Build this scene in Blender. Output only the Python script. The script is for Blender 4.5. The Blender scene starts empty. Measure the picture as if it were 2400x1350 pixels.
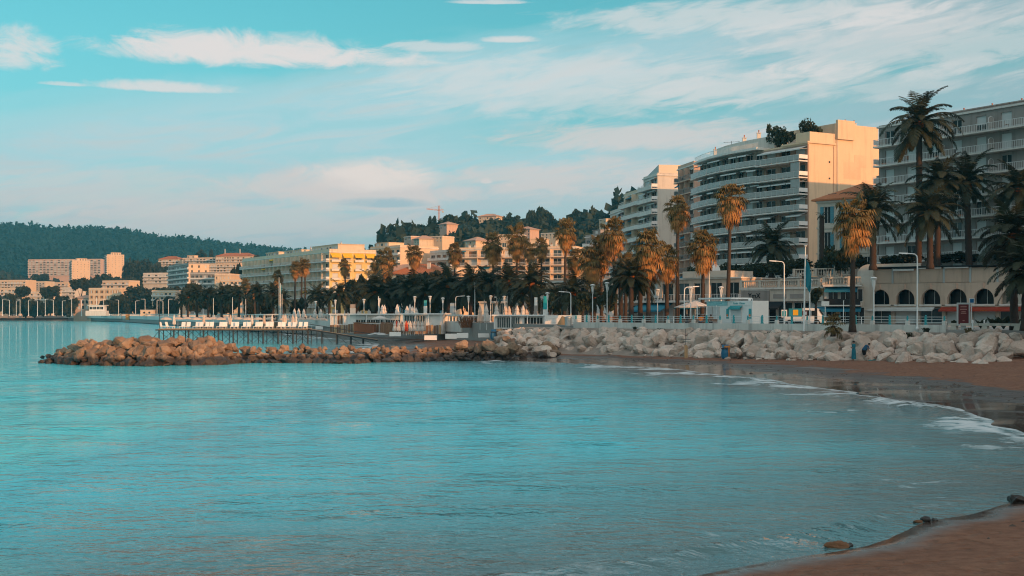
import bpy, bmesh, math, random
import numpy as np
from mathutils import Vector, Matrix, noise

R = math.radians
rnd = random.Random(11)
sc = bpy.context.scene
COL = sc.collection

# ------------------------------------------------------------------ camera, sky, sun, exposure
# photograph: 2400 px wide, focal length 3000 px, eye 5 m above the sea, horizon at row 735, camera level
FPX, EYE, HOR = 3000.0, 5.0, 735.0
cam_d = bpy.data.cameras.new('camera')
cam_d.sensor_width = 36.0
cam_d.lens = 45.0
cam_d.shift_y = 0.025
cam_d.clip_start = 0.5
cam_d.clip_end = 20000
cam = bpy.data.objects.new('camera', cam_d)
cam.location = (0, 0, EYE)
cam.rotation_euler = (R(90), 0, 0)
COL.objects.link(cam)
sc.camera = cam

SUN_EL, SUN_AZ = 10.0, 139.5          # azimuth clockwise from +Y (the viewing direction)
SDIR = Vector((math.sin(R(SUN_AZ)) * math.cos(R(SUN_EL)), math.cos(R(SUN_AZ)) * math.cos(R(SUN_EL)), math.sin(R(SUN_EL))))
sun_d = bpy.data.lights.new('sun', 'SUN')
sun_d.energy = 3.9
sun_d.angle = R(0.6)
sun_d.color = (1.0, 0.44, 0.15)
sun = bpy.data.objects.new('sun', sun_d)
sun.rotation_euler = (-SDIR).to_track_quat('-Z', 'Y').to_euler()
sun.location = (60, -60, 60)
COL.objects.link(sun)

sc.view_settings.view_transform = 'Standard'
sc.view_settings.look = 'None'
sc.view_settings.exposure = 0.12
sc.view_settings.gamma = 1.0
sc.cycles.use_denoising = True
sc.cycles.filter_width = 1.1
sc.cycles.max_bounces = 5
sc.cycles.diffuse_bounces = 2
sc.cycles.glossy_bounces = 3
sc.cycles.transmission_bounces = 3
sc.cycles.transparent_max_bounces = 8
sc.cycles.volume_bounces = 0
sc.cycles.sample_clamp_indirect = 4.0
sc.cycles.caustics_reflective = False
sc.cycles.caustics_refractive = False

world = bpy.data.worlds.new('World')
sc.world = world
world.use_nodes = True
NT = world.node_tree
NT.nodes.clear()

class NG:
    """short-hand for wiring shader nodes"""
    def __init__(s, nt): s.nt = nt
    def n(s, t, **kw):
        nd = s.nt.nodes.new(t)
        for k, v in kw.items(): setattr(nd, k, v)
        return nd
    def put(s, sock, v):
        if hasattr(v, 'links'): s.nt.links.new(v, sock)
        elif isinstance(v, (tuple, list)) and len(v) == 3 and len(sock.default_value) == 4: sock.default_value = (*v, 1)
        else: sock.default_value = v
    def m(s, op, a, b=0.0, c=0.0, clamp=False):
        nd = s.n('ShaderNodeMath', operation=op); nd.use_clamp = clamp
        for i, v in enumerate((a, b, c)): s.put(nd.inputs[i], v)
        return nd.outputs[0]
    def vm(s, op, a, b=(0, 0, 0)):
        nd = s.n('ShaderNodeVectorMath', operation=op)
        s.put(nd.inputs[0], a); s.put(nd.inputs[1], b)
        return nd.outputs[0]
    def xyz(s, a, b, c):
        nd = s.n('ShaderNodeCombineXYZ')
        for i, v in enumerate((a, b, c)): s.put(nd.inputs[i], v)
        return nd.outputs[0]
    def sep(s, v):
        nd = s.n('ShaderNodeSeparateXYZ'); s.put(nd.inputs[0], v)
        return nd.outputs
    def mix(s, f, a, b, blend='MIX'):
        nd = s.n('ShaderNodeMix', data_type='RGBA', blend_type=blend)
        s.put(nd.inputs[0], f); s.put(nd.inputs[6], a); s.put(nd.inputs[7], b)
        return nd.outputs[2]
    def noise(s, vec, scale, detail=4, rough=.55, dist=0.0):
        nd = s.n('ShaderNodeTexNoise'); s.put(nd.inputs['Vector'], vec)
        nd.inputs['Scale'].default_value = scale; nd.inputs['Detail'].default_value = detail
        nd.inputs['Roughness'].default_value = rough; nd.inputs['Distortion'].default_value = dist
        return nd.outputs['Fac']
    def ss(s, v, lo, hi, a=0.0, b=1.0):
        nd = s.n('ShaderNodeMapRange', interpolation_type='SMOOTHSTEP')
        s.put(nd.inputs['Value'], v)
        for k, q in (('From Min', lo), ('From Max', hi), ('To Min', a), ('To Max', b)): s.put(nd.inputs[k], q)
        return nd.outputs[0]

def build_sky():
    g = NG(NT)
    out = g.n('ShaderNodeOutputWorld'); bg = g.n('ShaderNodeBackground')
    bg.inputs['Strength'].default_value = 0.1
    NT.links.new(bg.outputs[0], out.inputs[0])
    sky = g.n('ShaderNodeTexSky', sky_type='NISHITA')
    sky.sun_disc = False
    sky.sun_elevation = R(SUN_EL); sky.sun_rotation = R(SUN_AZ)
    sky.altitude = 0; sky.air_density = 1.0; sky.dust_density = 1.2; sky.ozone_density = 2.0
    d = g.n('ShaderNodeTexCoord').outputs['Generated']
    x, y, z = g.sep(d)
    az = g.m('ARCTAN2', x, y)
    el = g.m('ARCSINE', z)
    # teal cast of the photograph's grade, stronger higher up
    up = g.ss(el, 0.0, 0.26)
    tint = g.mix(up, SKY_T0, SKY_T1)
    base = g.mix(1.0, sky.outputs[0], tint, 'MULTIPLY')
    # wide veils of high cloud
    tilt = g.m('SUBTRACT', el, g.m('MULTIPLY', az, 0.16))
    v1 = g.xyz(g.m('MULTIPLY', az, 2.2), g.m('MULTIPLY', tilt, 11.0), 3.1)
    n1 = g.noise(v1, 1.5, 5, .5, .6)
    v2 = g.xyz(g.m('MULTIPLY', az, 7.0), g.m('MULTIPLY', tilt, 42.0), 7.7)
    n2 = g.noise(v2, 1.3, 8, .62, 1.2)
    t = g.m('ADD', tilt, g.m('ADD', g.m('MULTIPLY', g.m('SUBTRACT', n1, .5), .085), g.m('MULTIPLY', g.m('SUBTRACT', n2, .5), .05)))
    cover = g.ss(t, .232, .178)                                   # pale below, open teal sky above
    band = g.m('DIVIDE', g.m('SUBTRACT', t, .134), .020)             # an open lane running through the veil on the right
    lane = g.m('MULTIPLY', g.m('EXPONENT', g.m('MULTIPLY', g.m('MULTIPLY', band, band), -1.0)), g.ss(az, -.12, .06, 0.0, .85))
    cover = g.m('MULTIPLY', cover, g.m('SUBTRACT', 1.0, lane))
    high = g.m('MULTIPLY', g.ss(el, .27, .50, 0.0, .8), g.ss(g.m('ADD', g.m('MULTIPLY', n1, .7), g.m('MULTIPLY', n2, .3)), .34, .56, .45, 1.0))   # veils carried overhead out of view, added to neutralise the shade light
    cover = g.m('MAXIMUM', g.m('MULTIPLY', cover, g.ss(n2, .25, .6, .62, 1.0)), high)
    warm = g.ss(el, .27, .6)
    vc = g.mix(g.ss(az, -.02, .4), VEIL_L, VEIL_R)
    vc = g.mix(g.ss(el, .10, .0), vc, VEIL_LOW)
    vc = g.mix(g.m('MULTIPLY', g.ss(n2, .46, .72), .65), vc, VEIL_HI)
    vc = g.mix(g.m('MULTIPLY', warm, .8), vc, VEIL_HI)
    c = g.mix(g.m('MULTIPLY', cover, .9), base, vc)
    # pink bank low over the hills
    low = g.m('MULTIPLY', g.ss(el, .15, .055), g.ss(g.m('ADD', n1, g.m('MULTIPLY', n2, .6)), .62, .95))
    c = g.mix(g.m('MULTIPLY', low, .75), c, PINK)
    # cumulus and streaks, each an ellipse (azimuth, elevation, half width, half height) broken up by noise
    v3 = g.xyz(g.m('MULTIPLY', az, 16.0), g.m('MULTIPLY', el, 34.0), 1.7)
    n3 = g.noise(v3, 1.5, 9, .68, .7)
    v4 = g.xyz(g.m('MULTIPLY', az, 24.0), g.m('MULTIPLY', tilt, 110.0), 4.4)
    n4 = g.noise(v4, 1.0, 6, .6, .6)
    def blob(px, py, rx, ry, col, c, amt=1.0, nz=n3, k=1.5, flat=True):
        a0 = math.atan((px - 1200) / FPX); e0 = math.atan((HOR - py) / math.hypot(FPX, px - 1200))
        da = g.m('DIVIDE', g.m('SUBTRACT', az, a0), rx / FPX)
        de = g.m('DIVIDE', g.m('SUBTRACT', el, e0), ry / FPX)
        if flat:                                # flatter underside
            de = g.m('MULTIPLY', de, g.ss(de, -.35, .35, 2.0, 1.0))
        r2 = g.m('ADD', g.m('MULTIPLY', da, da), g.m('MULTIPLY', de, de))
        v = g.m('ADD', g.m('SUBTRACT', 1.0, r2), g.m('MULTIPLY', g.m('SUBTRACT', nz, .5), k * 2.2))
        return g.mix(g.m('MULTIPLY', g.ss(v, .0, 1.0), amt), c, col)
    W_, G_, P_ = CLW, CLG, CLP
    for b in [
        (580, 130, 400, 62, W_, .95, n3, 1.1), (440, 112, 190, 58, W_, .85, n3, 1.1), (800, 140, 300, 34, W_, .8, n3, 1.1),
        (390, 207, 220, 20, W_, .8, n3, 1.2), (150, 198, 70, 8, W_, .6, n3, 1.2), (30, 130, 110, 75, W_, .8, n3, 1.3),
        (850, 455, 290, 88, P_, 1.0, n3, .8), (880, 425, 190, 62, (8.6, 7.4, 6.8), 1.0, n3, .75), (660, 440, 220, 40, P_, .7, n3, 1.2), (1010, 460, 160, 34, P_, .7, n3, 1.2), (1140, 426, 17, 11, W_, .9, n3, .6),
        (1195, 434, 14, 6, W_, .7, n3, .6), (890, 478, 125, 20, G_, .85, n3, .9), (1200, 95, 85, 12, W_, .75, n3, 1.2),
        (1020, 108, 130, 15, W_, .6, n4, 1.4), (1420, 200, 620, 90, W_, .5, n4, 1.3), (1560, 318, 480, 40, P_, .75, n4, 1.2),
        (1330, 420, 380, 60, P_, .75, n4, 1.2), (1750, 40, 520, 50, W_, .6, n4, 1.3), (2150, 100, 460, 90, W_, .5, n4, 1.3),
        (1900, 200, 560, 50, W_, .4, n4, 1.4), (600, 520, 560, 60, P_, .55, n4, 1.2), (250, 450, 420, 60, P_, .5, n4, 1.2),
        (1150, 6, 110, 9, W_, .7, n3, 1.0)]:
        c = blob(b[0], b[1], b[2], b[3], b[4], c, b[5], b[6], b[7], b[6] is n3)
    # warm glow added round the low sun behind the camera, to lift the shade
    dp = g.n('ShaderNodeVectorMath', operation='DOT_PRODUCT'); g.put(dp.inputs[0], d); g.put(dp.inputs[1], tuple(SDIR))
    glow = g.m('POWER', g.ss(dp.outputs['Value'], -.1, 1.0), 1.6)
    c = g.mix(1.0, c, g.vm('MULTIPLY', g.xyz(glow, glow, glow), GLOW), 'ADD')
    c = g.mix(g.ss(el, -.02, .0), HORIZON, c)
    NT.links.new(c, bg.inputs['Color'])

HAZE = 1.3e-4
SKY_T0 = (1.05, 1.30, 1.45)
SKY_T1 = (0.72, 1.72, 1.45)
VEIL_L = (4.7, 6.6, 7.1)
VEIL_R = (4.0, 4.9, 5.3)
VEIL_LOW = (4.2, 5.3, 5.7)
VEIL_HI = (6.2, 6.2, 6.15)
PINK = (5.2, 5.6, 5.9)
CLW = (7.8, 7.2, 7.0)
CLG = (3.8, 5.2, 5.8)
CLP = (7.3, 6.4, 6.1)
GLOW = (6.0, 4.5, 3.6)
HORIZON = (3.2, 4.4, 4.8)
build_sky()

# ------------------------------------------------------------------ helpers
def gx(px, Y): return (px - 1200) / FPX * Y
def gz(py, Y): return EYE - (py - HOR) / FPX * Y
def G(px, Y): return Vector((gx(px, Y), Y))
def yat(py, z): return (EYE - z) * FPX / (py - HOR)        # distance of a point of height z seen in row py

MATS = {}
def mat(name, col, rough=.75, var=.12, scale=1.5, bump=0.0, bscale=8.0, spec=.3, metal=0.0, dirt=0.0, coat=0.0, col2=None, trans=0.0):
    if name in MATS: return MATS[name]
    m = bpy.data.materials.new(name); m.use_nodes = True
    nt = m.node_tree; g = NG(nt)
    b = nt.nodes['Principled BSDF']
    tc = g.n('ShaderNodeTexCoord').outputs['Object']
    oi = g.n('ShaderNodeObjectInfo').outputs['Random']
    vec = g.vm('ADD', tc, g.xyz(g.m('MULTIPLY', oi, 37.0), g.m('MULTIPLY', oi, 91.0), 0.0))
    n = g.noise(vec, scale, 5, .6)
    f = g.m('ADD', 1.0, g.m('MULTIPLY', g.m('SUBTRACT', n, .5), var * 4))
    f = g.m('MULTIPLY', f, g.m('ADD', 1.0 - var * .5, g.m('MULTIPLY', oi, var)))
    c = g.vm('MULTIPLY', col if col2 is None else g.mix(g.ss(n, .38, .62), col, col2), g.xyz(f, f, f))
    if dirt:
        p = g.n('ShaderNodeNewGeometry').outputs['Position']
        px_, py_, pz_ = g.sep(p)
        st = g.noise(g.xyz(g.m('MULTIPLY', px_, 1.3), g.m('MULTIPLY', py_, 1.3), g.m('MULTIPLY', pz_, .12)), 1.0, 5, .65)
        k = g.ss(st, .48, .72, 1.0, 1.0 - dirt)
        c = g.vm('MULTIPLY', c, g.xyz(k, g.m('MULTIPLY', k, .985), g.m('MULTIPLY', k, .96)))
    nt.links.new(c, b.inputs['Base Color'])
    b.inputs['Roughness'].default_value = rough
    b.inputs['Specular IOR Level'].default_value = spec
    b.inputs['Metallic'].default_value = metal
    if coat: b.inputs['Coat Weight'].default_value = coat
    if bump:
        bn = g.n('ShaderNodeBump'); bn.inputs['Strength'].default_value = bump; bn.inputs['Distance'].default_value = .05
        nt.links.new(g.noise(vec, bscale, 6, .65), bn.inputs['Height']); nt.links.new(bn.outputs[0], b.inputs['Normal'])
    if trans:
        t = g.n('ShaderNodeBsdfTranslucent'); nt.links.new(c, t.inputs[0])
        mx = g.n('ShaderNodeMixShader'); mx.inputs[0].default_value = trans
        o = nt.nodes['Material Output']
        nt.links.new(b.outputs[0], mx.inputs[1]); nt.links.new(t.outputs[0], mx.inputs[2]); nt.links.new(mx.outputs[0], o.inputs[0])
    MATS[name] = m
    return m

class MB:
    """collects faces, then makes one mesh"""
    def __init__(s): s.v = []; s.f = []; s.mi = []
    def add(s, vs, fs, m=0, M=None):
        o = len(s.v)
        s.v += [tuple(M @ Vector(p)) for p in vs] if M is not None else [tuple(p) for p in vs]
        s.f += [tuple(i + o for i in f) for f in fs]; s.mi += [m] * len(fs)
        return s
    def quad(s, a, b, c, d, m=0): return s.add([a, b, c, d], [(0, 1, 2, 3)], m)
    def box(s, x0, x1, y0, y1, z0, z1, m=0, M=None):
        vs = [(x0, y0, z0), (x1, y0, z0), (x1, y1, z0), (x0, y1, z0), (x0, y0, z1), (x1, y0, z1), (x1, y1, z1), (x0, y1, z1)]
        return s.add(vs, [(0, 3, 2, 1), (4, 5, 6, 7), (0, 1, 5, 4), (1, 2, 6, 5), (2, 3, 7, 6), (3, 0, 4, 7)], m, M)
    def bar(s, p, q, w, h=None, m=0):
        p = Vector(p); q = Vector(q); d = q - p
        if d.length < 1e-6: return s
        M = Matrix.Translation(p) @ d.to_track_quat('X', 'Z').to_matrix().to_4x4()
        h = w if h is None else h
        return s.box(0, d.length, -w / 2, w / 2, -h / 2, h / 2, m, M)
    def tube(s, pts, rads, n=8, m=0, cap=True):
        pts = [Vector(p) for p in pts]; o = len(s.v)
        for i, p in enumerate(pts):
            t = (pts[min(i + 1, len(pts) - 1)] - pts[max(i - 1, 0)]).normalized()
            a = t.cross(Vector((0, 1, 0)) if abs(t.y) < .9 else Vector((1, 0, 0))).normalized(); b = t.cross(a)
            for k in range(n):
                w = 2 * math.pi * k / n
                s.v.append(tuple(p + (a * math.cos(w) + b * math.sin(w)) * rads[i]))
        for i in range(len(pts) - 1):
            for k in range(n):
                s.f.append((o + i * n + k, o + i * n + (k + 1) % n, o + (i + 1) * n + (k + 1) % n, o + (i + 1) * n + k)); s.mi.append(m)
        if cap:
            s.f.append(tuple(o + k for k in range(n))[::-1]); s.mi.append(m)
            s.f.append(tuple(o + (len(pts) - 1) * n + k for k in range(n))); s.mi.append(m)
        return s
    def cyl(s, p, q, r, r2=None, n=8, m=0): return s.tube([p, q], [r, r if r2 is None else r2], n, m)
    def lathe(s, prof, n=12, m=0, c=(0, 0, 0), wob=0.0, rib=0):
        o = len(s.v)
        for r, z in prof:
            for k in range(n):
                w = 2 * math.pi * k / n
                rr = r * (1 + wob * (1 if (k % 2 == 0) else -1)) if rib == 0 else r * (1 + wob * math.cos(rib * w))
                s.v.append((c[0] + rr * math.cos(w), c[1] + rr * math.sin(w), c[2] + z))
        for i in range(len(prof) - 1):
            for k in range(n):
                s.f.append((o + i * n + k, o + i * n + (k + 1) % n, o + (i + 1) * n + (k + 1) % n, o + (i + 1) * n + k)); s.mi.append(m)
        s.f.append(tuple(o + k for k in range(n))[::-1]); s.mi.append(m)
        s.f.append(tuple(o + (len(prof) - 1) * n + k for k in range(n))); s.mi.append(m)
        return s
    def poly(s, pts, z0, z1, m=0):
        """a plan polygon (counter-clockwise) extruded"""
        n = len(pts)
        vs = [(p[0], p[1], z0) for p in pts] + [(p[0], p[1], z1) for p in pts]
        fs = [(i, (i + 1) % n, n + (i + 1) % n, n + i) for i in range(n)] + [tuple(range(n, 2 * n)), tuple(range(n))[::-1]]
        return s.add(vs, fs, m)
    def mesh(s, name, mats, smooth=False):
        me = bpy.data.meshes.new(name)
        me.from_pydata(s.v, [], s.f)
        for m_ in (mats if isinstance(mats, (list, tuple)) else [mats]): me.materials.append(m_)
        if any(s.mi): me.polygons.foreach_set('material_index', s.mi)
        if smooth: me.polygons.foreach_set('use_smooth', [True] * len(s.f))
        me.update()
        return me
    def build(s, name, mats, par=None, M=None, smooth=False): return put(name, s.mesh(name, mats, smooth), par, M)

def put(name, me, par=None, M=None):
    o = bpy.data.objects.new(name, me)
    if par is not None: o.parent = par
    if M is not None: o.matrix_local = M
    COL.objects.link(o)
    return o
def tag(o, label, cat, group=None):
    o['label'] = label; o['category'] = cat
    if group: o['group'] = group
    return o
def top(name, label, cat, loc=(0, 0, 0), rz=0.0, group=None):
    o = bpy.data.objects.new(name, None)
    o.empty_display_size = .3
    o.location = loc; o.rotation_euler = (0, 0, rz)
    COL.objects.link(o)
    return tag(o, label, cat, group)
def struct(o, kind='structure'):
    o['kind'] = kind
    return o
def T(x, y, z, rz=0.0, s=1.0): return Matrix.Translation((x, y, z)) @ Matrix.Rotation(rz, 4, 'Z') @ Matrix.Scale(s, 4)
def copy_tree(o):
    c = o.copy(); COL.objects.link(c)
    for ch in o.children:
        d = ch.copy(); COL.objects.link(d); d.parent = c
        for h in ch.children:
            e = h.copy(); COL.objects.link(e); e.parent = d
    return c
ORD = 'first second third fourth fifth sixth seventh eighth ninth tenth eleventh twelfth thirteenth fourteenth fifteenth sixteenth seventeenth eighteenth nineteenth twentieth'.split()
def nth(i):
    if i < 20: return ORD[i]
    return {20: 'twenty-', 30: 'thirty-', 40: 'forty-'}[i // 10 * 10] + ORD[i % 10] if i % 10 != 9 else {20: 'thirtieth', 30: 'fortieth', 40: 'fiftieth'}[i // 10 * 10]
def np_mesh(name, V, Fq, mats, attrs=None, smooth=False):
    me = bpy.data.meshes.new(name)
    V = np.asarray(V, np.float32); Fq = np.asarray(Fq, np.int32)
    k = Fq.shape[1]
    me.vertices.add(len(V)); me.vertices.foreach_set('co', V.ravel())
    me.loops.add(Fq.size); me.loops.foreach_set('vertex_index', Fq.ravel())
    me.polygons.add(len(Fq)); me.polygons.foreach_set('loop_start', np.arange(0, Fq.size, k, dtype=np.int32))
    if smooth: me.polygons.foreach_set('use_smooth', np.ones(len(Fq), bool))
    for m_ in (mats if isinstance(mats, (list, tuple)) else [mats]): me.materials.append(m_)
    for an, av in (attrs or {}).items():
        me.attributes.new(an, 'FLOAT', 'POINT').data.foreach_set('value', np.asarray(av, np.float32).ravel())
    me.update(calc_edges=True); me.validate()
    return me
def text(name, body, size, m, par, M, depth=.02):
    cu = bpy.data.curves.new(name, 'FONT'); cu.body = body; cu.size = size; cu.extrude = depth
    cu.align_x = 'CENTER'; cu.align_y = 'CENTER'
    t = bpy.data.objects.new('tmp', cu)
    me = bpy.data.meshes.new_from_object(t)
    bpy.data.objects.remove(t); bpy.data.curves.remove(cu)
    me.materials.clear(); me.materials.append(m)
    return put(name, me, par, M)
UPR = Matrix.Rotation(R(90), 4, 'X')      # text lying in xy -> standing, facing -y

# materials --------------------------------------------------------
WHITE = mat('white_render', (.64, .595, .545), .8, .06, .6, dirt=.22)
CREAM = mat('cream_render', (.68, .56, .43), .8, .06, .5, dirt=.2)
PEACH = mat('peach_render', (.72, .53, .37), .8, .05, .4, dirt=.16)
PINKW = mat('pink_render', (.62, .42, .33), .8, .06, .5, dirt=.22)
RECESS = mat('shaded_cream_render', (.34, .285, .245), .8, .06, .5, dirt=.25)  # shade of the balcony recesses is put into this darker wall colour
PEACH_SHADE = mat('shaded_peach_render', (.40, .265, .20), .8, .06, .5, dirt=.25)  # peach render with the shade of the balcony front put into its colour
YELLOW = mat('yellow_render', (.78, .57, .24), .8, .05, .5, dirt=.15)
GREYW = mat('grey_render', (.31, .28, .265), .8, .07, .6, dirt=.25)
BEIGE = mat('beige_render', (.56, .44, .36), .85, .06, .6, dirt=.25)
STONE = mat('pale_stone', (.56, .50, .44), .85, .08, 1.0, .3, 6, dirt=.3)
CONC = mat('concrete', (.62, .60, .57), .85, .1, .8, .2, 10, dirt=.35)
SLABW = mat('white_slab', (.70, .67, .64), .7, .06, .8, dirt=.2)
RAILW = mat('white_rail', (.74, .74, .73), .5, .05)
RAILG = mat('grey_rail', (.20, .23, .24), .5, .05)
PANELG = mat('balcony_glass_panel', (.33, .32, .305), .3, .08, .6, spec=.6)
GLASS = mat('window_glass', (.010, .013, .015), .15, .25, .4, spec=.25)
GLASSB = mat('window_glass_bright', (.05, .075, .082), .12, .25, .4, spec=.4)
BLIND = mat('roller_blind', (.58, .59, .58), .7, .06, .7)
SHUTB = mat('blue_shutter', (.08, .25, .32), .6, .1)
SHUTO = mat('ochre_shutter', (.40, .20, .08), .6, .1)
BROWNP = mat('brown_wood_panel', (.24, .12, .06), .6, .12)
FRAME = mat('white_frame', (.60, .60, .58), .5, .04)
AWNW = mat('white_awning', (.62, .63, .62), .8, .06, .6)
AWNY = mat('yellow_awning', (.85, .45, .03), .8, .05)
AWNB = mat('teal_awning', (.02, .17, .26), .8, .08)
AWND = mat('dark_awning', (.012, .018, .022), .85, .08)
AWNR = mat('red_awning', (.36, .05, .025), .8, .08)
TILE = mat('roof_tile', (.42, .15, .065), .85, .16, 2.5, .5, 5)
TILEP = mat('pale_roof_tile', (.48, .30, .22), .85, .14, 2.5, .5, 5)
ASPH = mat('asphalt', (.05, .05, .052), .9, .15, 2, .3, 30)
PAVE = mat('paving', (.30, .27, .25), .85, .12, 1.0, .2, 12)
METW = mat('white_metal', (.80, .80, .79), .4, .04, spec=.5)
METG = mat('galvanised', (.42, .45, .46), .4, .06, metal=.4)
METD = mat('dark_metal', (.05, .05, .055), .5, .1)
TEAL = mat('teal_paint', (.04, .33, .36), .5, .06, spec=.5)
WOOD = mat('weathered_wood', (.22, .12, .07), .8, .2, 3, .3, 20)
WOODL = mat('pale_wood', (.48, .30, .16), .7, .15, 3)
RUST = mat('rusty_steel', (.06, .04, .032), .8, .2, 3)
CLOTH = mat('white_canvas', (.62, .57, .53), .9, .05, 1.0)
CLOTHP = mat('cream_canvas', (.58, .45, .37), .9, .06, 1.0)
TARP = mat('grey_tarpaulin', (.48, .49, .48), .6, .1, 1.2, .4, 3)
PLASW = mat('white_plastic', (.80, .78, .75), .45, .04, spec=.5)
TURQ = mat('turquoise_plastic', (.02, .42, .45), .5, .05)
BLUEB = mat('blue_sack', (.02, .13, .24), .5, .15, 4, .4, 6)
ORANGE = mat('orange_cloth', (.85, .20, .02), .8, .06)
BARK = mat('palm_bark', (.065, .044, .033), .9, .2, 5, .8, 9)
BARKD = mat('date_palm_bark', (.055, .038, .030), .9, .2, 5, .9, 7)
FROND = mat('date_frond', (.034, .040, .020), .6, .25, 1.5, spec=.3, trans=.12)
FANG = mat('fan_leaf', (.15, .105, .036), .7, .25, 1.5, trans=.15)
FAND = mat('dead_fan_leaf', (.44, .215, .070), .8, .2, 2.0, trans=.1)
LEAF = mat('tree_leaf', (.034, .048, .028), .7, .3, .6, trans=.1)
LEAFP = mat('pine_leaf', (.028, .032, .016), .75, .3, .4, trans=.05)
LEAFB = mat('bush_leaf', (.026, .034, .015), .7, .3, 1.0, trans=.1)
LEAFH = mat('hazed_hill_leaf', (.008, .036, .038), .85, .35, .05)  # teal of the distance haze is put into the leaf colour
BLACK = mat('black_paint', (.012, .012, .013), .5, .05)
FRUIT = mat('palm_fruit_stem', (.30, .09, .02), .8, .2)
SKIN = mat('skin', (.36, .20, .14), .6, .06)
HAIR = mat('dark_hair', (.02, .014, .011), .6, .1)
world.cycles.sampling_method = 'MANUAL'
world.cycles.sample_map_resolution = 512

# ================================================================== SETTING: sea, beach, ground, hills
WL = [(-10, -20), (-9, 6), (-6, 15), (-2.7, 20), (.75, 22.5), (4.1, 24.8), (7.5, 28), (10.6, 31.4), (13.5, 33.4), (18, 36.5), (22.5, 41), (24.4, 46),
      (22.8, 50.5), (21.4, 53.5), (22.3, 60), (23.0, 69.8), (22.0, 83.3), (19.3, 96.8), (15, 112.8), (11.4, 122), (4.3, 130.4), (-.45, 136), (-.45, 139),
      (-18, 141), (-21, 150), (-19.5, 175), (-23, 222), (-31, 240), (-41, 272), (-60, 330), (-97, 454), (-205, 745), (-298, 925), (-420, 930), (-900, 930)]
def chaikin(p, n=2):
    for _ in range(n):
        q = [p[0]]
        for a, b in zip(p, p[1:]):
            q += [(a[0] * .75 + b[0] * .25, a[1] * .75 + b[1] * .25), (a[0] * .25 + b[0] * .75, a[1] * .25 + b[1] * .75)]
        p = q + [p[-1]]
    return p
WLS = np.array(chaikin(WL, 2))
LANDP = np.vstack([WLS, [(-900, 4000), (4000, 4000), (4000, -20)]])
def inside(P, poly):
    x, y = P[:, 0], P[:, 1]
    r = np.zeros(len(P), bool)
    a = poly; b = np.roll(poly, -1, 0)
    for (x1, y1), (x2, y2) in zip(a, b):
        if y1 == y2: continue
        c = ((y1 > y) != (y2 > y)) & (x < (x2 - x1) * (y - y1) / (y2 - y1) + x1)
        r ^= c
    return r
_rs = np.random.RandomState(5)
def vnoise(P, scale, seed=0):
    """smooth value noise on the plan, 0..1"""
    tab = np.random.RandomState(seed).rand(256, 256)
    q = P / scale + 1000.0
    i = np.floor(q).astype(int); f = q - i; f = f * f * (3 - 2 * f)
    g = lambda a, b: tab[(i[:, 0] + a) % 256, (i[:, 1] + b) % 256]
    return (g(0, 0) * (1 - f[:, 0]) + g(1, 0) * f[:, 0]) * (1 - f[:, 1]) + (g(0, 1) * (1 - f[:, 0]) + g(1, 1) * f[:, 0]) * f[:, 1]
def shore(P):
    """distance from the waterline in metres, positive on land"""
    d = np.full(len(P), 1e9)
    for a, b in zip(WLS, WLS[1:]):
        ab = b - a; t = np.clip(((P - a) @ ab) / (ab @ ab), 0, 1)
        q = a + t[:, None] * ab
        d = np.minimum(d, np.hypot(P[:, 0] - q[:, 0], P[:, 1] - q[:, 1]))
    s = np.where(inside(P, LANDP), d, -d)
    w = np.clip(1 - np.abs(s) / 14, 0, 1) * np.clip((170 - P[:, 1]) / 30, 0, 1)
    return s + w * ((vnoise(P, 7, 61) - .5) * 2.0 + (vnoise(P, 2.4, 62) - .5) * .9)
def beach_z(P, d):
    k = np.interp(P[:, 1], [0, 40, 60, 110, 140, 400], [.05, .045, .055, .068, .055, .05])
    z = np.where(d > 0, np.minimum(k * d, 1.5), np.maximum(.09 * d, -3.0))
    dry = np.clip((d - 4) / 4, 0, 1)
    z = z + dry * ((vnoise(P, 2.2, 1) - .5) * .06 + (vnoise(P, .9, 2) - .5) * .05)
    return z + np.clip(d, 0, 3) / 3 * (vnoise(P, 3.5, 6) - .5) * .05
def ground_z(x, y):
    P = np.array([[x, y]], float)
    return float(beach_z(P, shore(P))[0])
def grid_faces(nx, ny):
    i = np.arange(ny - 1)[:, None] * nx + np.arange(nx - 1)[None, :]
    i = i.ravel()
    return np.stack([i, i + 1, i + nx + 1, i + nx], 1)

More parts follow.
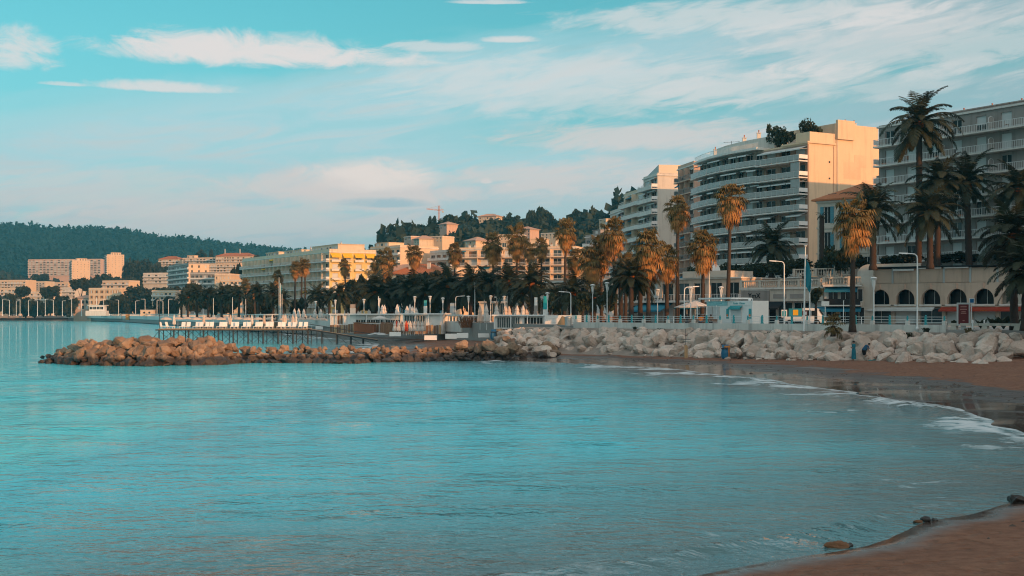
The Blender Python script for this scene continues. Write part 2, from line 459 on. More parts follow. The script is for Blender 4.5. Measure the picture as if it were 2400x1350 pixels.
def sand_material():
    m = bpy.data.materials.new('sand'); m.use_nodes = True
    g = NG(m.node_tree); b = m.node_tree.nodes['Principled BSDF']
    at = g.n('ShaderNodeAttribute', attribute_name='shore').outputs['Fac']
    p = g.n('ShaderNodeNewGeometry').outputs['Position']
    n1 = g.noise(p, .35, 5, .6); n2 = g.noise(p, 3.0, 6, .65); n3 = g.noise(p, 14.0, 4, .6)
    x, y, z = g.sep(p)
    # run-off streaks left by the last wave, along the slope
    st = g.noise(g.xyz(g.m('MULTIPLY', g.m('ADD', x, g.m('MULTIPLY', y, .55)), .55), g.m('MULTIPLY', y, .10), 0.0), 1.0, 5, .6, .6)
    lim = g.m('ADD', 8.2, g.m('ADD', g.m('MULTIPLY', g.m('SUBTRACT', n1, .5), 7.0), g.m('MULTIPLY', g.m('SUBTRACT', st, .5), 9.0)))
    lim = g.m('MULTIPLY', lim, g.ss(y, 36, 62, .13, 1.0))
    wet = g.ss(g.m('SUBTRACT', lim, at), -.4, .9)
    film = g.m('MULTIPLY', wet, g.ss(g.m('ADD', st, g.m('MULTIPLY', g.ss(at, 0, 8, .22, -.12), 1.0)), .42, .66))
    dry_c = g.mix(g.ss(n2, .3, .7), (.20, .092, .056), (.30, .152, .096))
    dry_c = g.mix(g.ss(n1, .35, .65, 0, .45), dry_c, (.20, .095, .062))
    dry_c = g.mix(g.ss(n3, .60, .74, 0, .5), dry_c, (.14, .08, .06))
    wet_c = g.mix(g.ss(n2, .3, .7), (.085, .060, .050), (.115, .083, .070))
    m.node_tree.links.new(g.mix(wet, dry_c, wet_c), b.inputs['Base Color'])
    m.node_tree.links.new(g.m('SUBTRACT', g.m('SUBTRACT', .92, g.m('MULTIPLY', wet, .45)), g.m('MULTIPLY', film, .38)), b.inputs['Roughness'])
    m.node_tree.links.new(g.m('ADD', .2, g.m('MULTIPLY', film, .9)), b.inputs['Specular IOR Level'])
    fp = g.noise(p, 1.4, 3, .5)
    bn = g.n('ShaderNodeBump'); bn.inputs['Distance'].default_value = .14
    m.node_tree.links.new(g.m('MULTIPLY', g.m('SUBTRACT', 1.0, wet), .8), bn.inputs['Strength'])
    m.node_tree.links.new(g.m('ADD', g.m('ADD', n2, g.m('MULTIPLY', n3, .4)), g.ss(fp, .35, .5, 0, .8)), bn.inputs['Height']); m.node_tree.links.new(bn.outputs[0], b.inputs['Normal'])
    return m
SAND = sand_material()
def sand_grid(name, xs, ys):
    X, Yg = np.meshgrid(xs, ys); P = np.stack([X.ravel(), Yg.ravel()], 1)
    d = shore(P)
    z = beach_z(P, d)
    me = np_mesh(name, np.column_stack([P, z]), grid_faces(len(xs), len(ys)), SAND, {'shore': d}, True)
    return struct(put(name, me))
sand_grid('beach', np.arange(-24, 62, .5), np.concatenate([np.arange(-12, 60, .4), np.arange(60, 165.01, .6)]))
def pebbles():
    rs_ = np.random.RandomState(91); V = []; Fq = []
    tet = np.array([(1, 0, -.3), (-.5, .85, -.3), (-.5, -.85, -.3), (.1, .1, .7), (.6, .6, .1), (-.7, .1, .2)])
    fc = [(0, 4, 3), (4, 1, 3), (1, 5, 3), (5, 2, 3), (2, 0, 3), (0, 1, 4), (1, 2, 5)]
    P = np.column_stack([rs_.uniform(-2, 45, 9000), np.concatenate([rs_.uniform(20, 60, 4500), rs_.uniform(60, 135, 4500)])]); d = shore(P)
    line = np.abs(d - 5.5 - 3 * (vnoise(P, 8, 14) - .5)) < 1.2
    keep = (d > .4) & ((rs_.rand(len(P)) < .05) | (line & (rs_.rand(len(P)) < .5)))
    P = P[keep][:900]; z = beach_z(P, d[keep][:900])
    for (x, y), zz in zip(P, z):
        s = rs_.uniform(.025, .075) * (1 if y < 60 else 1.8) * rs_.choice([.7, 1, 1.5]); a = rs_.rand() * 6.3; o = len(V)
        for q in tet: V.append((x + s * (q[0] * math.cos(a) - q[1] * math.sin(a)), y + s * (q[0] * math.sin(a) + q[1] * math.cos(a)), zz + s * .7 * q[2]))
        Fq += [tuple(o + i for i in f) for f in fc]
    struct(put('pebbles', np_mesh('pebbles', V, Fq, mat('pebble_stone', (.10, .075, .06), .8, .3, 3))), 'stuff')
pebbles()
sand_grid('far_beach', np.arange(-560, 18, 4.0), np.concatenate([np.arange(165, 420, 3.0), np.arange(420, 1001, 8.0)]))

def water_material():
    m = bpy.data.materials.new('sea_water'); m.use_nodes = True
    nt = m.node_tree; g = NG(nt); b = nt.nodes['Principled BSDF']
    at = g.n('ShaderNodeAttribute', attribute_name='shore').outputs['Fac']      # metres off the waterline
    p = g.n('ShaderNodeNewGeometry').outputs['Position']
    x, y, z = g.sep(p)
    cd = g.m('SQRT', g.m('ADD', g.m('MULTIPLY', x, x), g.m('MULTIPLY', y, y)))
    # ripples: crests lie roughly across the bay
    def rip(sx, sy, sc_, rot, det=3, dist=.4):
        c, s_ = math.cos(rot), math.sin(rot)
        u = g.m('ADD', g.m('MULTIPLY', x, c * sx), g.m('MULTIPLY', y, s_ * sx)); v = g.m('ADD', g.m('MULTIPLY', x, -s_ * sy), g.m('MULTIPLY', y, c * sy))
        return g.noise(g.xyz(u, v, 0.0), sc_, det, .55, dist)
    w1 = rip(.6, 1.0, .5, .12); w2 = rip(.75, 1.0, 1.5, -.10); w3 = rip(.85, 1.0, 4.2, .2)
    hgt = g.m('ADD', g.m('ADD', g.m('MULTIPLY', w1, .34), g.m('MULTIPLY', w2, .34)), g.m('MULTIPLY', w3, .11))
    bn = g.n('ShaderNodeBump'); bn.inputs['Strength'].default_value = 1.0; bn.inputs['Distance'].default_value = .6
    nt.links.new(hgt, bn.inputs['Height'])
    # foam: broken lace on the breakers near the sand
    f1 = g.noise(g.xyz(g.m('MULTIPLY', x, .8), y, 0.0), 1.1, 7, .68, .8)
    f2 = g.noise(g.xyz(g.m('MULTIPLY', x, .22), g.m('MULTIPLY', y, .22), 2.0), 1.0, 4, .5, .4)
    f3 = g.noise(p, .11, 3, .5)
    near = g.ss(y, 34, 60, .25, 1.0)
    edge = g.m('MULTIPLY', near, g.ss(at, 1.7, .1, 0.0, .33))
    brk = g.m('MULTIPLY', g.ss(at, 5.0, 1.4), g.ss(at, .5, 1.2)); brk = g.m('MULTIPLY', brk, g.ss(g.m('MULTIPLY', f2, g.m('ADD', .6, f3)), .45, .60, 0.0, .35))
    far = g.m('MULTIPLY', g.m('MULTIPLY', g.ss(at, 13.0, 4.0), g.ss(at, 2.0, 4.5)), g.ss(f2, .53, .68, 0.0, .28))
    brk = g.m('MULTIPLY', brk, g.ss(y, 34, 60, .5, 1.0)); far = g.m('MULTIPLY', far, g.ss(y, 30, 60, .6, 1.0))
    fm = g.ss(g.m('ADD', g.m('ADD', g.m('MULTIPLY', f1, .7), g.m('MULTIPLY', f2, .3)), g.m('ADD', edge, g.m('ADD', brk, far))), .69, .92)
    deep = g.ss(at, 0.0, 20.0)
    body = g.mix(deep, (.11, .10, .09), (.06, .66, .76))
    body = g.mix(g.ss(g.noise(g.xyz(g.m('MULTIPLY', x, .3), y, 0.0), .05, 3, .5), .4, .65, 0, .3), body, (.05, .57, .67))
    nt.links.new(g.mix(fm, body, (.66, .70, .71)), b.inputs['Base Color'])
    nt.links.new(g.m('ADD', g.m('MULTIPLY', fm, .7), .06), b.inputs['Roughness'])
    b.inputs['IOR'].default_value = 1.333
    nt.links.new(g.m('SUBTRACT', .5, g.m('MULTIPLY', fm, .4)), b.inputs['Specular IOR Level'])
    nt.links.new(bn.outputs[0], b.inputs['Normal'])
    return m
WATER = water_material()
def sea():
    ys = np.concatenate([np.geomspace(9, 165, 300), np.geomspace(168, 1010, 60)])
    us = np.linspace(-1.2, .66, 250)
    U, Yg = np.meshgrid(us, ys); P = np.stack([(U * Yg).ravel(), Yg.ravel()], 1)
    d = -shore(P)
    crest = np.exp(-((d - 1.3 - 1.2 * vnoise(P, 9, 8)) / .55) ** 2) * np.clip((vnoise(P, 7, 4) - .25) * 2, 0, 1) * .20
    swell = (vnoise(P * np.array([.7, 1.0]), 2.2, 9) - .5) * .10 + (vnoise(P * np.array([.5, 1.0]), 7, 12) - .5) * .12
    z = crest + swell * np.clip(d / 6, 0, 1) * np.clip((170 - P[:, 1]) / 80, .25, 1)
    z = np.where(d < -2.5, -.4, np.where(d < .6, z + (d - .6) * .004, z))
    struct(put('sea', np_mesh('sea', np.column_stack([P, z]), grid_faces(len(us), len(ys)), WATER, {'shore': d}, True)))
    mb = MB(); mb.quad((-3300, -400, -3.2), (3300, -400, -3.2), (3300, 4400, -3.2), (-3300, 4400, -3.2))
    struct(mb.build('seabed', mat('seabed_sand', (.06, .09, .09), .9)))
    # open water beyond the fan of the near sheet, on the left
    mb = MB(); mb.quad((-3200, -300, -.03), (-10.8, 9, -.03), (-1212, 1010, -.03), (-3200, 1010, -.03))
    struct(mb.build('open_sea', WATER))
sea()

# promenade wall line (plan), towards +X it comes nearer to the camera
WA, WB = Vector((7.2, 150.0)), Vector((60.0, 84.8))
WD = (WB - WA).normalized(); WN = Vector((WD.y, -WD.x))      # WN points to the sea
if WN.x > 0: WN = -WN
def wall_pt(px):
    """point of the wall line seen in column px"""
    k = (px - 1200) / FPX
    t = (k * WA.y - WA.x) / (WD.x - k * WD.y)
    return WA + WD * t
PROM_Z = 3.6
PROM = [(38, -80), (42, 20), (50, 70), (57, 88.5), (7.2, 150), (2, 172), (-8, 206), (-20, 236), (-41, 285), (-90, 400), (-150, 560), (-232, 762), (-330, 945), (-900, 945), (-3000, 945), (-3000, 4300), (3200, 4300), (3200, -80)]
struct(MB().poly(PROM[::-1], .2, PROM_Z).build('promenade_ground', PAVE))
# the coast road behind the promenade, kerb and lane line
def off_line(pts, d):
    out = []
    for i, p in enumerate(pts):
        a = Vector(pts[max(i - 1, 0)]); b = Vector(pts[min(i + 1, len(pts) - 1)])
        t = (b - a).normalized(); out.append(Vector(p) + Vector((-t.y, t.x)) * d)
    return out
RL = [(64, 98), (17, 156), (12, 176), (3, 212), (-8, 242), (-28, 291), (-76, 404), (-136, 564), (-218, 766), (-316, 960)]
def strip(name, d0, d1, z, m):
    mb = MB(); A = off_line(RL, d0); B = off_line(RL, d1)
    for i in range(len(RL) - 1):
        mb.quad((*A[i], z), (*B[i], z), (*B[i + 1], z), (*A[i + 1], z))
    return struct(mb.build(name, m))
strip('coast_road', -1, -10, PROM_Z + .004, ASPH)
strip('lane_marking', -5.4, -5.55, PROM_Z + .008, METW)
mbk = MB(); A_ = off_line(RL, -.85)
for a, b in zip(A_, A_[1:]): mbk.bar((*a, PROM_Z + .06), (*b, PROM_Z + .06), .3, .12)
struct(mbk.build('kerb', CONC))

# raised terraces under the apartment houses
TER = [(22, 232), (40, 212), (49.5, 186), (64, 160), (110, 95), (300, 95), (300, 420), (22, 420)]
struct(MB().poly(TER, PROM_Z + .01, 10.6).build('upper_terrace', STONE))
# sloped bed below the sea wall, under the boulders
mb = MB()
a0 = wall_pt(1236); b0 = wall_pt(2600)
for i in range(24):
    p = a0.lerp(b0, i / 24); q = a0.lerp(b0, (i + 1) / 24)
    for (d0, z0), (d1, z1) in (((-.2, 3.36), (.7, 3.28)), ((.7, 3.28), (1.6, 2.1)), ((1.6, 2.1), (6.6, -.2))):
        mb.quad((*(p + WN * d1), z1), (*(q + WN * d1), z1), (*(q + WN * d0), z0), (*(p + WN * d0), z0))
struct(mb.build('embankment', mat('embankment_soil', (.30, .24, .20), .9, .2, 1.5, .5, 8)))

# hills ---------------------------------------------------------------
def hill(name, prof, yc, yf, zf, yb, amp, seed, m, nx=140, ny=46, lower=0):
    pxs = np.linspace(prof[0][0], prof[-1][0], nx)
    crest_py = np.interp(pxs, [p[0] for p in prof], [p[1] for p in prof]) + lower
    ts = np.linspace(0, 1.35, ny)
    V = np.zeros((ny, nx, 3))
    for j, t in enumerate(ts):
        tt = min(t, 1.0)
        Y = yf + (yc - yf) * t if t <= 1 else yc + (yb - yc) * (t - 1) / .35
        zc = EYE - (crest_py - HOR) / FPX * yc
        s = (tt ** 1.15) * (1.0 if t <= 1 else 1 - (t - 1) / .35 * .6)
        X = (pxs - 1200) / FPX * (yf * .35 + yc * .65 if False else Y)
        V[j, :, 0] = X; V[j, :, 1] = Y; V[j, :, 2] = zf + (zc - zf) * s
    P = V[:, :, :2].reshape(-1, 2)
    n = (vnoise(P, amp * 9, seed) - .5) * 2 + (vnoise(P, amp * 3, seed + 1) - .5)
    w = np.repeat(np.clip(np.minimum(ts, 1.0) * (1.08 - np.minimum(ts, 1.0)) * 3, 0, 1), nx)
    V = V.reshape(-1, 3); V[:, 2] += n * amp * w
    struct(put(name, np_mesh(name, V, grid_faces(nx, ny), m, None, True)))
    return V.reshape(ny, nx, 3)
HILLM = mat('hill_undergrowth', (.012, .040, .034), .95, .3, .02)
FARH = hill('far_hill', [(-700, 500), (-300, 520), (0, 514), (60, 520), (130, 531), (210, 526), (300, 528), (370, 543), (440, 553), (520, 566), (600, 570), (660, 579), (720, 580), (800, 592), (950, 610), (1200, 640)],
            2600, 1900, 40, 4200, 14, 21, HILLM, lower=8)
FOOT = hill('left_slope', [(-700, 652), (0, 655), (200, 655), (420, 640), (560, 640), (700, 668), (800, 690)], 1900, 960, 3.5, 2300, 4, 51, HILLM, nx=90, ny=30)
NEARH = hill('near_hill', [(700, 660), (800, 622), (860, 590), (890, 566), (930, 545), (980, 532), (1040, 522), (1100, 516), (1160, 514), (1250, 520), (1330, 520), (1385, 505), (1450, 478), (1520, 440), (1650, 400), (1900, 380), (2500, 400), (3200, 450)],
             880, 520, 5, 1500, 7, 31, HILLM, lower=16)

def leaf_cloud(n, size, rs, flat=.8):
    """n randomly turned quads inside a unit ball, denser near its skin, in a few lumps"""
    c = rs.normal(size=(n, 3)); c /= np.linalg.norm(c, axis=1)[:, None]
    c *= (rs.rand(n) ** .45)[:, None]
    a = rs.normal(size=(n, 3)); a /= np.linalg.norm(a, axis=1)[:, None]
    b = np.cross(a, rs.normal(size=(n, 3))); b /= np.linalg.norm(b, axis=1)[:, None]
    s = size * (.6 + .8 * rs.rand(n))[:, None]
    a *= s; b *= s * flat
    return np.stack([c - a - b, c + a - b, c + a + b, c - a + b], 1)     # n,4,3
def crown_mesh(name, m, lobes, n_per, size, seed):
    rs = np.random.RandomState(seed); out = []
    for (x, y, z, rx, ry, rz) in lobes:
        q = leaf_cloud(n_per, size / max(rx, .01), rs)
        out.append(q * np.array([rx, ry, rz]) + np.array([x, y, z]))
    Q = np.concatenate(out); V = Q.reshape(-1, 3)
    return np_mesh(name, V, np.arange(len(V)).reshape(-1, 4), m)
def wood(name, Hm, count, rmin, rmax, nq, seed, label_rows=(0.05, 1.02), m=None, pxr=None):
    """tree cover of a whole hillside: far too many to count"""
    rs = np.random.RandomState(seed); ny, nx, _ = Hm.shape; out = []
    for _ in range(count):
        tj = rs.uniform(label_rows[0], label_rows[1]) / 1.35 * (ny - 1); ti = rs.rand() * (nx - 1)
        if pxr: ti = rs.uniform(*pxr) * (nx - 1)
        j, i = int(tj), int(ti); fj, fi = tj - j, ti - i
        j2, i2 = min(j + 1, ny - 1), min(i + 1, nx - 1)
        p = (Hm[j, i] * (1 - fi) + Hm[j, i2] * fi) * (1 - fj) + (Hm[j2, i] * (1 - fi) + Hm[j2, i2] * fi) * fj
        r = rs.uniform(rmin, rmax) * (1.35 if rs.rand() < .08 else 1)
        tall = rs.choice([.75, .9, 1.0, 1.2])
        q = leaf_cloud(nq, .36 if nq < 50 else .24, rs)
        q = q * (1 + .35 * np.sin(q.mean(1)[:, :1] * 7 + rs.rand() * 6))[:, :, None]
        q[:, :, 2] = np.maximum(q[:, :, 2], -.7)
        out.append(q * np.array([r, r, r * tall]) + (p + np.array([0, 0, r * tall * .55])))
    V = np.concatenate(out).reshape(-1, 3)
    return struct(put(name, np_mesh(name, V, np.arange(len(V)).reshape(-1, 4), m or LEAFH)), 'stuff')
wood('far_hill_wood', FARH, 12000, 2.6, 5.5, 10, 41, (.05, 1.02), None, (.1, .85))
wood('slope_wood', FOOT, 900, 3.5, 7, 40, 45, (.03, 1.0), LEAFP, (.25, .95))
wood('near_hill_wood', NEARH, 1900, 2.4, 6.2, 100, 43, (.0, 1.03), LEAF, (.03, .55))

# ================================================================== BUILDINGS
WIN_CACHE = {}
def window_mesh(w, h, kind):
    """a window or glazed door: frame, mullion, pane(s); kinds differ in what fills the frame"""
    k = (round(w, 2), round(h, 2), kind)
    if k in WIN_CACHE: return WIN_CACHE[k]
    mb = MB(); f = .055
    mb.box(0, f, -.05, .05, 0, h).box(w - f, w, -.05, .05, 0, h).box(f, w - f, -.05, .05, h - f, h).box(f, w - f, -.05, .05, 0, f)
    pane = GLASS
    if kind in ('glass', 'bright'):
        mb.box(w / 2 - .035, w / 2 + .035, -.045, .045, f, h - f)
        mb.box(f, w - f, .0, .02, f, h - f, 1)
        pane = GLASS if kind == 'glass' else GLASSB
    elif kind == 'half':
        mb.box(f, w - f, -.02, .02, h * .45, h - f, 2)
        mb.box(w / 2 - .035, w / 2 + .035, -.045, .045, f, h * .45)
        mb.box(f, w - f, .0, .02, f, h * .45, 1)
    elif kind == 'blind':
        n = max(4, int(h / .3))
        for i in range(n): mb.box(f, w - f, -.03 - .012 * (i % 2), .02, f + (h - 2 * f) * i / n, f + (h - 2 * f) * (i + 1) / n, 1)
        pane = BLIND
    elif kind == 'brown':
        for i in range(4): mb.box(f + (w - 2 * f) * i / 4 + .015, f + (w - 2 * f) * (i + 1) / 4 - .015, -.02, .03, f, h - f, 1)
        pane = BROWNP
    me = mb.mesh('window', [FRAME, pane, BLIND])
    WIN_CACHE[k] = me
    return me
def wall_mesh(L, z0, z1, ops, t, m):
    """a wall sheet with real openings and reveals"""
    xs = sorted({0.0, L} | {round(a, 3) for o in ops for a in (o[0], o[1])}); zs = sorted({z0, z1} | {round(a, 3) for o in ops for a in (o[2], o[3])})
    mb = MB(); hole = set()
    for o in ops:
        i0, i1 = xs.index(round(o[0], 3)), xs.index(round(o[1], 3)); j0, j1 = zs.index(round(o[2], 3)), zs.index(round(o[3], 3))
        hole |= {(i, j) for i in range(i0, i1) for j in range(j0, j1)}
    for j in range(len(zs) - 1):
        i = 0
        while i < len(xs) - 1:
            if (i, j) in hole: i += 1; continue
            k = i
            while k < len(xs) - 1 and (k, j) not in hole: k += 1
            mb.quad((xs[i], 0, zs[j]), (xs[k], 0, zs[j]), (xs[k], 0, zs[j + 1]), (xs[i], 0, zs[j + 1]))
            i = k
    for x0, x1, a, b in ops:
        mb.quad((x0, 0, a), (x0, 0, b), (x0, t, b), (x0, t, a)); mb.quad((x1, 0, b), (x1, 0, a), (x1, t, a), (x1, t, b))
        mb.quad((x0, 0, b), (x1, 0, b), (x1, t, b), (x0, t, b)); mb.quad((x1, 0, a), (x0, 0, a), (x0, t, a), (x1, t, a))
    mb.quad((0, t, z0), (0, 0, z0), (0, 0, z1), (0, t, z1)); mb.quad((L, 0, z0), (L, t, z0), (L, t, z1), (L, 0, z1))
    mb.quad((0, 0, z1), (L, 0, z1), (L, t, z1), (0, t, z1))
    return mb.mesh('wall', m)
RAIL_CACHE = {}
def rail_mesh(L, kind, h=1.0, sp=.28):
    k = (round(L, 2), kind, h, sp)
    if k in RAIL_CACHE: return RAIL_CACHE[k]
    mb = MB()
    if kind in ('bars', 'darkbars'):
        mb.box(0, L, -.03, .03, h - .06, h).box(0, L, -.02, .02, .08, .12)
        n = max(2, int(L / sp))
        for i in range(n + 1): x = i * L / n; mb.box(max(0, x - .018), min(L, x + .018), -.015, .015, .0, h - .06)
    elif kind == 'solid':
        mb.box(0, L, -.05, .05, 0, h * .72).box(0, L, -.03, .03, h - .05, h)
        n = max(2, int(L / 1.6))
        for i in range(n + 1): x = min(max(i * L / n, .03), L - .03); mb.box(x - .025, x + .025, -.02, .02, h * .72, h - .05)
    elif kind == 'glass':
        mb.box(0, L, -.035, .035, h - .06, h)
        n = max(1, int(L / 1.4))
        for i in range(n):
            mb.box(i * L / n + .03, (i + 1) * L / n - .03, -.015, .015, .08, h - .08, 1)
            mb.box(i * L / n, i * L / n + .03, -.03, .03, 0, h - .06)
        mb.box(L - .03, L, -.03, .03, 0, h - .06)
    me = mb.mesh('balcony_railing', {'bars': [RAILW], 'darkbars': [RAILG], 'solid': [SLABW], 'glass': [RAILW, PANELG]}[kind])
    RAIL_CACHE[k] = me
    return me
AWN_CACHE = {}
def awning_mesh(w, out, drop, m):
    k = (round(w, 2), out, drop, m.name)
    if k in AWN_CACHE: return AWN_CACHE[k]
    mb = MB()
    n = 5
    for i in range(n):                                     # slightly bellied cloth, with thickness
        a, b = i / n, (i + 1) / n
        za, zb = -drop * a - .05 * math.sin(math.pi * a), -drop * b - .05 * math.sin(math.pi * b)
        mb.quad((0, -out * a, za), (w, -out * a, za), (w, -out * b, zb), (0, -out * b, zb))
        mb.quad((0, -out * b, zb - .03), (w, -out * b, zb - .03), (w, -out * a, za - .03), (0, -out * a, za - .03))
    mb.box(0, w, -out - .02, -out, -drop - .22, -drop)
    mb.bar((.05, 0, -drop * .9), (.05, -out, -drop - .05), .04); mb.bar((w - .05, 0, -drop * .9), (w - .05, -out, -drop - .05), .04)
    me = mb.mesh('awning', m)
    AWN_CACHE[k] = me
    return me
def facade(par, M, L, z0, nf, fh, bays, wall, ww=.5, wh=2.1, sill=.12, rail=None, sd=1.4, awn=0.0, awm=None, blind=.35, bright=.15, half=.1, kinds=None,
           div=0, slabm=None, t=.3, shut=None, skip=0, rows=None, inset=0.0, aout=1.3, adrop=.55, rh=1.0):
    bw = L / bays; ops = []; slabm = slabm or SLABW
    for i in range(nf):
        for b in range(bays):
            if (rows and i not in rows): continue
            cx = (b + .5) * bw; w = bw * ww
            ops.append((round(cx - w / 2, 3), round(cx + w / 2, 3), round(z0 + i * fh + sill, 3), round(z0 + i * fh + sill + wh, 3)))
    put('wall', wall_mesh(L, z0, z0 + nf * fh, ops, t, wall), par, M)
    for (x0, x1, a, b) in ops:
        r = rnd.random()
        kd = rnd.choice(kinds) if kinds else 'blind' if r < blind else 'bright' if r < blind + bright else 'half' if r < blind + bright + half else 'glass'
        wo = put('window', window_mesh(x1 - x0, b - a, kd), par, M @ Matrix.Translation((x0, t - .07, a)))
        if shut is not None:
            mb = MB(); sw = (x1 - x0) * .5
            for sx in (-sw - .02, x1 - x0 + .02):
                for q in range(7): mb.box(sx, sx + sw, -t - .02, -t + .06 - .018 * (q % 2), (b - a) * q / 7, (b - a) * (q + 1) / 7 - .015)
            mb.build('shutters', shut, wo)
    if rail:
        for i in range(skip, nf):
            z = z0 + i * fh
            mb = MB().box(inset, L - inset, -sd, -.003, z - .2, z + .02)
            mb.build('balcony_slab', slabm, par, M)
            put('balcony_railing', rail_mesh(L - 2 * inset, rail, rh), par, M @ Matrix.Translation((inset, -sd + .08, z + .02)))
            if rail and sd > .6:
                for sx in (inset + .03, L - inset - .03):
                    MB().box(-.03, .03, -sd + .14, -.01, z + .3, z + rh).build('end_railing', RAILW if rail != 'darkbars' else RAILG, par, M @ Matrix.Translation((sx, 0, 0)))
            if div:
                for b in range(div, bays, div): MB().box(b * bw - .06, b * bw + .06, -sd + .15, -.004, z + .02, z + fh - .2).build('divider', wall, par, M)
            for b in range(bays):
                if rnd.random() < awn:
                    w = bw * .96; q = rnd.random()
                    o_, d_ = (aout, adrop) if q < .7 else (aout * .55, adrop * .4)
                    put('awning', awning_mesh(w, o_, d_, awm or AWNW), par, M @ Matrix.Translation((b * bw + bw * .02, -.02, z + fh - .28)))
                if rnd.random() < .22:                      # planters and chairs left on the balconies
                    x = b * bw + bw * rnd.uniform(.2, .8)
                    if rnd.random() < .5:
                        mb = MB().box(-.35, .35, -.15, .15, 0, .35)
                        for _ in range(10):
                            p = Vector((rnd.uniform(-.35, .35), 0, .35)); mb.bar(p, p + Vector((rnd.uniform(-.2, .2), rnd.uniform(-.2, .2), rnd.uniform(.2, .6))), .12, .03, 1)
                        mb.build('planter', [TILE, LEAFB], par, M @ T(x, -sd * .5, z + .02))
                    else:
                        mb = MB().box(-.25, .25, -.25, .25, .42, .47).box(-.25, .25, .21, .25, .47, .95)
                        for sx in (-.22, .22):
                            for sy in (-.22, .22): mb.box(sx - .02, sx + .02, sy - .02, sy + .02, 0, .42)
                        mb.build('balcony_chair', rnd.choice([METD, PLASW, WOOD]), par, M @ T(x, -sd * .5, z + .02, rnd.uniform(0, 6)))
def hip_roof(par, M, x0, x1, y0, y1, z, h, m, over=.5):
    x0 -= over; x1 += over; y0 -= over; y1 += over
    w, d = x1 - x0, y1 - y0; k = min(w, d) / 2
    a, b = ((x0 + k, (y0 + y1) / 2), (x1 - k, (y0 + y1) / 2)) if w >= d else (((x0 + x1) / 2, y0 + k), ((x0 + x1) / 2, y1 - k))
    vs = [(x0, y0, z), (x1, y0, z), (x1, y1, z), (x0, y1, z), (a[0], a[1], z + h), (b[0], b[1], z + h)]
    fs = [(0, 1, 5, 4), (1, 2, 5), (2, 3, 4, 5), (3, 0, 4)] if w >= d else [(0, 1, 4), (1, 2, 5, 4), (2, 3, 5), (3, 0, 4, 5)]
    mb = MB().add(vs, fs).box(x0, x1, y0, y1, z - .25, z - .004)
    # raised tile courses on the two long slopes
    o = mb.build('roof', m, par, M)
    tm = MB(); n = max(4, int((x1 - x0) / .9))
    A, B, C, D = [Vector(v) for v in (vs[0], vs[1], vs[5], vs[4])] if w >= d else [Vector(v) for v in (vs[3], vs[0], vs[4], vs[5])]
    up = (B - A).cross(D - A).normalized()
    for i in range(1, n):
        f = i / n; p = A.lerp(B, f)
        e = D.lerp(C, min(max((f * (B - A).length - (D - A).dot((B - A).normalized())) / max((C - D).length, .01), 0), 1))
        tm.bar(p + up * .03, p.lerp(e, .97) + up * .03, .3, .1)
    tm.build('tile_course', m, o)
    return o
def chimney(par, M, x, y, z, h=1.2, w=.7, m=None):
    c = MB().box(-w / 2, w / 2, -w * .35, w * .35, 0, h).box(-w / 2 - .08, w / 2 + .08, -w * .35 - .08, w * .35 + .08, h + .12, h + .2)
    for sx in (-w / 2 + .08, w / 2 - .08): c.box(sx - .07, sx + .07, -w * .3, w * .3, h, h + .12)
    o = c.build('chimney', m or WHITE, par, M @ T(x, y, z))
    MB().lathe([(.11, 0), (.09, .4), (.13, .42), (.13, .5)], 8, 0, (0, 0, h + .2)).build('chimney_pot', TILE, o)
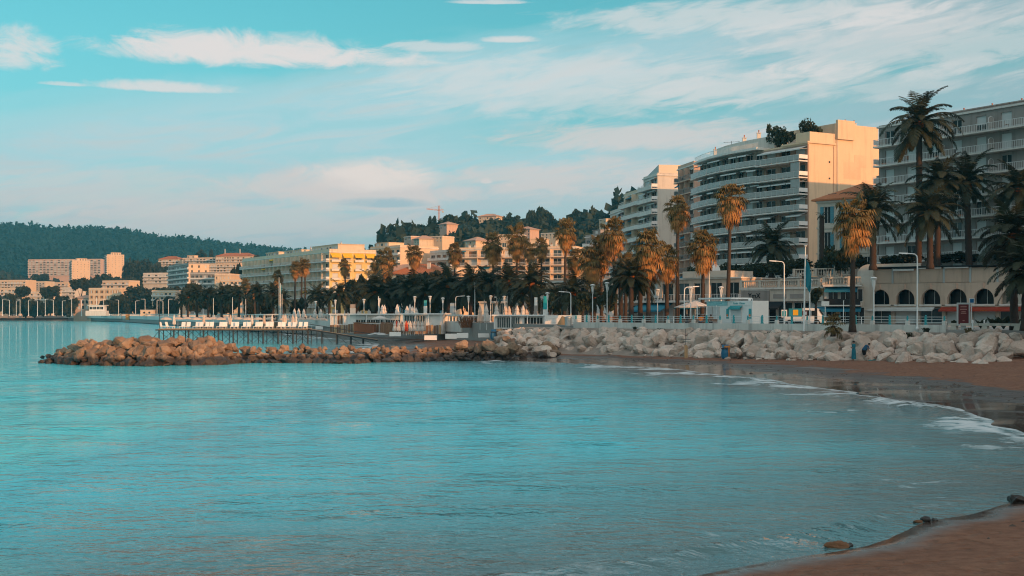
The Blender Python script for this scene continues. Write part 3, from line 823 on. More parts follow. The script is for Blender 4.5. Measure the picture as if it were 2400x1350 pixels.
def block(name, label, cat, p0, p1, D, z0, nf, fh, bays, wall, front=None, right=None, left=None, roof='flat', roofm=None, rh=3.0, parapet=.7, chim=(), group=None, pent=None, zg=None, cornice=True):
    """p0, p1: plan points of the seen facade's left and right end. Returns root, length, top"""
    p0, p1 = Vector(p0), Vector(p1); L = (p1 - p0).length
    root = top(name, label, cat, (p0.x, p0.y, 0), math.atan2(p1.y - p0.y, p1.x - p0.x), group)
    I = Matrix.Identity(4); zt = z0 + nf * fh; zg = PROM_Z - .4 if zg is None else zg
    fr = dict(front or {}); facade(root, I, L, z0, nf, fh, bays, fr.pop('wall', wall), **fr)
    rt = .3 if right else 0; lt = .3 if left else 0
    mb = MB().box(lt, L - rt, .3, D, z0 - .0, zt)
    mb.box(.02, L - .02, .02, D, zg, z0 - .002)
    mb.build('body', wall, root)
    if right:
        r = dict(right); facade(root, Matrix.Translation((L + .003, .003, 0)) @ Matrix.Rotation(R(90), 4, 'Z'), D, z0, nf, fh, r.pop('bays'), r.pop('wall', wall), **r)
    if left:
        r = dict(left); facade(root, Matrix.Translation((-.003, D, 0)) @ Matrix.Rotation(R(-90), 4, 'Z'), D - .003, z0, nf, fh, r.pop('bays'), r.pop('wall', wall), **r)
    if roof == 'flat':
        if cornice: MB().box(-.25, L + .25, -.25, D + .1, zt, zt + .25).build('cornice', SLABW, root)
        b = zt + .25 if cornice else zt
        MB().box(0, L, 0, .18, b, b + parapet).box(0, .18, .18, D, b, b + parapet).box(L - .18, L, .18, D, b, b + parapet).box(.18, L - .18, D - .18, D, b, b + parapet).build('parapet', wall, root)
    else:
        MB().box(-.2, L + .2, -.2, D + .1, zt, zt + .2).build('cornice', SLABW, root)
        hip_roof(root, I, 0, L, 0, D, zt + .46, rh, roofm or TILE, .7)
    b = zt + (.25 if roof == 'flat' else 0)
    if pent:
        for (xa, xb, ya, yb, h) in pent:
            po = MB().box(xa, xb, ya, yb, b + .002, b + h).box(xa - .3, xb + .3, ya - .3, yb, b + h, b + h + .15).build('penthouse', wall, root)
            n = max(1, int((xb - xa) / 2.6))
            for i in range(n):
                x = xa + (xb - xa) * (i + .5) / n
                put('window', window_mesh(1.5, min(1.9, h - .4), rnd.choice(['glass', 'bright', 'blind'])), po, Matrix.Translation((x - .75, ya - .056, b + .2)))
    for (x, y, h) in chim: chimney(root, I, x, y, b, h)
    return root, L, zt
FD = Vector((-.507, .862))       # direction in which the sea-front street runs away from the camera
FN = Vector((.862, .507))        # away from the sea

# --- the long pale apartment house at the right edge
p0 = G(2060, 192); p1 = p0 - FD * 62
ra, L_, zt_ = block('apartment_house', 'long pale apartment house with thin barred balconies behind the date palms at the right edge', 'building', p0, p1, 30, 9.8, 8, 2.87, 15, GREYW,
      front=dict(ww=.42, wh=2.15, rail='bars', sd=1.25, blind=.66, bright=.1, half=.08, awn=.06), left=dict(bays=5, ww=.3, wh=1.6, sill=.7, blind=.5), chim=[(4, 8, 1.4), (9, 8, 1.5), (14, 8, 1.5), (19, 8, 1.5), (27, 8, 1.4), (36, 8, 1.5)], zg=9.4, parapet=.15, pent=[(2, 60, 3.0, 12, .8)])
for i in range(3):                                         # rounded glass wind-screens between the flats
    for b in (3, 5, 8, 10):
        mb = MB(); pts = [(0, 0, 0), (0, 0, 1.6)] + [(-.0, -.55 + .55 * math.cos(a), 1.6 + .3 * math.sin(a)) for a in (.5, 1.0, 1.57)] + [(0, -1.0, 1.6), (0, -1.1, 0)]
        mb.tube(pts, [.035] * len(pts), 6)
        mb.add([(0, -.02, .05), (0, -1.02, .05), (0, -1.0, 1.6), (0, -.5, 1.85), (0, -.03, 1.6)], [(0, 1, 2, 3, 4)], 1)
        mb.build('wind_screen', [RAILW, PANELG], ra, Matrix.Translation((b * L_ / 15 + .02, -.05, 9.8 + 2.87 * (7 - i) + .03)))
# --- unseen blocks added at the right, sized and set to shade beach and promenade
q0 = Vector((53, 74)); q1 = Vector((46, -40))
block('shade_block', 'unseen plain cream block added at the right to shade the near beach', 'building', q0, q1, 14, 4, 4, 3.0, 18, CREAM, front=dict(ww=.4, rail='bars', sd=1.2))
block('shade_block', 'unseen second-row cream block added at the right to shade the kiosk', 'building', Vector((74, 76)), Vector((70, 20)), 26, 4, 6, 2.85, 10, CREAM, front=dict(ww=.4, rail='bars', sd=1.2))
block('shade_block', 'unseen taller cream block added at the right to shade palms and arcade', 'building', Vector((92, 118)), Vector((112, 84)), 26, 10.4, 4, 3.0, 8, CREAM, front=dict(ww=.4, rail='bars', sd=1.2))

# --- villa with the hipped tiled roof
pv0 = G(1916, 201); pv1 = G(2056, 194)
vv, Lv, zv = block('villa', 'old cream villa with hipped tile roof between the peach gable and the date palms', 'building', pv0, pv1, 15, 10.4, 3, 4.0, 3, STONE,
      front=dict(ww=.34, wh=2.6, sill=.7, blind=.1, shut=SHUTB), left=dict(bays=3, ww=.3, wh=2.5, sill=.7, blind=.2), roof='hip', rh=2.6, zg=10.0)
for i in range(4):
    MB().box(-.12, Lv + .12, -.14, -.004, 10.4 + i * 4 - .15, 10.4 + i * 4 + .12).build('string_course', STONE, vv)
for i in range(4):
    MB().lathe([(.3, 0), (.3, .25), (.22, .3), (.2, 3.2), (.3, 3.3), (.3, 3.5)], 12, 0, (0, 0, 0)).build('column', STONE, vv, T(.6 + i * (Lv - 1.2) / 3, -.32, 10.55))
chimney(vv, Matrix.Identity(4), Lv - 1.0, 3.2, zv + .6, 3.0, 1.2)
mb = MB()
for i in range(3): mb.box(1.2 + i * 2.2, 2.6 + i * 2.2, 1.2, 1.3, zv + 1.3, zv + 1.4)
mb.build('roof_light', GLASSB, vv)
def balustrade(name, label, pts, z, h=1.0, sp=.42, m=None, cat='balustrade', par=None, thick=.16):
    """stone balustrade: each baluster, pier and coping its own piece"""
    m = m or STONE
    p0 = Vector(pts[0]); root = par or top(name, label, cat, (p0.x, p0.y, z))
    bal = MB().lathe([(.09, 0), (.09, .06), (.05, .1), (.11, h * .34), (.05, h * .66), (.08, h - .2), (.08, h - .16)], 8).mesh('baluster', m)
    for a, b in zip(pts, pts[1:]):
        a = Vector(a) - p0; b = Vector(b) - p0; d = b - a; L = d.length; rz = math.atan2(d.y, d.x)
        M = T(a.x, a.y, 0 if par is None else z, rz)
        MB().box(0, L, -thick, thick, h - .16, h).build('coping', m, root, M); MB().box(0, L, -thick, thick, -.06, 0).build('base_course', m, root, M)
        n = int(L / sp); k = 0
        for i in range(n + 1):
            x = i * L / n
            if i % 9 == 0: MB().box(x - .2, x + .2, -thick - .02, thick + .02, -.08, h + .05).build('pier', m, root, M)
            else: put('baluster', bal, root, M @ Matrix.Translation((x, 0, 0)))
    return root
balustrade('terrace_balustrade', 'stone balustrade on the terrace edge in front of the villa', [G(1862, 190), G(1990, 183)], 10.6)

# --- peach corner block with the lit blank gable, and the taller gable behind it
c0 = G(1790, 233); c1 = G(1893, 223.3)
cb, Lc, zc = block('apartment_house', 'peach corner apartment house with deep balconies and a blank sunlit gable', 'building', c0, c1, 20, 11.4, 8, 2.9, 3, PEACH,
      front=dict(wall=PEACH_SHADE, ww=.66, wh=2.2, rail='glass', sd=2.1, awn=.55, awm=AWNW, aout=1.7, blind=.12, bright=.1), chim=[], zg=10.0, cornice=False, parapet=.2)
for i in range(3, 8):
    if i in (6, 5): MB().box(Lc - 2.3, Lc - .02, -1.86, -1.8, 11.4 + i * 2.9 + 1.1, 11.4 + i * 2.9 + 2.6).build('balcony_glazing', PANELG, cb)
MB().box(Lc - 6.4, Lc + 6.2 - 6.2 + .3, -.3, 6.6, zc + .2, zc + .5).build('roof_slab', PEACH, cb)
MB().box(Lc - 3.4, Lc + .1, .4, 6.4, zc + .5, zc + 2.2).build('penthouse', PEACH, cb)
e0 = c1 + FN * 6.6; e1 = e0 + FN * 10.6
tb, Lt, zt2 = block('apartment_house', 'tall peach gable wall with chimneys rising behind the corner block', 'building', e0 - Vector((0, 0)), e1, 18, 11.4, 9, 3.0, 3, PEACH,
      front=dict(rows=(99,)), chim=[(5.4, 3, .8), (7.6, 3, .8)], zg=10.0, cornice=False, parapet=.3)
MB().box(.1, 4.2, -.5, 0 - .004, zt2 - 2.5, zt2 + .9).build('stair_tower', PEACH, tb)
MB().box(9.2, 10.3, -.05, -.004, 28.5, 29.7).build('vent_panel', STONE, tb); MB().box(9.45, 10.05, -.08, -.05, 28.8, 29.3).build('vent', GLASS, tb)
PATCH = mat('patched_plaster', (.66, .49, .345), .85, .07, .6, dirt=.1)
for k, (x, z, w, h) in enumerate([(2.0, 29.0, 4.2, 3.0), (4.6, 31.2, 3.0, 2.2), (1.2, 26.4, 2.6, 1.8), (6.6, 27.4, 2.2, 1.6)]):
    MB().box(x, x + w, -.012 - .003 * k, -.003, z, z + h).build('plaster_patch', PATCH, tb)
MB().cyl((.35, -.09, 11.5), (.35, -.09, zt2 - 2.6), .06).build('drain_pipe', STONE, tb)
for z in (16, 22, 28): MB().box(7.4, 7.9, -.03, -.004, z, z + .4).build('vent', GLASS, tb)
MRc = Matrix.Translation((Lc + .003, .003, 0)) @ Matrix.Rotation(R(90), 4, 'Z')
MB().cyl((6.2, -.08, 11.5), (6.2, -.08, zc), .06).build('drain_pipe', PINKW, cb, MRc)
for z in (14.2, 17.1, 20.0, 22.9, 25.8, 28.7, 31.6): MB().box(5.0, 5.35, -.03, -.004, z, z + .3).build('vent', GLASS, cb, MRc)
def roof_plant(par, M, r, h, seed, nm='roof_shrub'):
    rs = random.Random(seed)
    lob = [(rs.uniform(-r, r) * .9, rs.uniform(-r, r) * .6, h * rs.uniform(.25, .85), r * rs.uniform(.3, .55), r * rs.uniform(.3, .5), h * rs.uniform(.18, .3)) for _ in range(8)]
    o = put(nm, crown_mesh('roof_shrub', LEAF, lob, 70, .14, seed), par, M)
    return o
for k, (x, y, r, h) in enumerate([(1.0, 2.0, 1.6, 4.0), (3.0, 1.8, 1.5, 3.2), (5.0, 2.0, 1.4, 2.6), (8.2, 3.4, 1.9, 4.6), (9.6, 3.0, 1.6, 4.0)]): roof_plant(cb, T(x, y, zc + .5), r, h, 70 + k)

# --- white curved apartment house
wc0 = G(1641, 257); wc1 = G(1790, 233)
ch = wc1 - wc0; nrm = Vector((ch.y, -ch.x)).normalized(); nrm = nrm if nrm.y < 0 else -nrm
wpts = [wc0 + ch * t + nrm * (2.6 * math.sin(math.pi * (t * .8 + .1)) - .8) for t in (0, .2, .4, .6, .8, 1)]
WR = top('apartment_house', 'white apartment house with a curved front and long stacked balconies', 'building', (wpts[0].x, wpts[0].y, 0))
for a, b in zip(wpts, wpts[1:]):
    d = b - a; o = a - wpts[0]
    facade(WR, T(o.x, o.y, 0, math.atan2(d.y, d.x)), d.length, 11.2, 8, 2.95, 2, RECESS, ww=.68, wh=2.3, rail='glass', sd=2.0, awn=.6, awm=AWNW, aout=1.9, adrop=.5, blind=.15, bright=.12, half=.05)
poly = [p - wpts[0] - nrm * .31 for p in wpts] + [wpts[-1] - wpts[0] - nrm * 16, -nrm * 16]
MB().poly([(p.x, p.y) for p in poly], 10.2, 11.2 + 8 * 2.95).build('body', WHITE, WR)
zr = 11.2 + 8 * 2.95
polyr = [p - wpts[0] + nrm * 1.5 for p in wpts] + [wpts[-1] - wpts[0] - nrm * 15, -nrm * 15]
MB().poly([(p.x, p.y) for p in polyr], zr + .01, zr + .4).build('roof_slab', SLABW, WR)
polyr = [p - wpts[0] - nrm * 2.2 for p in wpts[1:]] + [wpts[-1] - wpts[0] - nrm * 12, wpts[1] - wpts[0] - nrm * 12]
MB().poly([(p.x, p.y) for p in polyr], zr + .41, zr + 2.7).build('penthouse', WHITE, WR)
for a, b in zip(wpts, wpts[1:]):
    d = b - a; o = a - wpts[0] + nrm * 1.2
    put('balcony_railing', rail_mesh(d.length, 'bars'), WR, T(o.x, o.y, zr + .4, math.atan2(d.y, d.x)))
for t, hh in ((.03, 2.6), (.5, 3.4), (.72, 3.6)):
    p = wc0 + ch * t - nrm * 3 - wpts[0]; chimney(WR, Matrix.Identity(4), p.x, p.y, zr + .4, hh)
MB().box(-1.1, 1.1, -.8, .8, 0, 2.4).build('lift_housing', BROWNP, WR, T(*(wc0 + ch * .42 - nrm * 2.5 - wpts[0]), zr + .4, .4))
mb = MB().cyl((0, 0, 0), (0, 0, 3.6), .05).bar((-1.6, 0, 3.3), (1.6, 0, 3.5), .05)
for i in range(6): mb.bar((-1.4 + i * .55, -.4, 3.35 + i * .03), (-1.4 + i * .55, .4, 3.35 + i * .03), .03)
mb.build('aerial', METD, WR, T(*(wc0 + ch * .3 - nrm * 3 - wpts[0]), zr + .4))

# --- narrow pink house, sloping-balcony house, stepped house further along
block('apartment_house', 'narrow pink apartment house squeezed beside the white curved one', 'building', G(1589, 276), G(1626, 266), 16, 8, 10, 2.78, 3, PINKW,
      front=dict(ww=.72, wh=2.1, rail='darkbars', slabm=PINKW, sd=1.0, blind=.15, div=1, awn=.3, awm=AWNB, aout=.8), right=dict(bays=4, ww=.25, wh=1.4, sill=.8), zg=3.4)
d0 = G(1508, 302); d1 = G(1541, 292)
db, Ld, zd = block('apartment_house', 'apartment house with slanted balcony panels and a pale lit gable', 'building', d0, d1, 7.5, 8, 10, 2.85, 2, WHITE,
      front=dict(ww=.7, wh=2.1, rail='solid', sd=1.5, blind=.25, awn=.5), chim=[(2.5, 5, .8)], zg=3.4, parapet=.4)
for i in range(2, 10):
    for k in range(2):
        MB().add([(0, -1.45, 0), (.1, -1.45, 0), (.9, -.1, 2.3), (.8, -.1, 2.3), (0, -1.40, 0), (.1, -1.40, 0), (.9, -.04, 2.3), (.8, -.04, 2.3)], [(0, 1, 2, 3), (7, 6, 5, 4), (0, 4, 5, 1), (1, 5, 6, 2), (2, 6, 7, 3), (3, 7, 4, 0)]).build('slanted_screen', WHITE, db, T(.7 + k * Ld / 2, 0, 8 + i * 2.85))
MB().add([(0, 0, 0), (Ld, 0, 0), (Ld, 0, 2.2), (Ld * .5, 1.5, 2.2), (0, 6, 0), (Ld, 6, 0), (Ld, 6, 2.2)], [(0, 1, 2, 3), (0, 3, 4), (1, 5, 6, 2), (3, 2, 6), (3, 6, 4), (4, 6, 5)]).build('roof_glazing', PANELG, db, T(0, .3, zd + .3))
block('apartment_house', 'pale stepped apartment house with deep shaded loggias at the far end of the row', 'building', G(1462, 322), G(1509, 304), 18, 8, 9, 2.9, 3, CREAM,
      front=dict(ww=.74, wh=2.2, rail='solid', sd=1.5, blind=.15, awn=.6, awm=AWNB, aout=1.2, div=1), zg=3.4)
block('apartment_house', 'low pale flats stepping down beside the hill below the loggia house', 'building', G(1430, 345), G(1466, 327), 16, 8, 8, 2.95, 2, WHITE,
      front=dict(ww=.7, wh=2.2, rail='solid', sd=1.4, blind=.2, awn=.3), pent=[(4, 10, 2, 9, 2.4)], zg=3.4)

# --- yellow hotel block
y1 = Vector((gx(772, 440), 440)); y0 = y1 + FD * 92
yb, Ly, zy = block('apartment_house', 'long apartment house with a glowing yellow end wall and yellow awnings', 'building', y0, y1, 17.5, 4.2, 7, 3.12, 21, CREAM,
      front=dict(wall=CREAM, ww=.62, wh=2.3, rail='bars', sd=1.3, blind=.35, bright=.2, div=1, awn=.06, awm=AWNY), right=dict(bays=4, wall=YELLOW, ww=.5, wh=2.2, rail=None, blind=.55),
      pent=[(20, 34, 3, 12, 2.4), (40, 58, 3, 13, 2.2), (66, 90, 4, 14, 2.8)], chim=[(62, 5, 2.5), (88, 6, 3.2)], parapet=1.0)
MR = Matrix.Translation((Ly + .003, .003, 0)) @ Matrix.Rotation(R(90), 4, 'Z')
for b in range(4):
    put('awning', awning_mesh(3.5, 1.4, 1.3, AWNY), yb, MR @ Matrix.Translation((b * 4.37 + .4, -.05, zy - .25)))
    for i in range(1, 7):
        MB().box(.5, 3.8, -.9, -.004, -.18, 0).build('balcony_slab', YELLOW, yb, MR @ Matrix.Translation((b * 4.37, 0, 4.2 + i * 3.12)))
        put('balcony_railing', rail_mesh(3.3, 'solid' if b != 1 else 'bars'), yb, MR @ Matrix.Translation((b * 4.37 + .5, -.85, 4.2 + i * 3.12)))

# --- middle apartment house above the palms, facing the sun
m0 = G(1066, 436); m1 = G(1350, 424)
mbk_, Lm, zm = block('apartment_house', 'wide low apartment house with brown panels and long sunlit balconies above the palms', 'building', m0, m1, 16, 4.6, 8, 2.76, 10, PEACH,
      front=dict(ww=.66, wh=2.1, rail='bars', sd=1.6, kinds=['brown', 'brown', 'glass', 'bright', 'blind'], div=2, awn=.25, awm=AWNB, aout=1.0, slabm=PEACH),
      chim=[(4, 4, 1.2), (6, 4, 1.3), (12.5, 4, 1.1), (16, 4, 1.4), (24, 4, 1.2), (33, 4, 1.2), (35, 4, 1.1), (37.5, 4, 1.5)], parapet=.5, pent=[(15.5, 18, 3, 8, 2.4), (26, 31, 3, 8, 3.2)])
# --- houses behind and between
BK = 'town buildings behind the sea front'
rv = block('villa', 'villa with a broad rust-red hipped roof behind the dark trees', 'building', G(912, 402), G(1038, 396), 13, 4, 3, 4.3, 6, CREAM, front=dict(ww=.35, wh=2.4, sill=.8, blind=.3, shut=SHUTB), roof='hip', rh=3.4)[0]
for x in (6, 12.3): chimney(rv, Matrix.Identity(4), x, 3, 18.2, 2.6, 1.0)
block('apartment_house', 'white stepped flats with long balconies behind the yellow house', 'building', G(868, 535), G(938, 520), 20, 4.5, 9, 3.05, 6, PEACH, front=dict(ww=.6, wh=2.0, rail='solid', sd=1.3, blind=.4), pent=[(1, 10, 2, 10, 2.2)])
block('apartment_house', 'second white flats stepping lower beside the hill wood', 'building', G(930, 545), G(1000, 530), 18, 4.5, 8, 3.05, 6, PEACH, front=dict(ww=.6, wh=2.0, rail='solid', sd=1.3, blind=.4), pent=[(3, 9, 2, 10, 2.0)])
block('apartment_house', 'white house with a pale hipped roof behind the fan palms', 'building', G(880, 480), G(962, 470), 15, 4.5, 5, 3.2, 5, WHITE, front=dict(ww=.5, wh=2.0, rail='solid', sd=1.2, blind=.4), roof='hip', roofm=TILEP, rh=2.6)
block('apartment_house', 'small round-cornered pink house beside the red-roofed villa', 'building', G(1026, 420), G(1070, 415), 12, 4, 4, 3.7, 3, PEACH, front=dict(ww=.4, wh=2.2, blind=.6), parapet=1.0)
block('apartment_house', 'terraced flats with dark recessed balconies below the hill', 'building', G(1008, 525), G(1062, 512), 14, 5, 8, 3.1, 4, WHITE, front=dict(ww=.7, wh=2.0, rail='solid', sd=1.4, kinds=['glass', 'brown']))
block('apartment_house', 'grey flats half hidden by palms left of the stepped house', 'building', G(1372, 440), G(1428, 425), 14, 10, 7, 3.0, 4, GREYW, front=dict(ww=.6, wh=1.9, rail='solid', sd=1.3), pent=[(2, 7, 2, 8, 2.2)])

# villas on the near hill: column, row of the eaves, width and height in pixels, distance
for k, (px, py, w, h, Y, nfl, hp, lab) in enumerate([
    (1020, 556, 33, 12, 640, 2, 0, 'long cream villa lit orange low on the wooded hill'), (976, 562, 13, 14, 640, 3, 1, 'tiny orange-roofed house low on the wooded hill'),
    (955, 556, 16, 8, 650, 2, 0, 'leftmost pale house on the wooded hill'), (1102, 566, 26, 22, 580, 3, 1, 'stepped villa with roof terraces above the wide low flats'),
    (1142, 508, 42, 26, 860, 4, 1, 'large pale villa standing on the hill crest'), (1226, 539, 32, 22, 740, 3, 1, 'tiled villa half way up the hill among trees'),
    (1180, 552, 80, 18, 640, 3, 0, 'long pink mansion with battlement chimneys behind the fan palms'), (1285, 548, 34, 12, 700, 2, 0, 'flat-roofed white house among the hill trees'),
    (1038, 527, 18, 10, 820, 2, 1, 'small villa near the crane on the hill'), (1412, 515, 16, 8, 760, 2, 0, 'white house high on the right part of the hill')]):
    block('hill_villa', lab, 'villa', G(px - w / 2, Y + 3), G(px + w / 2, Y - 3), 9, gz(py + h, Y), nfl, h / FPX * Y / nfl, max(2, w // 8), [PEACH, CREAM, PINKW][k % 3],
          front=dict(ww=.4, wh=max(.6, h / FPX * Y / nfl * .6), sill=.4, blind=.2), roof='hip' if hp else 'flat', roofm=TILEP, rh=1.8, parapet=.3, zg=gz(py + h, Y) - 14, group='villas on the wooded hill')
# crane
kz = gz(527, 870)
cr = top('tower_crane', 'thin orange tower crane above the hill villas', 'crane', (*G(1029, 870), kz - 6))
mk = MB(); ORC = mat('crane_paint', (.55, .2, .06), .6)
for sx in (-.5, .5):
    for sy in (-.5, .5): mk.box(sx - .12, sx + .12, sy - .12, sy + .12, 0, 19)
for i in range(9): mk.bar((-.5, -.5, i * 2.1), (.5, -.5, i * 2.1 + 2.1), .1); mk.bar((.5, .5, i * 2.1), (-.5, .5, i * 2.1 + 2.1), .1)
mk.build('mast', ORC, cr)
mk = MB().bar((3, 0, 15.4), (-8.5, 0, 16.7), .25).bar((3, 0, 16.4), (-8.5, 0, 17.0), .2).bar((0, 0, 19), (-8, 0, 17), .08).bar((0, 0, 19), (3, 0, 16), .08)
for i in range(8): mk.bar((-i, 0, 15.8 + i * .12), (-i - 1, 0, 16.7 + i * .05), .1)
mk.build('jib', ORC, cr); MB().box(2, 3.2, -.5, .5, 14.4, 15.4).build('counterweight', CONC, cr)

# --- far left quarter: towers, slabs, houses (px0, px1, row of roof, row of base, distance, floors, bays, wall, style, label)
def far_block(px0, px1, pyt, pyb, Y, nf, bays, wall, lab, turn=.15, **kw):
    w = (px1 - px0) / FPX * Y
    z0, z1 = gz(pyb, Y), gz(pyt, Y); fh = (z1 - z0) / nf
    f = dict(ww=.62, wh=fh * .62, sill=fh * .1, rail='solid', sd=1.2, blind=.35, rh=min(1.0, fh * .3)); f.update(kw.pop('front', {}))
    return block('far_apartment_house', lab, 'building', G(px0, Y + w * turn), G(px1, Y - w * turn), kw.pop('D', 14), z0, nf, fh, bays, wall, front=f, zg=z0 - 30, group='buildings at the far end of the bay', **kw)
def side_tower(pxa, pxb, pxc, pyt, pyb, Y, nf, lab):
    """tower with a dark balcony face on the left and a lit blank face on the right"""
    z0, z1 = gz(pyb, Y), gz(pyt, Y); fh = (z1 - z0) / nf
    a = G(pxb, Y)
    L = (pxc - pxb) / FPX * Y * 1.02; b = G(pxc, Y + .42 * L)
    root, LL, zz = block('far_apartment_house', lab, 'building', a, b, L * .9, z0, nf, fh, 5, PEACH, front=dict(ww=.16, wh=fh * .4, sill=fh * .4, blind=.2, bright=.1),
                  left=dict(bays=4, ww=.8, wh=fh * .7, sill=.1, rail='solid', sd=1.2, kinds=['glass', 'glass', 'bright']), zg=z0 - 30, group='buildings at the far end of the bay', pent=[(L * .25, L * .8, 3, L * .6, 3.0)])
far_block(66, 236, 609, 645, 1750, 9, 20, PINKW, 'very long slab of flats on the far hillside behind the two towers', .1)
side_tower(152, 169, 211, 612, 672, 1450, 11, 'nearer of the two sunlit tower blocks at the far left')
side_tower(234, 251, 291, 598, 652, 1500, 11, 'taller right-hand one of the two sunlit tower blocks')
far_block(-40, 60, 659, 690, 1050, 5, 14, PEACH, 'long low flats at the far left edge, upper row')
far_block(20, 105, 662, 680, 1120, 4, 12, CREAM, 'second low flats at the far left, behind the upper row')
far_block(-60, 44, 678, 715, 960, 5, 12, PEACH, 'broad flats at the left edge near the beach')
far_block(62, 118, 686, 712, 960, 3, 7, CREAM, 'pale low house between pines at the far left')
far_block(100, 160, 664, 684, 1150, 3, 7, PEACH, 'low terraced flats below the nearer tower')
far_block(145, 176, 676, 700, 980, 3, 4, WHITE, 'small white house below the nearer tower')
far_block(240, 302, 660, 676, 1000, 2, 7, PEACH, 'flat-roofed white villa above the shuttered house', .2)
far_block(208, 282, 678, 727, 850, 4, 6, PEACH, 'cream house with ochre shutters beside the far beach', .12, front=dict(ww=.3, wh=1.9, sill=.8, rail=None, shut=SHUTO, blind=.4))
far_block(172, 208, 700, 726, 860, 2, 4, PINKW, 'low pink house left of the ochre-shuttered one', .1, front=dict(rail=None), roof='hip', roofm=TILEP, rh=2.0)
far_block(336, 396, 642, 664, 1050, 3, 7, WHITE, 'white modern villa in shade below the pines')
far_block(372, 418, 608, 624, 1250, 3, 6, PEACH, 'orange-lit house with tiled roof high on the left slope', .15, roof='hip', roofm=TILE, rh=3.0)
far_block(428, 506, 606, 634, 1230, 5, 10, PEACH, 'row of sunlit terraced flats on the slope', .2, pent=[(4, 12, 2, 8, 3)])
far_block(506, 592, 601, 628, 1200, 4, 14, PEACH, 'white hotel with arcaded bays and two chimneys on the slope', .1, roof='hip', roofm=TILE, rh=3.2, chim=[(7, 5, 7), (22, 5, 7)])
far_block(470, 560, 620, 650, 1080, 5, 12, PEACH, 'long pale flats with rows of dark windows below the hotel', .15)
far_block(574, 600, 612, 640, 1080, 4, 4, CREAM, 'small cream house beside the end of the yellow row')
z0_ = gz(688, 820)
block('far_apartment_house', 'tall old house with shade-toned front and sun-toned side near the left trees', 'building', G(394, 850), G(442, 800), 13, z0_, 6, (gz(622, 820) - z0_) / 6, 6, GREYW, front=dict(ww=.45, wh=1.9, rail='solid', sd=.9, blind=.4),
      right=dict(bays=3, wall=PEACH, ww=.25, wh=1.6, sill=.8), zg=z0_ - 20, group='buildings at the far end of the bay')  # shade and sunlight put into the front and side wall colours
far_block(446, 505, 642, 690, 730, 4, 6, GREYW, 'low shaded villa with wide white eaves behind the palms', .15)
far_block(503, 540, 645, 690, 715, 4, 4, PEACH, 'sunlit white villa end beside the wide eaves', .1, front=dict(rail=None, ww=.3))
far_block(520, 566, 658, 690, 700, 3, 5, PEACH, 'lower sunlit wing of the white villa', .1)
far_block(356, 412, 684, 704, 780, 2, 6, PEACH, 'small sunlit house among the left palms', .1)

# ================================================================== PALMS AND TREES
def quads_mesh(name, Q, mats, mi=None):
    V = np.asarray(Q).reshape(-1, 3)
    me = np_mesh(name, V, np.arange(len(V)).reshape(-1, 4), mats)
    if mi is not None: me.polygons.foreach_set('material_index', np.asarray(mi, np.int32))
    return me
def feather(elev, length, droop, n, wide, rs):
    """one feather leaf of a date palm: arched rib with two ranks of leaflets (x outward, z up)"""
    Q = []; p = np.array([0., 0, 0]); st = 14; pts = []; dirs = []
    tw = rs.uniform(-.25, .25)
    for i in range(st + 1):
        a = elev - droop * (i / st) ** 1.3
        d = np.array([math.cos(a), tw * i / st, math.sin(a)]); d /= np.linalg.norm(d)
        pts.append(p.copy()); dirs.append(d); p = p + d * length / st
    for i in range(st):
        w = .05 * (1 - i / st) + .012; s = np.array([0, w, 0]); u = np.array([0, 0, w])
        Q += [[pts[i] - s, pts[i] + s, pts[i + 1] + s, pts[i + 1] - s], [pts[i] - u, pts[i] + u, pts[i + 1] + u, pts[i + 1] - u]]
    for k in range(n):
        t = .12 + .88 * k / n; f = t * st; i = min(int(f), st - 1); q = pts[i] + (pts[i + 1] - pts[i]) * (f - i); d = dirs[i]
        up = np.cross(d, [0, 1, 0]); up = up if up[2] > 0 else -up
        ll = length * .17 * math.sin(math.pi * min(1, .12 + .86 * t)) * rs.uniform(.85, 1.15) + .12
        for s in (-1, 1):
            ld = np.array([0, s, 0]) * .78 + d * .62 + up * rs.uniform(-.1, .25) + np.array([0, 0, -.25]); ld /= np.linalg.norm(ld)
            wv = np.cross(ld, up); wv = wv / np.linalg.norm(wv) * wide
            m_ = q + ld * ll * .55; e = q + ld * ll + np.array([0, 0, -.12 * ll])
            Q += [[q - wv * .5, q + wv * .5, m_ + wv, m_ - wv], [m_ - wv, m_ + wv, e + wv * .15, e - wv * .15]]
    return np.array(Q)
def fan(elev, pet, rad, nseg, rs, dead=False):
    """one fan leaf: stalk and a pleated hand of segments with hanging tips"""
    Q = []; st = 4; p = np.array([0., 0, 0]); d = None; dr = .5 if not dead else .2
    for i in range(st):
        a = elev - dr * i / st; d = np.array([math.cos(a), 0, math.sin(a)]); q = p + d * pet / st; s = np.array([0, .03, 0]); u = np.array([0, 0, .03])
        Q += [[p - s, p + s, q + s, q - s], [p - u, p + u, q + u, q - u]]; p = q
    up = np.array([-d[2], 0, d[0]])
    spread = 1.9 if not dead else 1.0
    for k in range(nseg):
        w = (k / (nseg - 1) - .5) * 2 * spread
        sd = d * math.cos(w) + np.array([0, 1, 0]) * math.sin(w) + up * (.12 if k % 2 else -.05)
        sd /= np.linalg.norm(sd); L = rad * (1 - .22 * abs(w) / spread) * rs.uniform(.85, 1.1)
        wv = np.cross(sd, up); wv = wv / (np.linalg.norm(wv) + 1e-6) * rad * (.085 if not dead else .06)
        m_ = p + sd * L * .6; hang = np.array([0, 0, -1.0]); e = m_ + (sd * .45 + hang * (.75 if not dead else .95)) * L * .55
        Q += [[p - wv * .3, p + wv * .3, m_ + wv, m_ - wv], [m_ - wv, m_ + wv, e + wv * .2, e - wv * .2]]
    return np.array(Q)
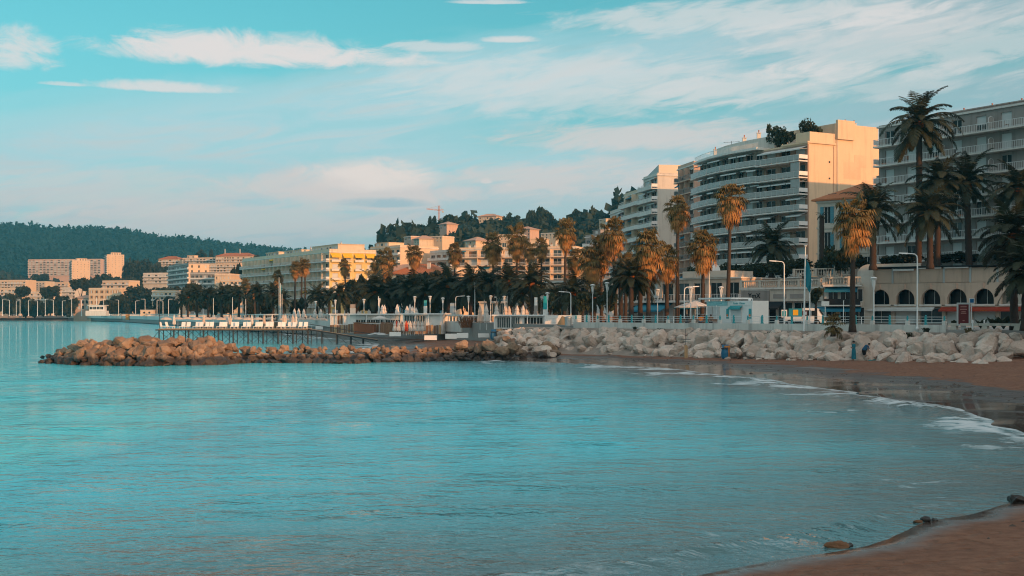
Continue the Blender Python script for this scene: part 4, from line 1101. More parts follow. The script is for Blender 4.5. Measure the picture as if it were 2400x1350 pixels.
def rotz(Q, a, s=1.0, off=(0, 0, 0)):
    c, n = math.cos(a), math.sin(a); M = np.array([[c, n, 0], [-n, c, 0], [0, 0, 1]])
    return (Q * s) @ M + np.array(off)
_pr = np.random.RandomState(3)
FEATH = [[feather(R(e), 3.7, R(dr), 38, .045, _pr) for _ in range(2)] for e, dr in ((80, 70), (62, 92), (42, 102), (20, 95), (-5, 72), (-32, 45))]
FEATHM = [[quads_mesh('frond', q, FROND) for q in r] for r in FEATH]
FEATN = (6, 9, 10, 10, 8, 5)
FANS = [[fan(R(e), .95, .85, 15, _pr) for _ in range(2)] for e in (78, 50, 22, -8, -35)]
FANM = [[quads_mesh('fan_leaf', q, FANG) for q in r] for r in FANS]
FANN = (6, 8, 10, 11, 10)
DEAD = [[fan(R(e), .85, .8, 11, _pr, True) for _ in range(2)] for e in (-30, -52, -70)]
DEADM = [[quads_mesh('dead_leaf', q, FAND) for q in r] for r in DEAD]
DEADN = (13, 12, 10)
def crown_layout(ns, rs, lift=.06, jit=.05):
    out = []
    for r, n in enumerate(ns):
        for k in range(n): out.append((r, rs.randint(2), 2 * math.pi * (k + rs.uniform(-.45, .45)) / n + r * .7, rs.uniform(.75, 1.25), (len(ns) / 2 - r) * lift + rs.uniform(-1, 1) * jit))
    return out
def merged(sets, mats, seed):
    rs = np.random.RandomState(seed); Q = []; mi = []
    for j, (lib, ns, zoff) in enumerate(sets):
        for r, v, a, s, dz in crown_layout(ns, rs, .06, .05 if lib is FEATH else .22):
            tl = rs.uniform(-.25, .25); ct, st_ = math.cos(tl), math.sin(tl)
            q = rotz(lib[r][v] @ np.array([[ct, 0, st_], [0, 1, 0], [-st_, 0, ct]]), a, s, (0, 0, dz + zoff)); Q.append(q); mi += [j] * len(q)
    return quads_mesh('crown', np.concatenate(Q), mats, mi)
DATE_CROWN = [merged([(FEATH, FEATN, 0)], [FROND], s) for s in (1, 2, 3, 4)]
FAN_CROWN = [merged([(FANS, FANN, 0)], [FANG], s) for s in (1, 2, 3, 4)]
FAN_SKIRT = [merged([(DEAD, DEADN, -.0), (DEAD, (9, 10, 9), -.5), (DEAD, (7, 8, 8), -1.0)], [FAND, FAND, FAND], s) for s in (1, 2, 3)]
def trunk_mesh(h, r0, r1, rough, m, lean=0.0, seed=0):
    rs = random.Random(seed); mb = MB(); n = max(8, int(h / .35)); pts = []; rr = []
    lx, ly = rs.uniform(-1, 1) * lean, rs.uniform(-1, 1) * lean * .4
    for i in range(n + 1):
        t = i / n; pts.append((lx * (t - t * t) * 1.2, ly * (t - t * t), h * t))
        rr.append((r0 + (r1 - r0) * t) * (1 + rough * (1 if i % 2 else -1)) * (1.35 - .35 * min(1, t * 12)))
    return mb.tube(pts, rr, 10, 0).mesh('trunk', m, True)
def palm(kind, px, pyc, w, Y, zb, label, group, split=False, seed=0, xb=None):
    """kind: date or fan; pyc row of the crown centre, w crown width in pixels, zb ground height"""
    rs = np.random.RandomState(seed + 100); x = gx(px, Y); zc = gz(pyc, Y); wm = w / FPX * Y
    root = top('date_palm' if kind == 'date' else 'fan_palm', label, 'palm tree', (x, Y, zb), rs.uniform(0, 6.28), group)
    h = zc - zb
    root.rotation_euler = (rs.uniform(-.03, .03), rs.uniform(-.035, .035), root.rotation_euler[2])
    if kind == 'date':
        s = wm / 5.9
        put('trunk', trunk_mesh(h, .30 * min(s, 1.25) + .08, .24 * min(s, 1.25) + .08, .07, BARKD, .3, seed), root)
        MB().lathe([(.2, -.9), (.42, -.45), (.5, -.1), (.38, .25), (.1, .5)], 12, 0, wob=.12).build('crown_boss', FRUIT, root, T(0, 0, h, 0, min(s, 1.3)))
        if split:
            for r, v, a, sc_, dz in crown_layout(FEATN, rs): put('frond', FEATHM[r][v], root, T(0, 0, h + dz * s, a, sc_ * s))
        else: put('crown', DATE_CROWN[seed % 4], root, T(0, 0, h, 0, s))
    else:
        s = wm / 2.75
        put('trunk', trunk_mesh(h, .24 + .05 * min(s, 1), .16, .03, BARK, .25, seed), root)
        if split:
            for r, v, a, sc_, dz in crown_layout(FANN, rs, .06, .22): put('fan_leaf', FANM[r][v], root, T(0, 0, h + .5 * s + dz * s, a, sc_ * s) @ Matrix.Rotation(rs.uniform(-.3, .3), 4, 'Y'))
            for zo, ns in ((.05, DEADN), (-.45, (10, 11, 9)), (-.95, (8, 9, 9))):
                for r, v, a, sc_, dz in crown_layout(ns, rs, .06, .3): put('dead_leaf', DEADM[r][v], root, T(0, 0, h + .4 * s + (dz + zo) * s, a, sc_ * s) @ Matrix.Rotation(rs.uniform(-.25, .25), 4, 'Y'))
        else:
            put('crown', FAN_CROWN[seed % 4], root, T(0, 0, h + .5 * s, 0, s)); put('dead_leaf_skirt', FAN_SKIRT[seed % 3], root, T(0, 0, h + .4 * s, 0, s))
    return root
PZ, TZ = PROM_Z, 10.6
# (kind, column, row of crown centre, width px, distance, ground, label)
NEAR = [
 ('fan', 1998, 522, 84, 117, 3.3, 'golden fan palm rising from the boulders in front of the old villa'),
 ('fan', 1703, 476, 64, 152, PZ, 'tallest golden fan palm before the white curved apartment house'),
 ('fan', 1588, 496, 54, 160, PZ, 'tall golden fan palm in front of the narrow pink house'),
 ('fan', 1645, 584, 66, 154, PZ, 'short golden fan palm with mottled trunk before the white curved front'),
 ('fan', 1520, 592, 76, 148, PZ, 'thick-trunked fan palm beside the blue shop awning'),
 ('fan', 1562, 616, 56, 156, PZ, 'fan palm with a long hanging skirt right of the blue awning'),
 ('date', 2152, 292, 150, 172, TZ, 'tallest date palm, its crown clear above the roof of the pale house'),
 ('date', 2196, 428, 128, 168, TZ, 'date palm in the middle of the dark group, right behind the tall one'),
 ('date', 2272, 432, 134, 170, TZ, 'rightmost tall date palm of the dark group in front of the pale house'),
 ('date', 2180, 500, 128, 160, TZ, 'lowest date palm of the dark group above the arcade'),
 ('date', 2046, 496, 136, 165, TZ, 'dark date palm in front of the old villa'),
 ('date', 2384, 448, 128, 160, TZ, 'dark date palm cut by the right edge, upper one'),
 ('date', 2378, 555, 150, 108, PZ, 'large near date palm at the right edge, upper crown over the arcade'),
 ('date', 2402, 640, 150, 104, PZ, 'lowest near date palm at the right edge, fronds over the arches'),
 ('date', 1808, 578, 108, 205, TZ, 'spreading date palm on the terrace below the peach corner house'),
]
for k, p in enumerate(NEAR): palm(*p, 'near palms on the right', True, k)
bare = top('palm_trunk', 'bare trimmed palm trunk with a small tuft beside the villa door', 'palm tree', (*G(1926, 192), TZ))
hb = gz(505, 192) - TZ
put('trunk', trunk_mesh(hb, .42, .36, .05, BARKD, .1, 5), bare)
for k in range(9): put('frond', FEATHM[1 + k % 4][k % 2], bare, T(0, 0, hb, k * .7, .32))
FANROW = [(1443, 556, 58, 176), (1410, 596, 60, 182), (1385, 622, 62, 178), (1322, 548, 48, 205), (1210, 566, 52, 232), (1158, 580, 46, 238), (1066, 596, 36, 268), (971, 600, 38, 290), (906, 617, 44, 285), (880, 622, 30, 300),
          (812, 626, 27, 312), (716, 624, 26, 335), (690, 632, 26, 332), (651, 652, 26, 345), (706, 628, 22, 345), (576, 668, 22, 362), (1268, 582, 34, 260), (1240, 590, 32, 250), (598, 680, 22, 368), (1465, 628, 50, 172), (1352, 612, 40, 215)]
for k, (px, pyc, w, Y) in enumerate(sorted(FANROW)):
    palm('fan', px, pyc, w, Y, PZ, f'{nth(k)} slender fan palm from the left in the sea-front row', 'slender fan palms along the sea front', False, k + 20)
DATEROW = [(1480, 652, 96, 147), (1455, 660, 84, 156), (1502, 655, 90, 150), (1340, 690, 96, 178), (1250, 668, 100, 205), (1300, 700, 70, 200), (1195, 662, 84, 220), (1148, 668, 80, 224), (1102, 668, 86, 232), (1052, 672, 90, 240), (1000, 690, 84, 246), (962, 684, 92, 252), (916, 690, 76, 260), (878, 688, 92, 258),
           (1225, 690, 66, 212), (795, 690, 58, 285), (742, 696, 60, 300), (772, 698, 50, 296), (640, 690, 50, 330), (606, 690, 52, 338), (662, 704, 44, 328), (560, 692, 48, 350), (520, 690, 46, 362), (488, 694, 44, 372), (462, 690, 44, 380), (440, 698, 40, 392), (540, 700, 40, 356), (425, 704, 36, 400), (1392, 700, 60, 172)]
for k, (px, pyc, w, Y) in enumerate(sorted(DATEROW)):
    palm('date', px, pyc, w, Y, PZ, f'{nth(k)} bushy date palm from the left in the sea-front row', 'bushy date palms along the sea front', False, k + 50)

def tree(name, label, cat, px, pyt, pyb, w, Y, m, seed, shape='round', group=None, zb=None, nq=260, size=.42):
    """crown of leaf-sized faces on a forked trunk"""
    rs = random.Random(seed); x = gx(px, Y); zt = gz(pyt, Y); zl = gz(pyb, Y); r = w / 2 / FPX * Y; h = zt - zl
    zb = PROM_Z if zb is None else zb
    root = top(name, label, cat, (x, Y, zb), rs.uniform(0, 6), group)
    lob = []
    nl = 9 if shape != 'cypress' else 5
    for k in range(nl):
        if shape == 'cypress':
            t = (k + .5) / nl; rr = r * (1.05 - .75 * t); lob.append((0, 0, zl - zb + h * t, rr, rr, h / nl * .8)); continue
        a = rs.uniform(0, 6.28); q = r * rs.uniform(.25, .72); t = rs.uniform(.2, .8) if shape == 'round' else rs.uniform(.35, .75)
        lob.append((q * math.cos(a), q * math.sin(a), zl - zb + h * t, r * rs.uniform(.32, .5), r * rs.uniform(.32, .5), h * rs.uniform(.2, .32)))
    put('crown', crown_mesh('crown', m, lob, nq, size, seed), root)
    mb = MB().tube([(0, 0, 0), (r * .03, 0, (zl - zb) * .6), (0, 0, zl - zb + h * .35)], [max(.18, r * .07), max(.15, r * .055), .08], 8)
    for k in range(3):
        a = k * 2.1; mb.tube([(0, 0, max(.5, (zl - zb) * .8)), (r * .4 * math.cos(a), r * .4 * math.sin(a), zl - zb + h * .45)], [max(.1, r * .035), .04], 6)
    mb.build('trunk', BARK, root)
    return root
gdn = 'dark evergreen trees in the sea-front garden'
for k, (px, a, b, w, Y) in enumerate([(835, 652, 735, 60, 318), (872, 645, 735, 76, 322), (925, 640, 730, 90, 318), (985, 642, 735, 90, 312), (1040, 640, 735, 84, 300), (1085, 645, 735, 70, 290), (1125, 640, 740, 80, 280), (1178, 640, 740, 80, 268)]):
    tree('garden_tree', f'{nth(k)} dark evergreen tree from the left in the garden before the red-roofed villa', 'tree', px, a, b, w, Y, LEAFP, 200 + k, 'round', gdn, nq=330, size=.34)
for k, (px, a, b, w, Y) in enumerate([(440, 668, 732, 60, 430), (495, 676, 735, 64, 405), (545, 672, 735, 60, 400), (590, 680, 736, 52, 395), (625, 700, 738, 40, 350), (700, 700, 738, 36, 340)]):
    tree('garden_tree', f'{nth(k)} dark tree from the left behind the far palms before the yellow house', 'tree', px, a, b, w, Y, LEAFP, 230 + k, 'round', 'dark trees before the yellow house', nq=300, size=.45)
for k, (px, a, b, w, Y, sh, lab) in enumerate([
    (190, 654, 690, 46, 900, 'flat', 'broad umbrella pine in front of the nearer tower'), (118, 670, 705, 50, 900, 'flat', 'umbrella pine above the low flats at the far left'),
    (58, 672, 700, 36, 920, 'flat', 'leftmost umbrella pine before the low flats'), (262, 642, 680, 46, 1150, 'flat', 'rounded pine below the taller tower'),
    (318, 604, 690, 62, 1180, 'round', 'tall dark pines right of the taller tower'), (352, 610, 690, 56, 1200, 'round', 'second tall pine right of the taller tower'),
    (388, 620, 680, 40, 1220, 'round', 'third tall pine on the slope left of the grey house'), (330, 664, 725, 110, 830, 'flat', 'wide dark umbrella pine behind the far promenade'),
    (392, 672, 728, 70, 800, 'flat', 'second wide umbrella pine behind the far promenade'), (285, 690, 735, 52, 820, 'round', 'dark tree right of the ochre-shuttered house'),
    (248, 700, 738, 40, 800, 'round', 'small tree before the ochre-shuttered house'), (30, 694, 738, 50, 880, 'round', 'dark tree at the far left shore'), (90, 700, 738, 60, 880, 'round', 'second dark tree at the far left shore'), (150, 694, 738, 50, 880, 'round', 'third dark tree at the far left shore'),
    (560, 628, 690, 22, 760, 'cypress', 'dark cypress left of the yellow row'), (578, 624, 690, 20, 755, 'cypress', 'second dark cypress left of the yellow row'), (553, 640, 690, 22, 740, 'round', 'dark pine beside the two cypresses'),
    (20, 650, 680, 60, 1300, 'flat', 'pine clump behind the flats at the left edge'), (95, 640, 668, 50, 1400, 'flat', 'pine clump below the long slab'), (300, 650, 690, 60, 1050, 'flat', 'dark pines between the taller tower and the shaded villa'),
    (470, 590, 620, 30, 1350, 'round', 'dark tree behind the terraced flats'), (495, 588, 614, 14, 1330, 'cypress', 'pointed cypress behind the hotel'), (400, 598, 622, 30, 1350, 'round', 'dark tree behind the orange-lit house'), (604, 600, 640, 26, 1150, 'round', 'dark tree right of the hotel'), (225, 640, 690, 40, 1080, 'round', 'dark trees between the two towers')]):
    tree('umbrella_pine' if sh == 'flat' else 'cypress' if sh == 'cypress' else 'dark_tree', lab, 'tree', px, a, b, w, Y, LEAFP, 260 + k, sh, 'trees at the far end of the bay', nq=150, size=.9)
# crest trees that stand out against the sky on the near hill
for k, (px, a, b, w, Y, sh, lab) in enumerate([(1054, 504, 540, 30, 850, 'flat', 'umbrella pine beside the hill-crest villa'), (1270, 490, 540, 40, 850, 'round', 'tall dark tree standing above the hill crest'), (1290, 498, 540, 26, 855, 'round', 'smaller tree right of the tall one on the crest'),
    (1246, 500, 540, 22, 850, 'round', 'thin tree left of the tall one on the crest'), (1355, 496, 530, 34, 860, 'round', 'loose tree on the right part of the crest'), (1200, 506, 545, 44, 850, 'round', 'wide tree cluster right of the crest villa'), (1018, 515, 540, 8, 850, 'cypress', 'thin cypress left of the crane'), (1008, 517, 540, 7, 850, 'cypress', 'leftmost thin cypress near the crane')]):
    tree('crest_tree', lab, 'tree', px, a, b, w, Y, LEAF, 300 + k, sh, 'trees on the hill crest', nq=140, size=.8, zb=gz(560, Y))
# hedges and shrubs on the terraces
def shrub(label, px, pyb, w, h, Y, seed, m=None, nm='shrub', grp='shrubs on the terraces', zb=None):
    x = gx(px, Y); z = gz(pyb, Y) if zb is None else zb; r = w / 2 / FPX * Y; hh = h / FPX * Y; rs = random.Random(seed)
    lob = [(rs.uniform(-.6, .6) * r, rs.uniform(-.4, .4) * r, hh * rs.uniform(.3, .65), r * rs.uniform(.4, .55), r * rs.uniform(.4, .5), hh * rs.uniform(.3, .42)) for _ in range(7)]
    root = top(nm, label, 'shrub', (x, Y, z), 0, grp)
    put('foliage', crown_mesh('foliage', m or LEAFB, lob, 170, .17, seed), root)
    mb = MB()
    for i in range(4): mb.tube([(rs.uniform(-.2, .2) * r, 0, -.3), (rs.uniform(-.5, .5) * r, rs.uniform(-.3, .3) * r, hh * .6)], [.05, .02], 5)
    mb.build('stem', BARK, root)
    return root
for k, (px, pyb, w, h, Y, lab) in enumerate([(1715, 660, 60, 44, 205, 'dark clipped shrub left below the white curved house'), (1770, 655, 70, 40, 202, 'dark shrub left of the spreading date palm'), (1825, 652, 80, 46, 198, 'dense dark shrub right of the spreading date palm'),
    (1880, 648, 70, 42, 192, 'dark shrub behind the shop balustrade'), (1935, 640, 60, 36, 188, 'dark shrub below the villa balustrade'), (1965, 640, 60, 70, 184, 'tall dark agave clump beside the villa'), (1650, 660, 80, 40, 214, 'low shrub under the curved house, left'),
    (2085, 622, 60, 24, 178, 'flowering hedge above the arcade, left end'), (2135, 618, 66, 24, 176, 'flowering hedge above the arcade, second'), (2200, 616, 70, 22, 174, 'dark hedge under the tall date palms'), (2270, 614, 80, 24, 172, 'dark hedge above the middle of the arcade'), (2345, 612, 80, 26, 168, 'dark hedge above the right end of the arcade'), (2015, 625, 40, 30, 180, 'dark bush behind the curved white wall')]):
    shrub(lab, px, pyb, w, h, Y, 400 + k)

for k, (px, a, b, w, Y, lab) in enumerate([(1366, 686, 728, 40, 166, 'round bushy tree behind the left lantern pair on the promenade'), (1424, 684, 730, 44, 168, 'second round bushy tree behind the railing beside the white cabin'), (1912, 675, 706, 32, 140, 'small round tree right of the flagpole'), (1290, 690, 735, 40, 190, 'dark round tree behind the turquoise banner')]):
    tree('promenade_tree', lab, 'tree', px, a, b, w, Y, LEAF, 340 + k, 'round', 'small trees on the promenade', nq=200, size=.16)

count = 0
for k in range(15):
    px = -10 + k * 29 + (k * 37 % 11); w = 38 + (k * 23 % 22)
    if 196 < px < 250: continue
    tree('shore_tree', f'{nth(count)} tree from the left in the dark belt behind the far promenade', 'tree', px, 694 + (k * 13 % 12), 741, w, 905 - px * .35, LEAFP, 380 + k, 'round', 'dark tree belt at the far end of the bay', nq=150, size=.8); count += 1

# ================================================================== BOULDERS
def rock_mesh(seed, flat, m):
    rs = random.Random(seed); bm = bmesh.new()
    for _ in range(18):
        v = Vector((rs.gauss(0, 1), rs.gauss(0, 1), rs.gauss(0, 1))).normalized() * rs.uniform(.82, 1.0)
        bm.verts.new((v.x * rs.uniform(.9, 1.05), v.y * .85, v.z * flat))
    bmesh.ops.convex_hull(bm, input=bm.verts)
    bmesh.ops.delete(bm, geom=[v for v in bm.verts if not v.link_faces], context='VERTS')
    bmesh.ops.triangulate(bm, faces=bm.faces)
    bmesh.ops.subdivide_edges(bm, edges=bm.edges[:], cuts=2, use_grid_fill=True)
    bmesh.ops.smooth_vert(bm, verts=bm.verts, factor=.28, use_axis_x=True, use_axis_y=True, use_axis_z=True)
    bm.normal_update()
    for v in bm.verts:
        q = v.co * 1.7 + Vector((seed * 3.1, seed, 0))
        v.co += v.normal * (noise.noise(q) * .16 + noise.noise(q * 2.7) * .08)
    me = bpy.data.meshes.new('boulder'); bm.to_mesh(me); bm.free()
    me.materials.append(m)
    return me
def rock_material(name, c1, c2, dark, wetline):
    m = bpy.data.materials.new(name); m.use_nodes = True; g = NG(m.node_tree); b = m.node_tree.nodes['Principled BSDF']
    p = g.n('ShaderNodeNewGeometry').outputs['Position']; oi = g.n('ShaderNodeObjectInfo').outputs['Random']
    n1 = g.noise(p, 1.1, 5, .65); n2 = g.noise(p, 6.0, 6, .7); n3 = g.noise(p, 2.4, 4, .6, 1.0)
    c = g.mix(g.ss(n1, .3, .7), c1, c2)
    c = g.mix(g.ss(oi, 0, 1, 0, .55), c, dark)
    c = g.mix(g.ss(n3, .60, .74, 0, .6), c, dark)
    x, y, z = g.sep(p)
    wet = g.ss(g.m('ADD', z, g.m('MULTIPLY', g.m('SUBTRACT', n1, .5), .9)), wetline + .25, wetline - .2)
    c = g.mix(g.m('MULTIPLY', wet, .9), c, (.026, .018, .014))
    m.node_tree.links.new(c, b.inputs['Base Color'])
    m.node_tree.links.new(g.ss(wet, 0, 1, .9, .45), b.inputs['Roughness'])
    bn = g.n('ShaderNodeBump'); bn.inputs['Strength'].default_value = .9; bn.inputs['Distance'].default_value = .16
    m.node_tree.links.new(g.m('ADD', g.m('MULTIPLY', n2, .5), n3), bn.inputs['Height']); m.node_tree.links.new(bn.outputs[0], b.inputs['Normal'])
    return m
ROCKB = rock_material('breakwater_rock', (.25, .155, .10), (.42, .28, .185), (.075, .055, .047), .75)
ROCKW = rock_material('revetment_rock', (.56, .42, .345), (.71, .59, .505), (.33, .24, .19), .15)
RB = [rock_mesh(500 + k, f, ROCKB) for k, f in enumerate((.72, .85, .65, .9, .75, .6, .8, .7))]
RW = [rock_mesh(540 + k, f, ROCKW) for k, f in enumerate((.62, .7, .58, .8, .66, .72, .55, .75))]
def boulder(par, me, p, s, rs, tilt=(0, 0)):
    M = Matrix.Translation(p) @ Matrix.Rotation(rs.uniform(0, 6.28), 4, 'Z') @ Matrix.Rotation(rs.uniform(-.5, .5) + tilt[0], 4, 'X') @ Matrix.Rotation(rs.uniform(-.5, .5), 4, 'Y')
    put('boulder', me, par, M @ Matrix.Diagonal((s * rs.uniform(.9, 1.35), s * rs.uniform(.85, 1.1), s * rs.uniform(.85, 1.1), 1)))
rs = random.Random(77)
bw = top('rock_breakwater', 'low breakwater of tumbled brown boulders reaching out into the bay', 'breakwater', (-22, 128, 0))
O = Vector((-22, 128, 0))
JF = [(100, 129.5), (140, 127), (200, 124), (350, 122), (500, 124.5), (560, 129), (700, 129), (800, 127.5), (950, 132.5), (1100, 135.5), (1200, 135)]
def jf(px): return float(np.interp(px, [a for a, b in JF], [b for a, b in JF]))
def jtop(px): return float(np.interp(px, [100, 130, 190, 260, 300, 500, 540, 600, 800, 1200], [.35, .8, 1.9, 2.0, 2.25, 2.1, 1.7, 1.45, 1.5, 1.35]))
px = 104.0
nb = 0
while px < 1200:
    Yf = jf(px); t = jtop(px); wide = px < 540
    rows = [(0.3, .05, 1.0), (1.0, .36, 1.0), (1.8, .66, 1.0), (2.7, .92, .95), (4.0, 1.08, 1.0), (5.4, .85, .95)]
    if not wide: rows = [(0.4, .05, .85), (1.25, .45, .82), (2.2, .85, .72), (3.3, .95, .62)]
    for dy, f, s in rows:
        if px < 200 and dy > 5: continue
        s2 = s * rs.choice([.42, .55, .66, .75, .85, 1.05]) * (1.12 if t > 1.8 else 1.0 if t > .7 else .75)
        p = Vector((gx(px + rs.uniform(-11, 11), Yf + dy), Yf + dy + rs.uniform(-.35, .35), max(.05, t * f - s2 * .25 + rs.uniform(-.12, .15)))) - O
        boulder(bw, rs.choice(RB), p, s2, rs); nb += 1
    px += rs.uniform(14, 20)
for (qx, qy, s) in ((196, 1.9, .8), (283, 2.15, 1.0), (300, 2.1, .9), (352, 1.9, .75), (128, .3, .6), (1085, 1.7, .9), (1120, 1.3, 1.0), (1150, 1.5, 1.1), (1175, .9, 1.2), (1190, .5, .9), (1200, 1.3, 1.2)):
    boulder(bw, rs.choice(RB), Vector((gx(qx, jf(qx) + 2.6), jf(qx) + (2.6 if qx < 1000 else 1.2), qy)) - O, s, rs)
mb = MB()
for a, b in zip(range(120, 1200, 40), range(160, 1240, 40)):
    pa, pb = jtop(a) * .55, jtop(b) * .55
    A = [(gx(a, jf(a) + .6), jf(a) + .6, -.5), (gx(a, jf(a) + 3), jf(a) + 3, pa), (gx(a, jf(a) + 5.4), jf(a) + 5.4, pa), (gx(a, jf(a) + 8), jf(a) + 8, -.5)]
    B = [(gx(b, jf(b) + .6), jf(b) + .6, -.5), (gx(b, jf(b) + 3), jf(b) + 3, pb), (gx(b, jf(b) + 5.4), jf(b) + 5.4, pb), (gx(b, jf(b) + 8), jf(b) + 8, -.5)]
    for i in range(3): mb.quad(A[i], B[i], B[i + 1], A[i + 1])
mb.build('rubble_core', ROCKB, bw, Matrix.Translation(-O))
rv_ = top('boulder_revetment', 'slope of large pale boulders below the promenade wall', 'revetment', (*wall_pt(1800), 0))
O = Vector((*wall_pt(1800), 0))
a0 = wall_pt(1205); b0 = wall_pt(2470); LL = (b0 - a0).length
s = 0.0
for row, (d, z, sp, sz) in enumerate([(5.6, .85, 1.75, .85), (4.6, 1.25, 1.85, 1.0), (3.7, 1.75, 1.95, 1.1), (2.7, 2.25, 2.0, 1.1), (1.8, 2.75, 1.9, 1.0), (.95, 3.1, 1.9, .75)]):
    s = rs.uniform(0, 1)
    while s < LL:
        f = s / LL; wd = d * (.62 + .45 * f ** 2 + .6 * f ** 4)
        zz = z + (.0 if row else .1) - (.25 * (1 - f) if row > 3 else 0)
        p = a0 + WD * s + WN * (wd + rs.uniform(-.35, .35))
        k = sz * rs.choice([.75, .95, 1.1, 1.25, 1.4])
        boulder(rv_, rs.choice(RW), Vector((p.x, p.y, zz - .05 + rs.uniform(-.15, .15))) - O, k, rs, (rs.uniform(-.2, .3), 0))
        s += sp * rs.uniform(.62, .98)
for k in range(30):                                        # where the breakwater runs into the slope
    qx = rs.uniform(1165, 1300); Yq = rs.uniform(141, 149) - (qx - 1165) / 60
    boulder(rv_, rs.choice(RW if rs.random() < .6 else RB), Vector((gx(qx, Yq), Yq, .55 + (Yq - 139) * .14 + rs.uniform(-.1, .15))) - O, rs.choice([.7, .85, 1.0, 1.15]), rs)
for k in range(26):                                        # small stones at the foot
    f = rs.random(); p = a0 + WD * f * LL + WN * (6.7 * (.62 + .45 * f ** 2 + .6 * f ** 4) + rs.uniform(-.2, .5))
    put('stone', rs.choice(RW), rv_, Matrix.Translation(Vector((p.x, p.y, ground_z(p.x, p.y) + .05)) - O) @ Matrix.Rotation(rs.uniform(0, 6), 4, 'Z') @ Matrix.Diagonal((.38, .3, .25, 1)))
BST = [rock_mesh(580 + q, .8, mat('rusty_stone', (.16, .075, .035), .7, .3, 6) if q == 0 else mat('wet_dark_stone', (.035, .028, .024), .4, .3, 6)) for q in range(3)]
for k, (qx, Yq, s_, lab) in enumerate([(1960, 27.4, .22, 'rust-brown stone lying in the wet sand at the bottom'), (1987, 27.5, .14, 'small dark stone right of the rust-brown one'), (2172, 30.8, .16, 'dark stone in the shallows, largest of the little group'), (2152, 30.6, .10, 'small dark stone left in the little group'), (2190, 30.9, .10, 'small dark stone right in the little group'), (2382, 33.6, .30, 'dark wet stone at the right edge of the shallows')]):
    o = put('beach_stone', BST[k % 3], None, T(gx(qx, Yq), Yq, ground_z(gx(qx, Yq), Yq) + s_ * .25, k * 1.1) @ Matrix.Diagonal((s_ * 1.5, s_, s_ * .8, 1))); tag(o, lab, 'stone', 'stones in the shallows')

# ================================================================== SEA WALL, RAILING
WANG = math.atan2(WD.y, WD.x)
sw = top('sea_wall', 'pale concrete parapet wall along the promenade above the boulders', 'wall', (*WA, 0), WANG)
e_ = (wall_pt(2217) - WA).length; x = 0.0; k = 0
while x < e_:
    w = min(4.2, e_ - x)
    MB().box(x + .012, x + w - .012, -.02 - .004 * (k % 2), .30, 3.05, 4.0 + .003 * (k % 2)).build('wall_panel', CONC, sw); x += w; k += 1
MB().box(0, e_ + 40, .32, .7, 2.6, 3.42).build('footing', CONC, sw)
rl = top('promenade_railing', 'white railing with turquoise posts on top of the promenade wall', 'railing', (*WA, 4.0), WANG)
pm = MB().box(-.09, .09, -.07, .07, 0, .74).box(-.12, .12, -.1, .1, .0, .08).lathe([(.06, .74), (.09, .78), (.07, .84), (.02, .88)], 8).mesh('post', TEAL)
ps = MB().box(-.07, .07, -.06, .06, .28, .72).lathe([(.05, .72), (.07, .76), (.02, .82)], 8).mesh('post', TEAL)
bl = MB().box(-.17, .17, -.14, .14, 0, .34).box(-.14, .14, -.11, .11, .34, .37).mesh('concrete_block', SLABW)
n = int(e_ / 1.86)
for i in range(n + 1):
    x = i * 1.86 + .3
    if i % 2: put('post', pm, rl, T(x, .14, 0))
    else: put('post', ps, rl, T(x, .14, 0)); put('concrete_block', bl, rl, T(x, .14, 0))
for z in (.70, .46, .22): MB().box(0, e_, .115, .165, z - .018, z + .018).build('rail', METW, rl)
for i in range(0, int(e_ / 12)):
    MB().box(-.02, .02, .10, .18, 0, .7).build('stay', METW, rl, T(4 + i * 12, 0, 0))
sb = top('stone_bench_rail', 'low stone rail on blocky feet at the right end of the promenade', 'stone rail', (*wall_pt(2217), 3.45), WANG)
for i in range(7):
    MB().box(0, 2.9, -.0, .45, .5, .72).build('rail_beam', STONE, sb, T(i * 2.95 + .2, 0, .003 * (i % 2)))
    MB().add([(-.35, 0, 0), (.35, 0, 0), (.35, .4, 0), (-.35, .4, 0), (-.22, .03, .5), (.22, .03, .5), (.22, .37, .5), (-.22, .37, .5)], [(0, 3, 2, 1), (4, 5, 6, 7), (0, 1, 5, 4), (1, 2, 6, 5), (2, 3, 7, 6), (3, 0, 4, 7)]).build('rail_foot', STONE, sb, T(i * 2.95 + .7, 0, 0))

# ================================================================== LOW SEA-FRONT BUILDINGS
# arcaded restaurant
A0 = G(2034, 172); A1 = G(2470, 158); La = (A1 - A0).length
ar = top('arcade_restaurant', 'two-storey beige restaurant with a row of round arches and rolled upper blinds', 'building', (A0.x, A0.y, 0), math.atan2(A1.y - A0.y, A1.x - A0.x))
nb_ = 7; bwid = La / nb_
def arch_bay(w, aw, z0, zs, zt, dep, m):
    mb = MB(); c = w / 2; N = 16; r = aw / 2
    pts = [(c - r * math.cos(math.pi * i / N), zs + (r * 1.15) * math.sin(math.pi * i / N)) for i in range(N + 1)]
    for y in (0, dep):
        mb.quad((0, y, z0), (c - r, y, z0), (c - r, y, zt), (0, y, zt)); mb.quad((c + r, y, z0), (w, y, z0), (w, y, zt), (c + r, y, zt))
        for (xa, za), (xb, zb) in zip(pts, pts[1:]): mb.quad((xa, y, za), (xb, y, zb), (xb, y, zt), (xa, y, zt))
    for (xa, za), (xb, zb) in zip(pts, pts[1:]): mb.quad((xa, 0, za), (xa, dep, za), (xb, dep, zb), (xb, 0, zb))
    mb.quad((c - r, 0, z0), (c - r, dep, z0), (c - r, dep, zs), (c - r, 0, zs)); mb.quad((c + r, dep, z0), (c + r, 0, z0), (c + r, 0, zs), (c + r, dep, zs))
    return mb.mesh('arch_bay', m)
am = arch_bay(bwid, 2.5, 6.15, 6.75, 9.0, .7, BEIGE)
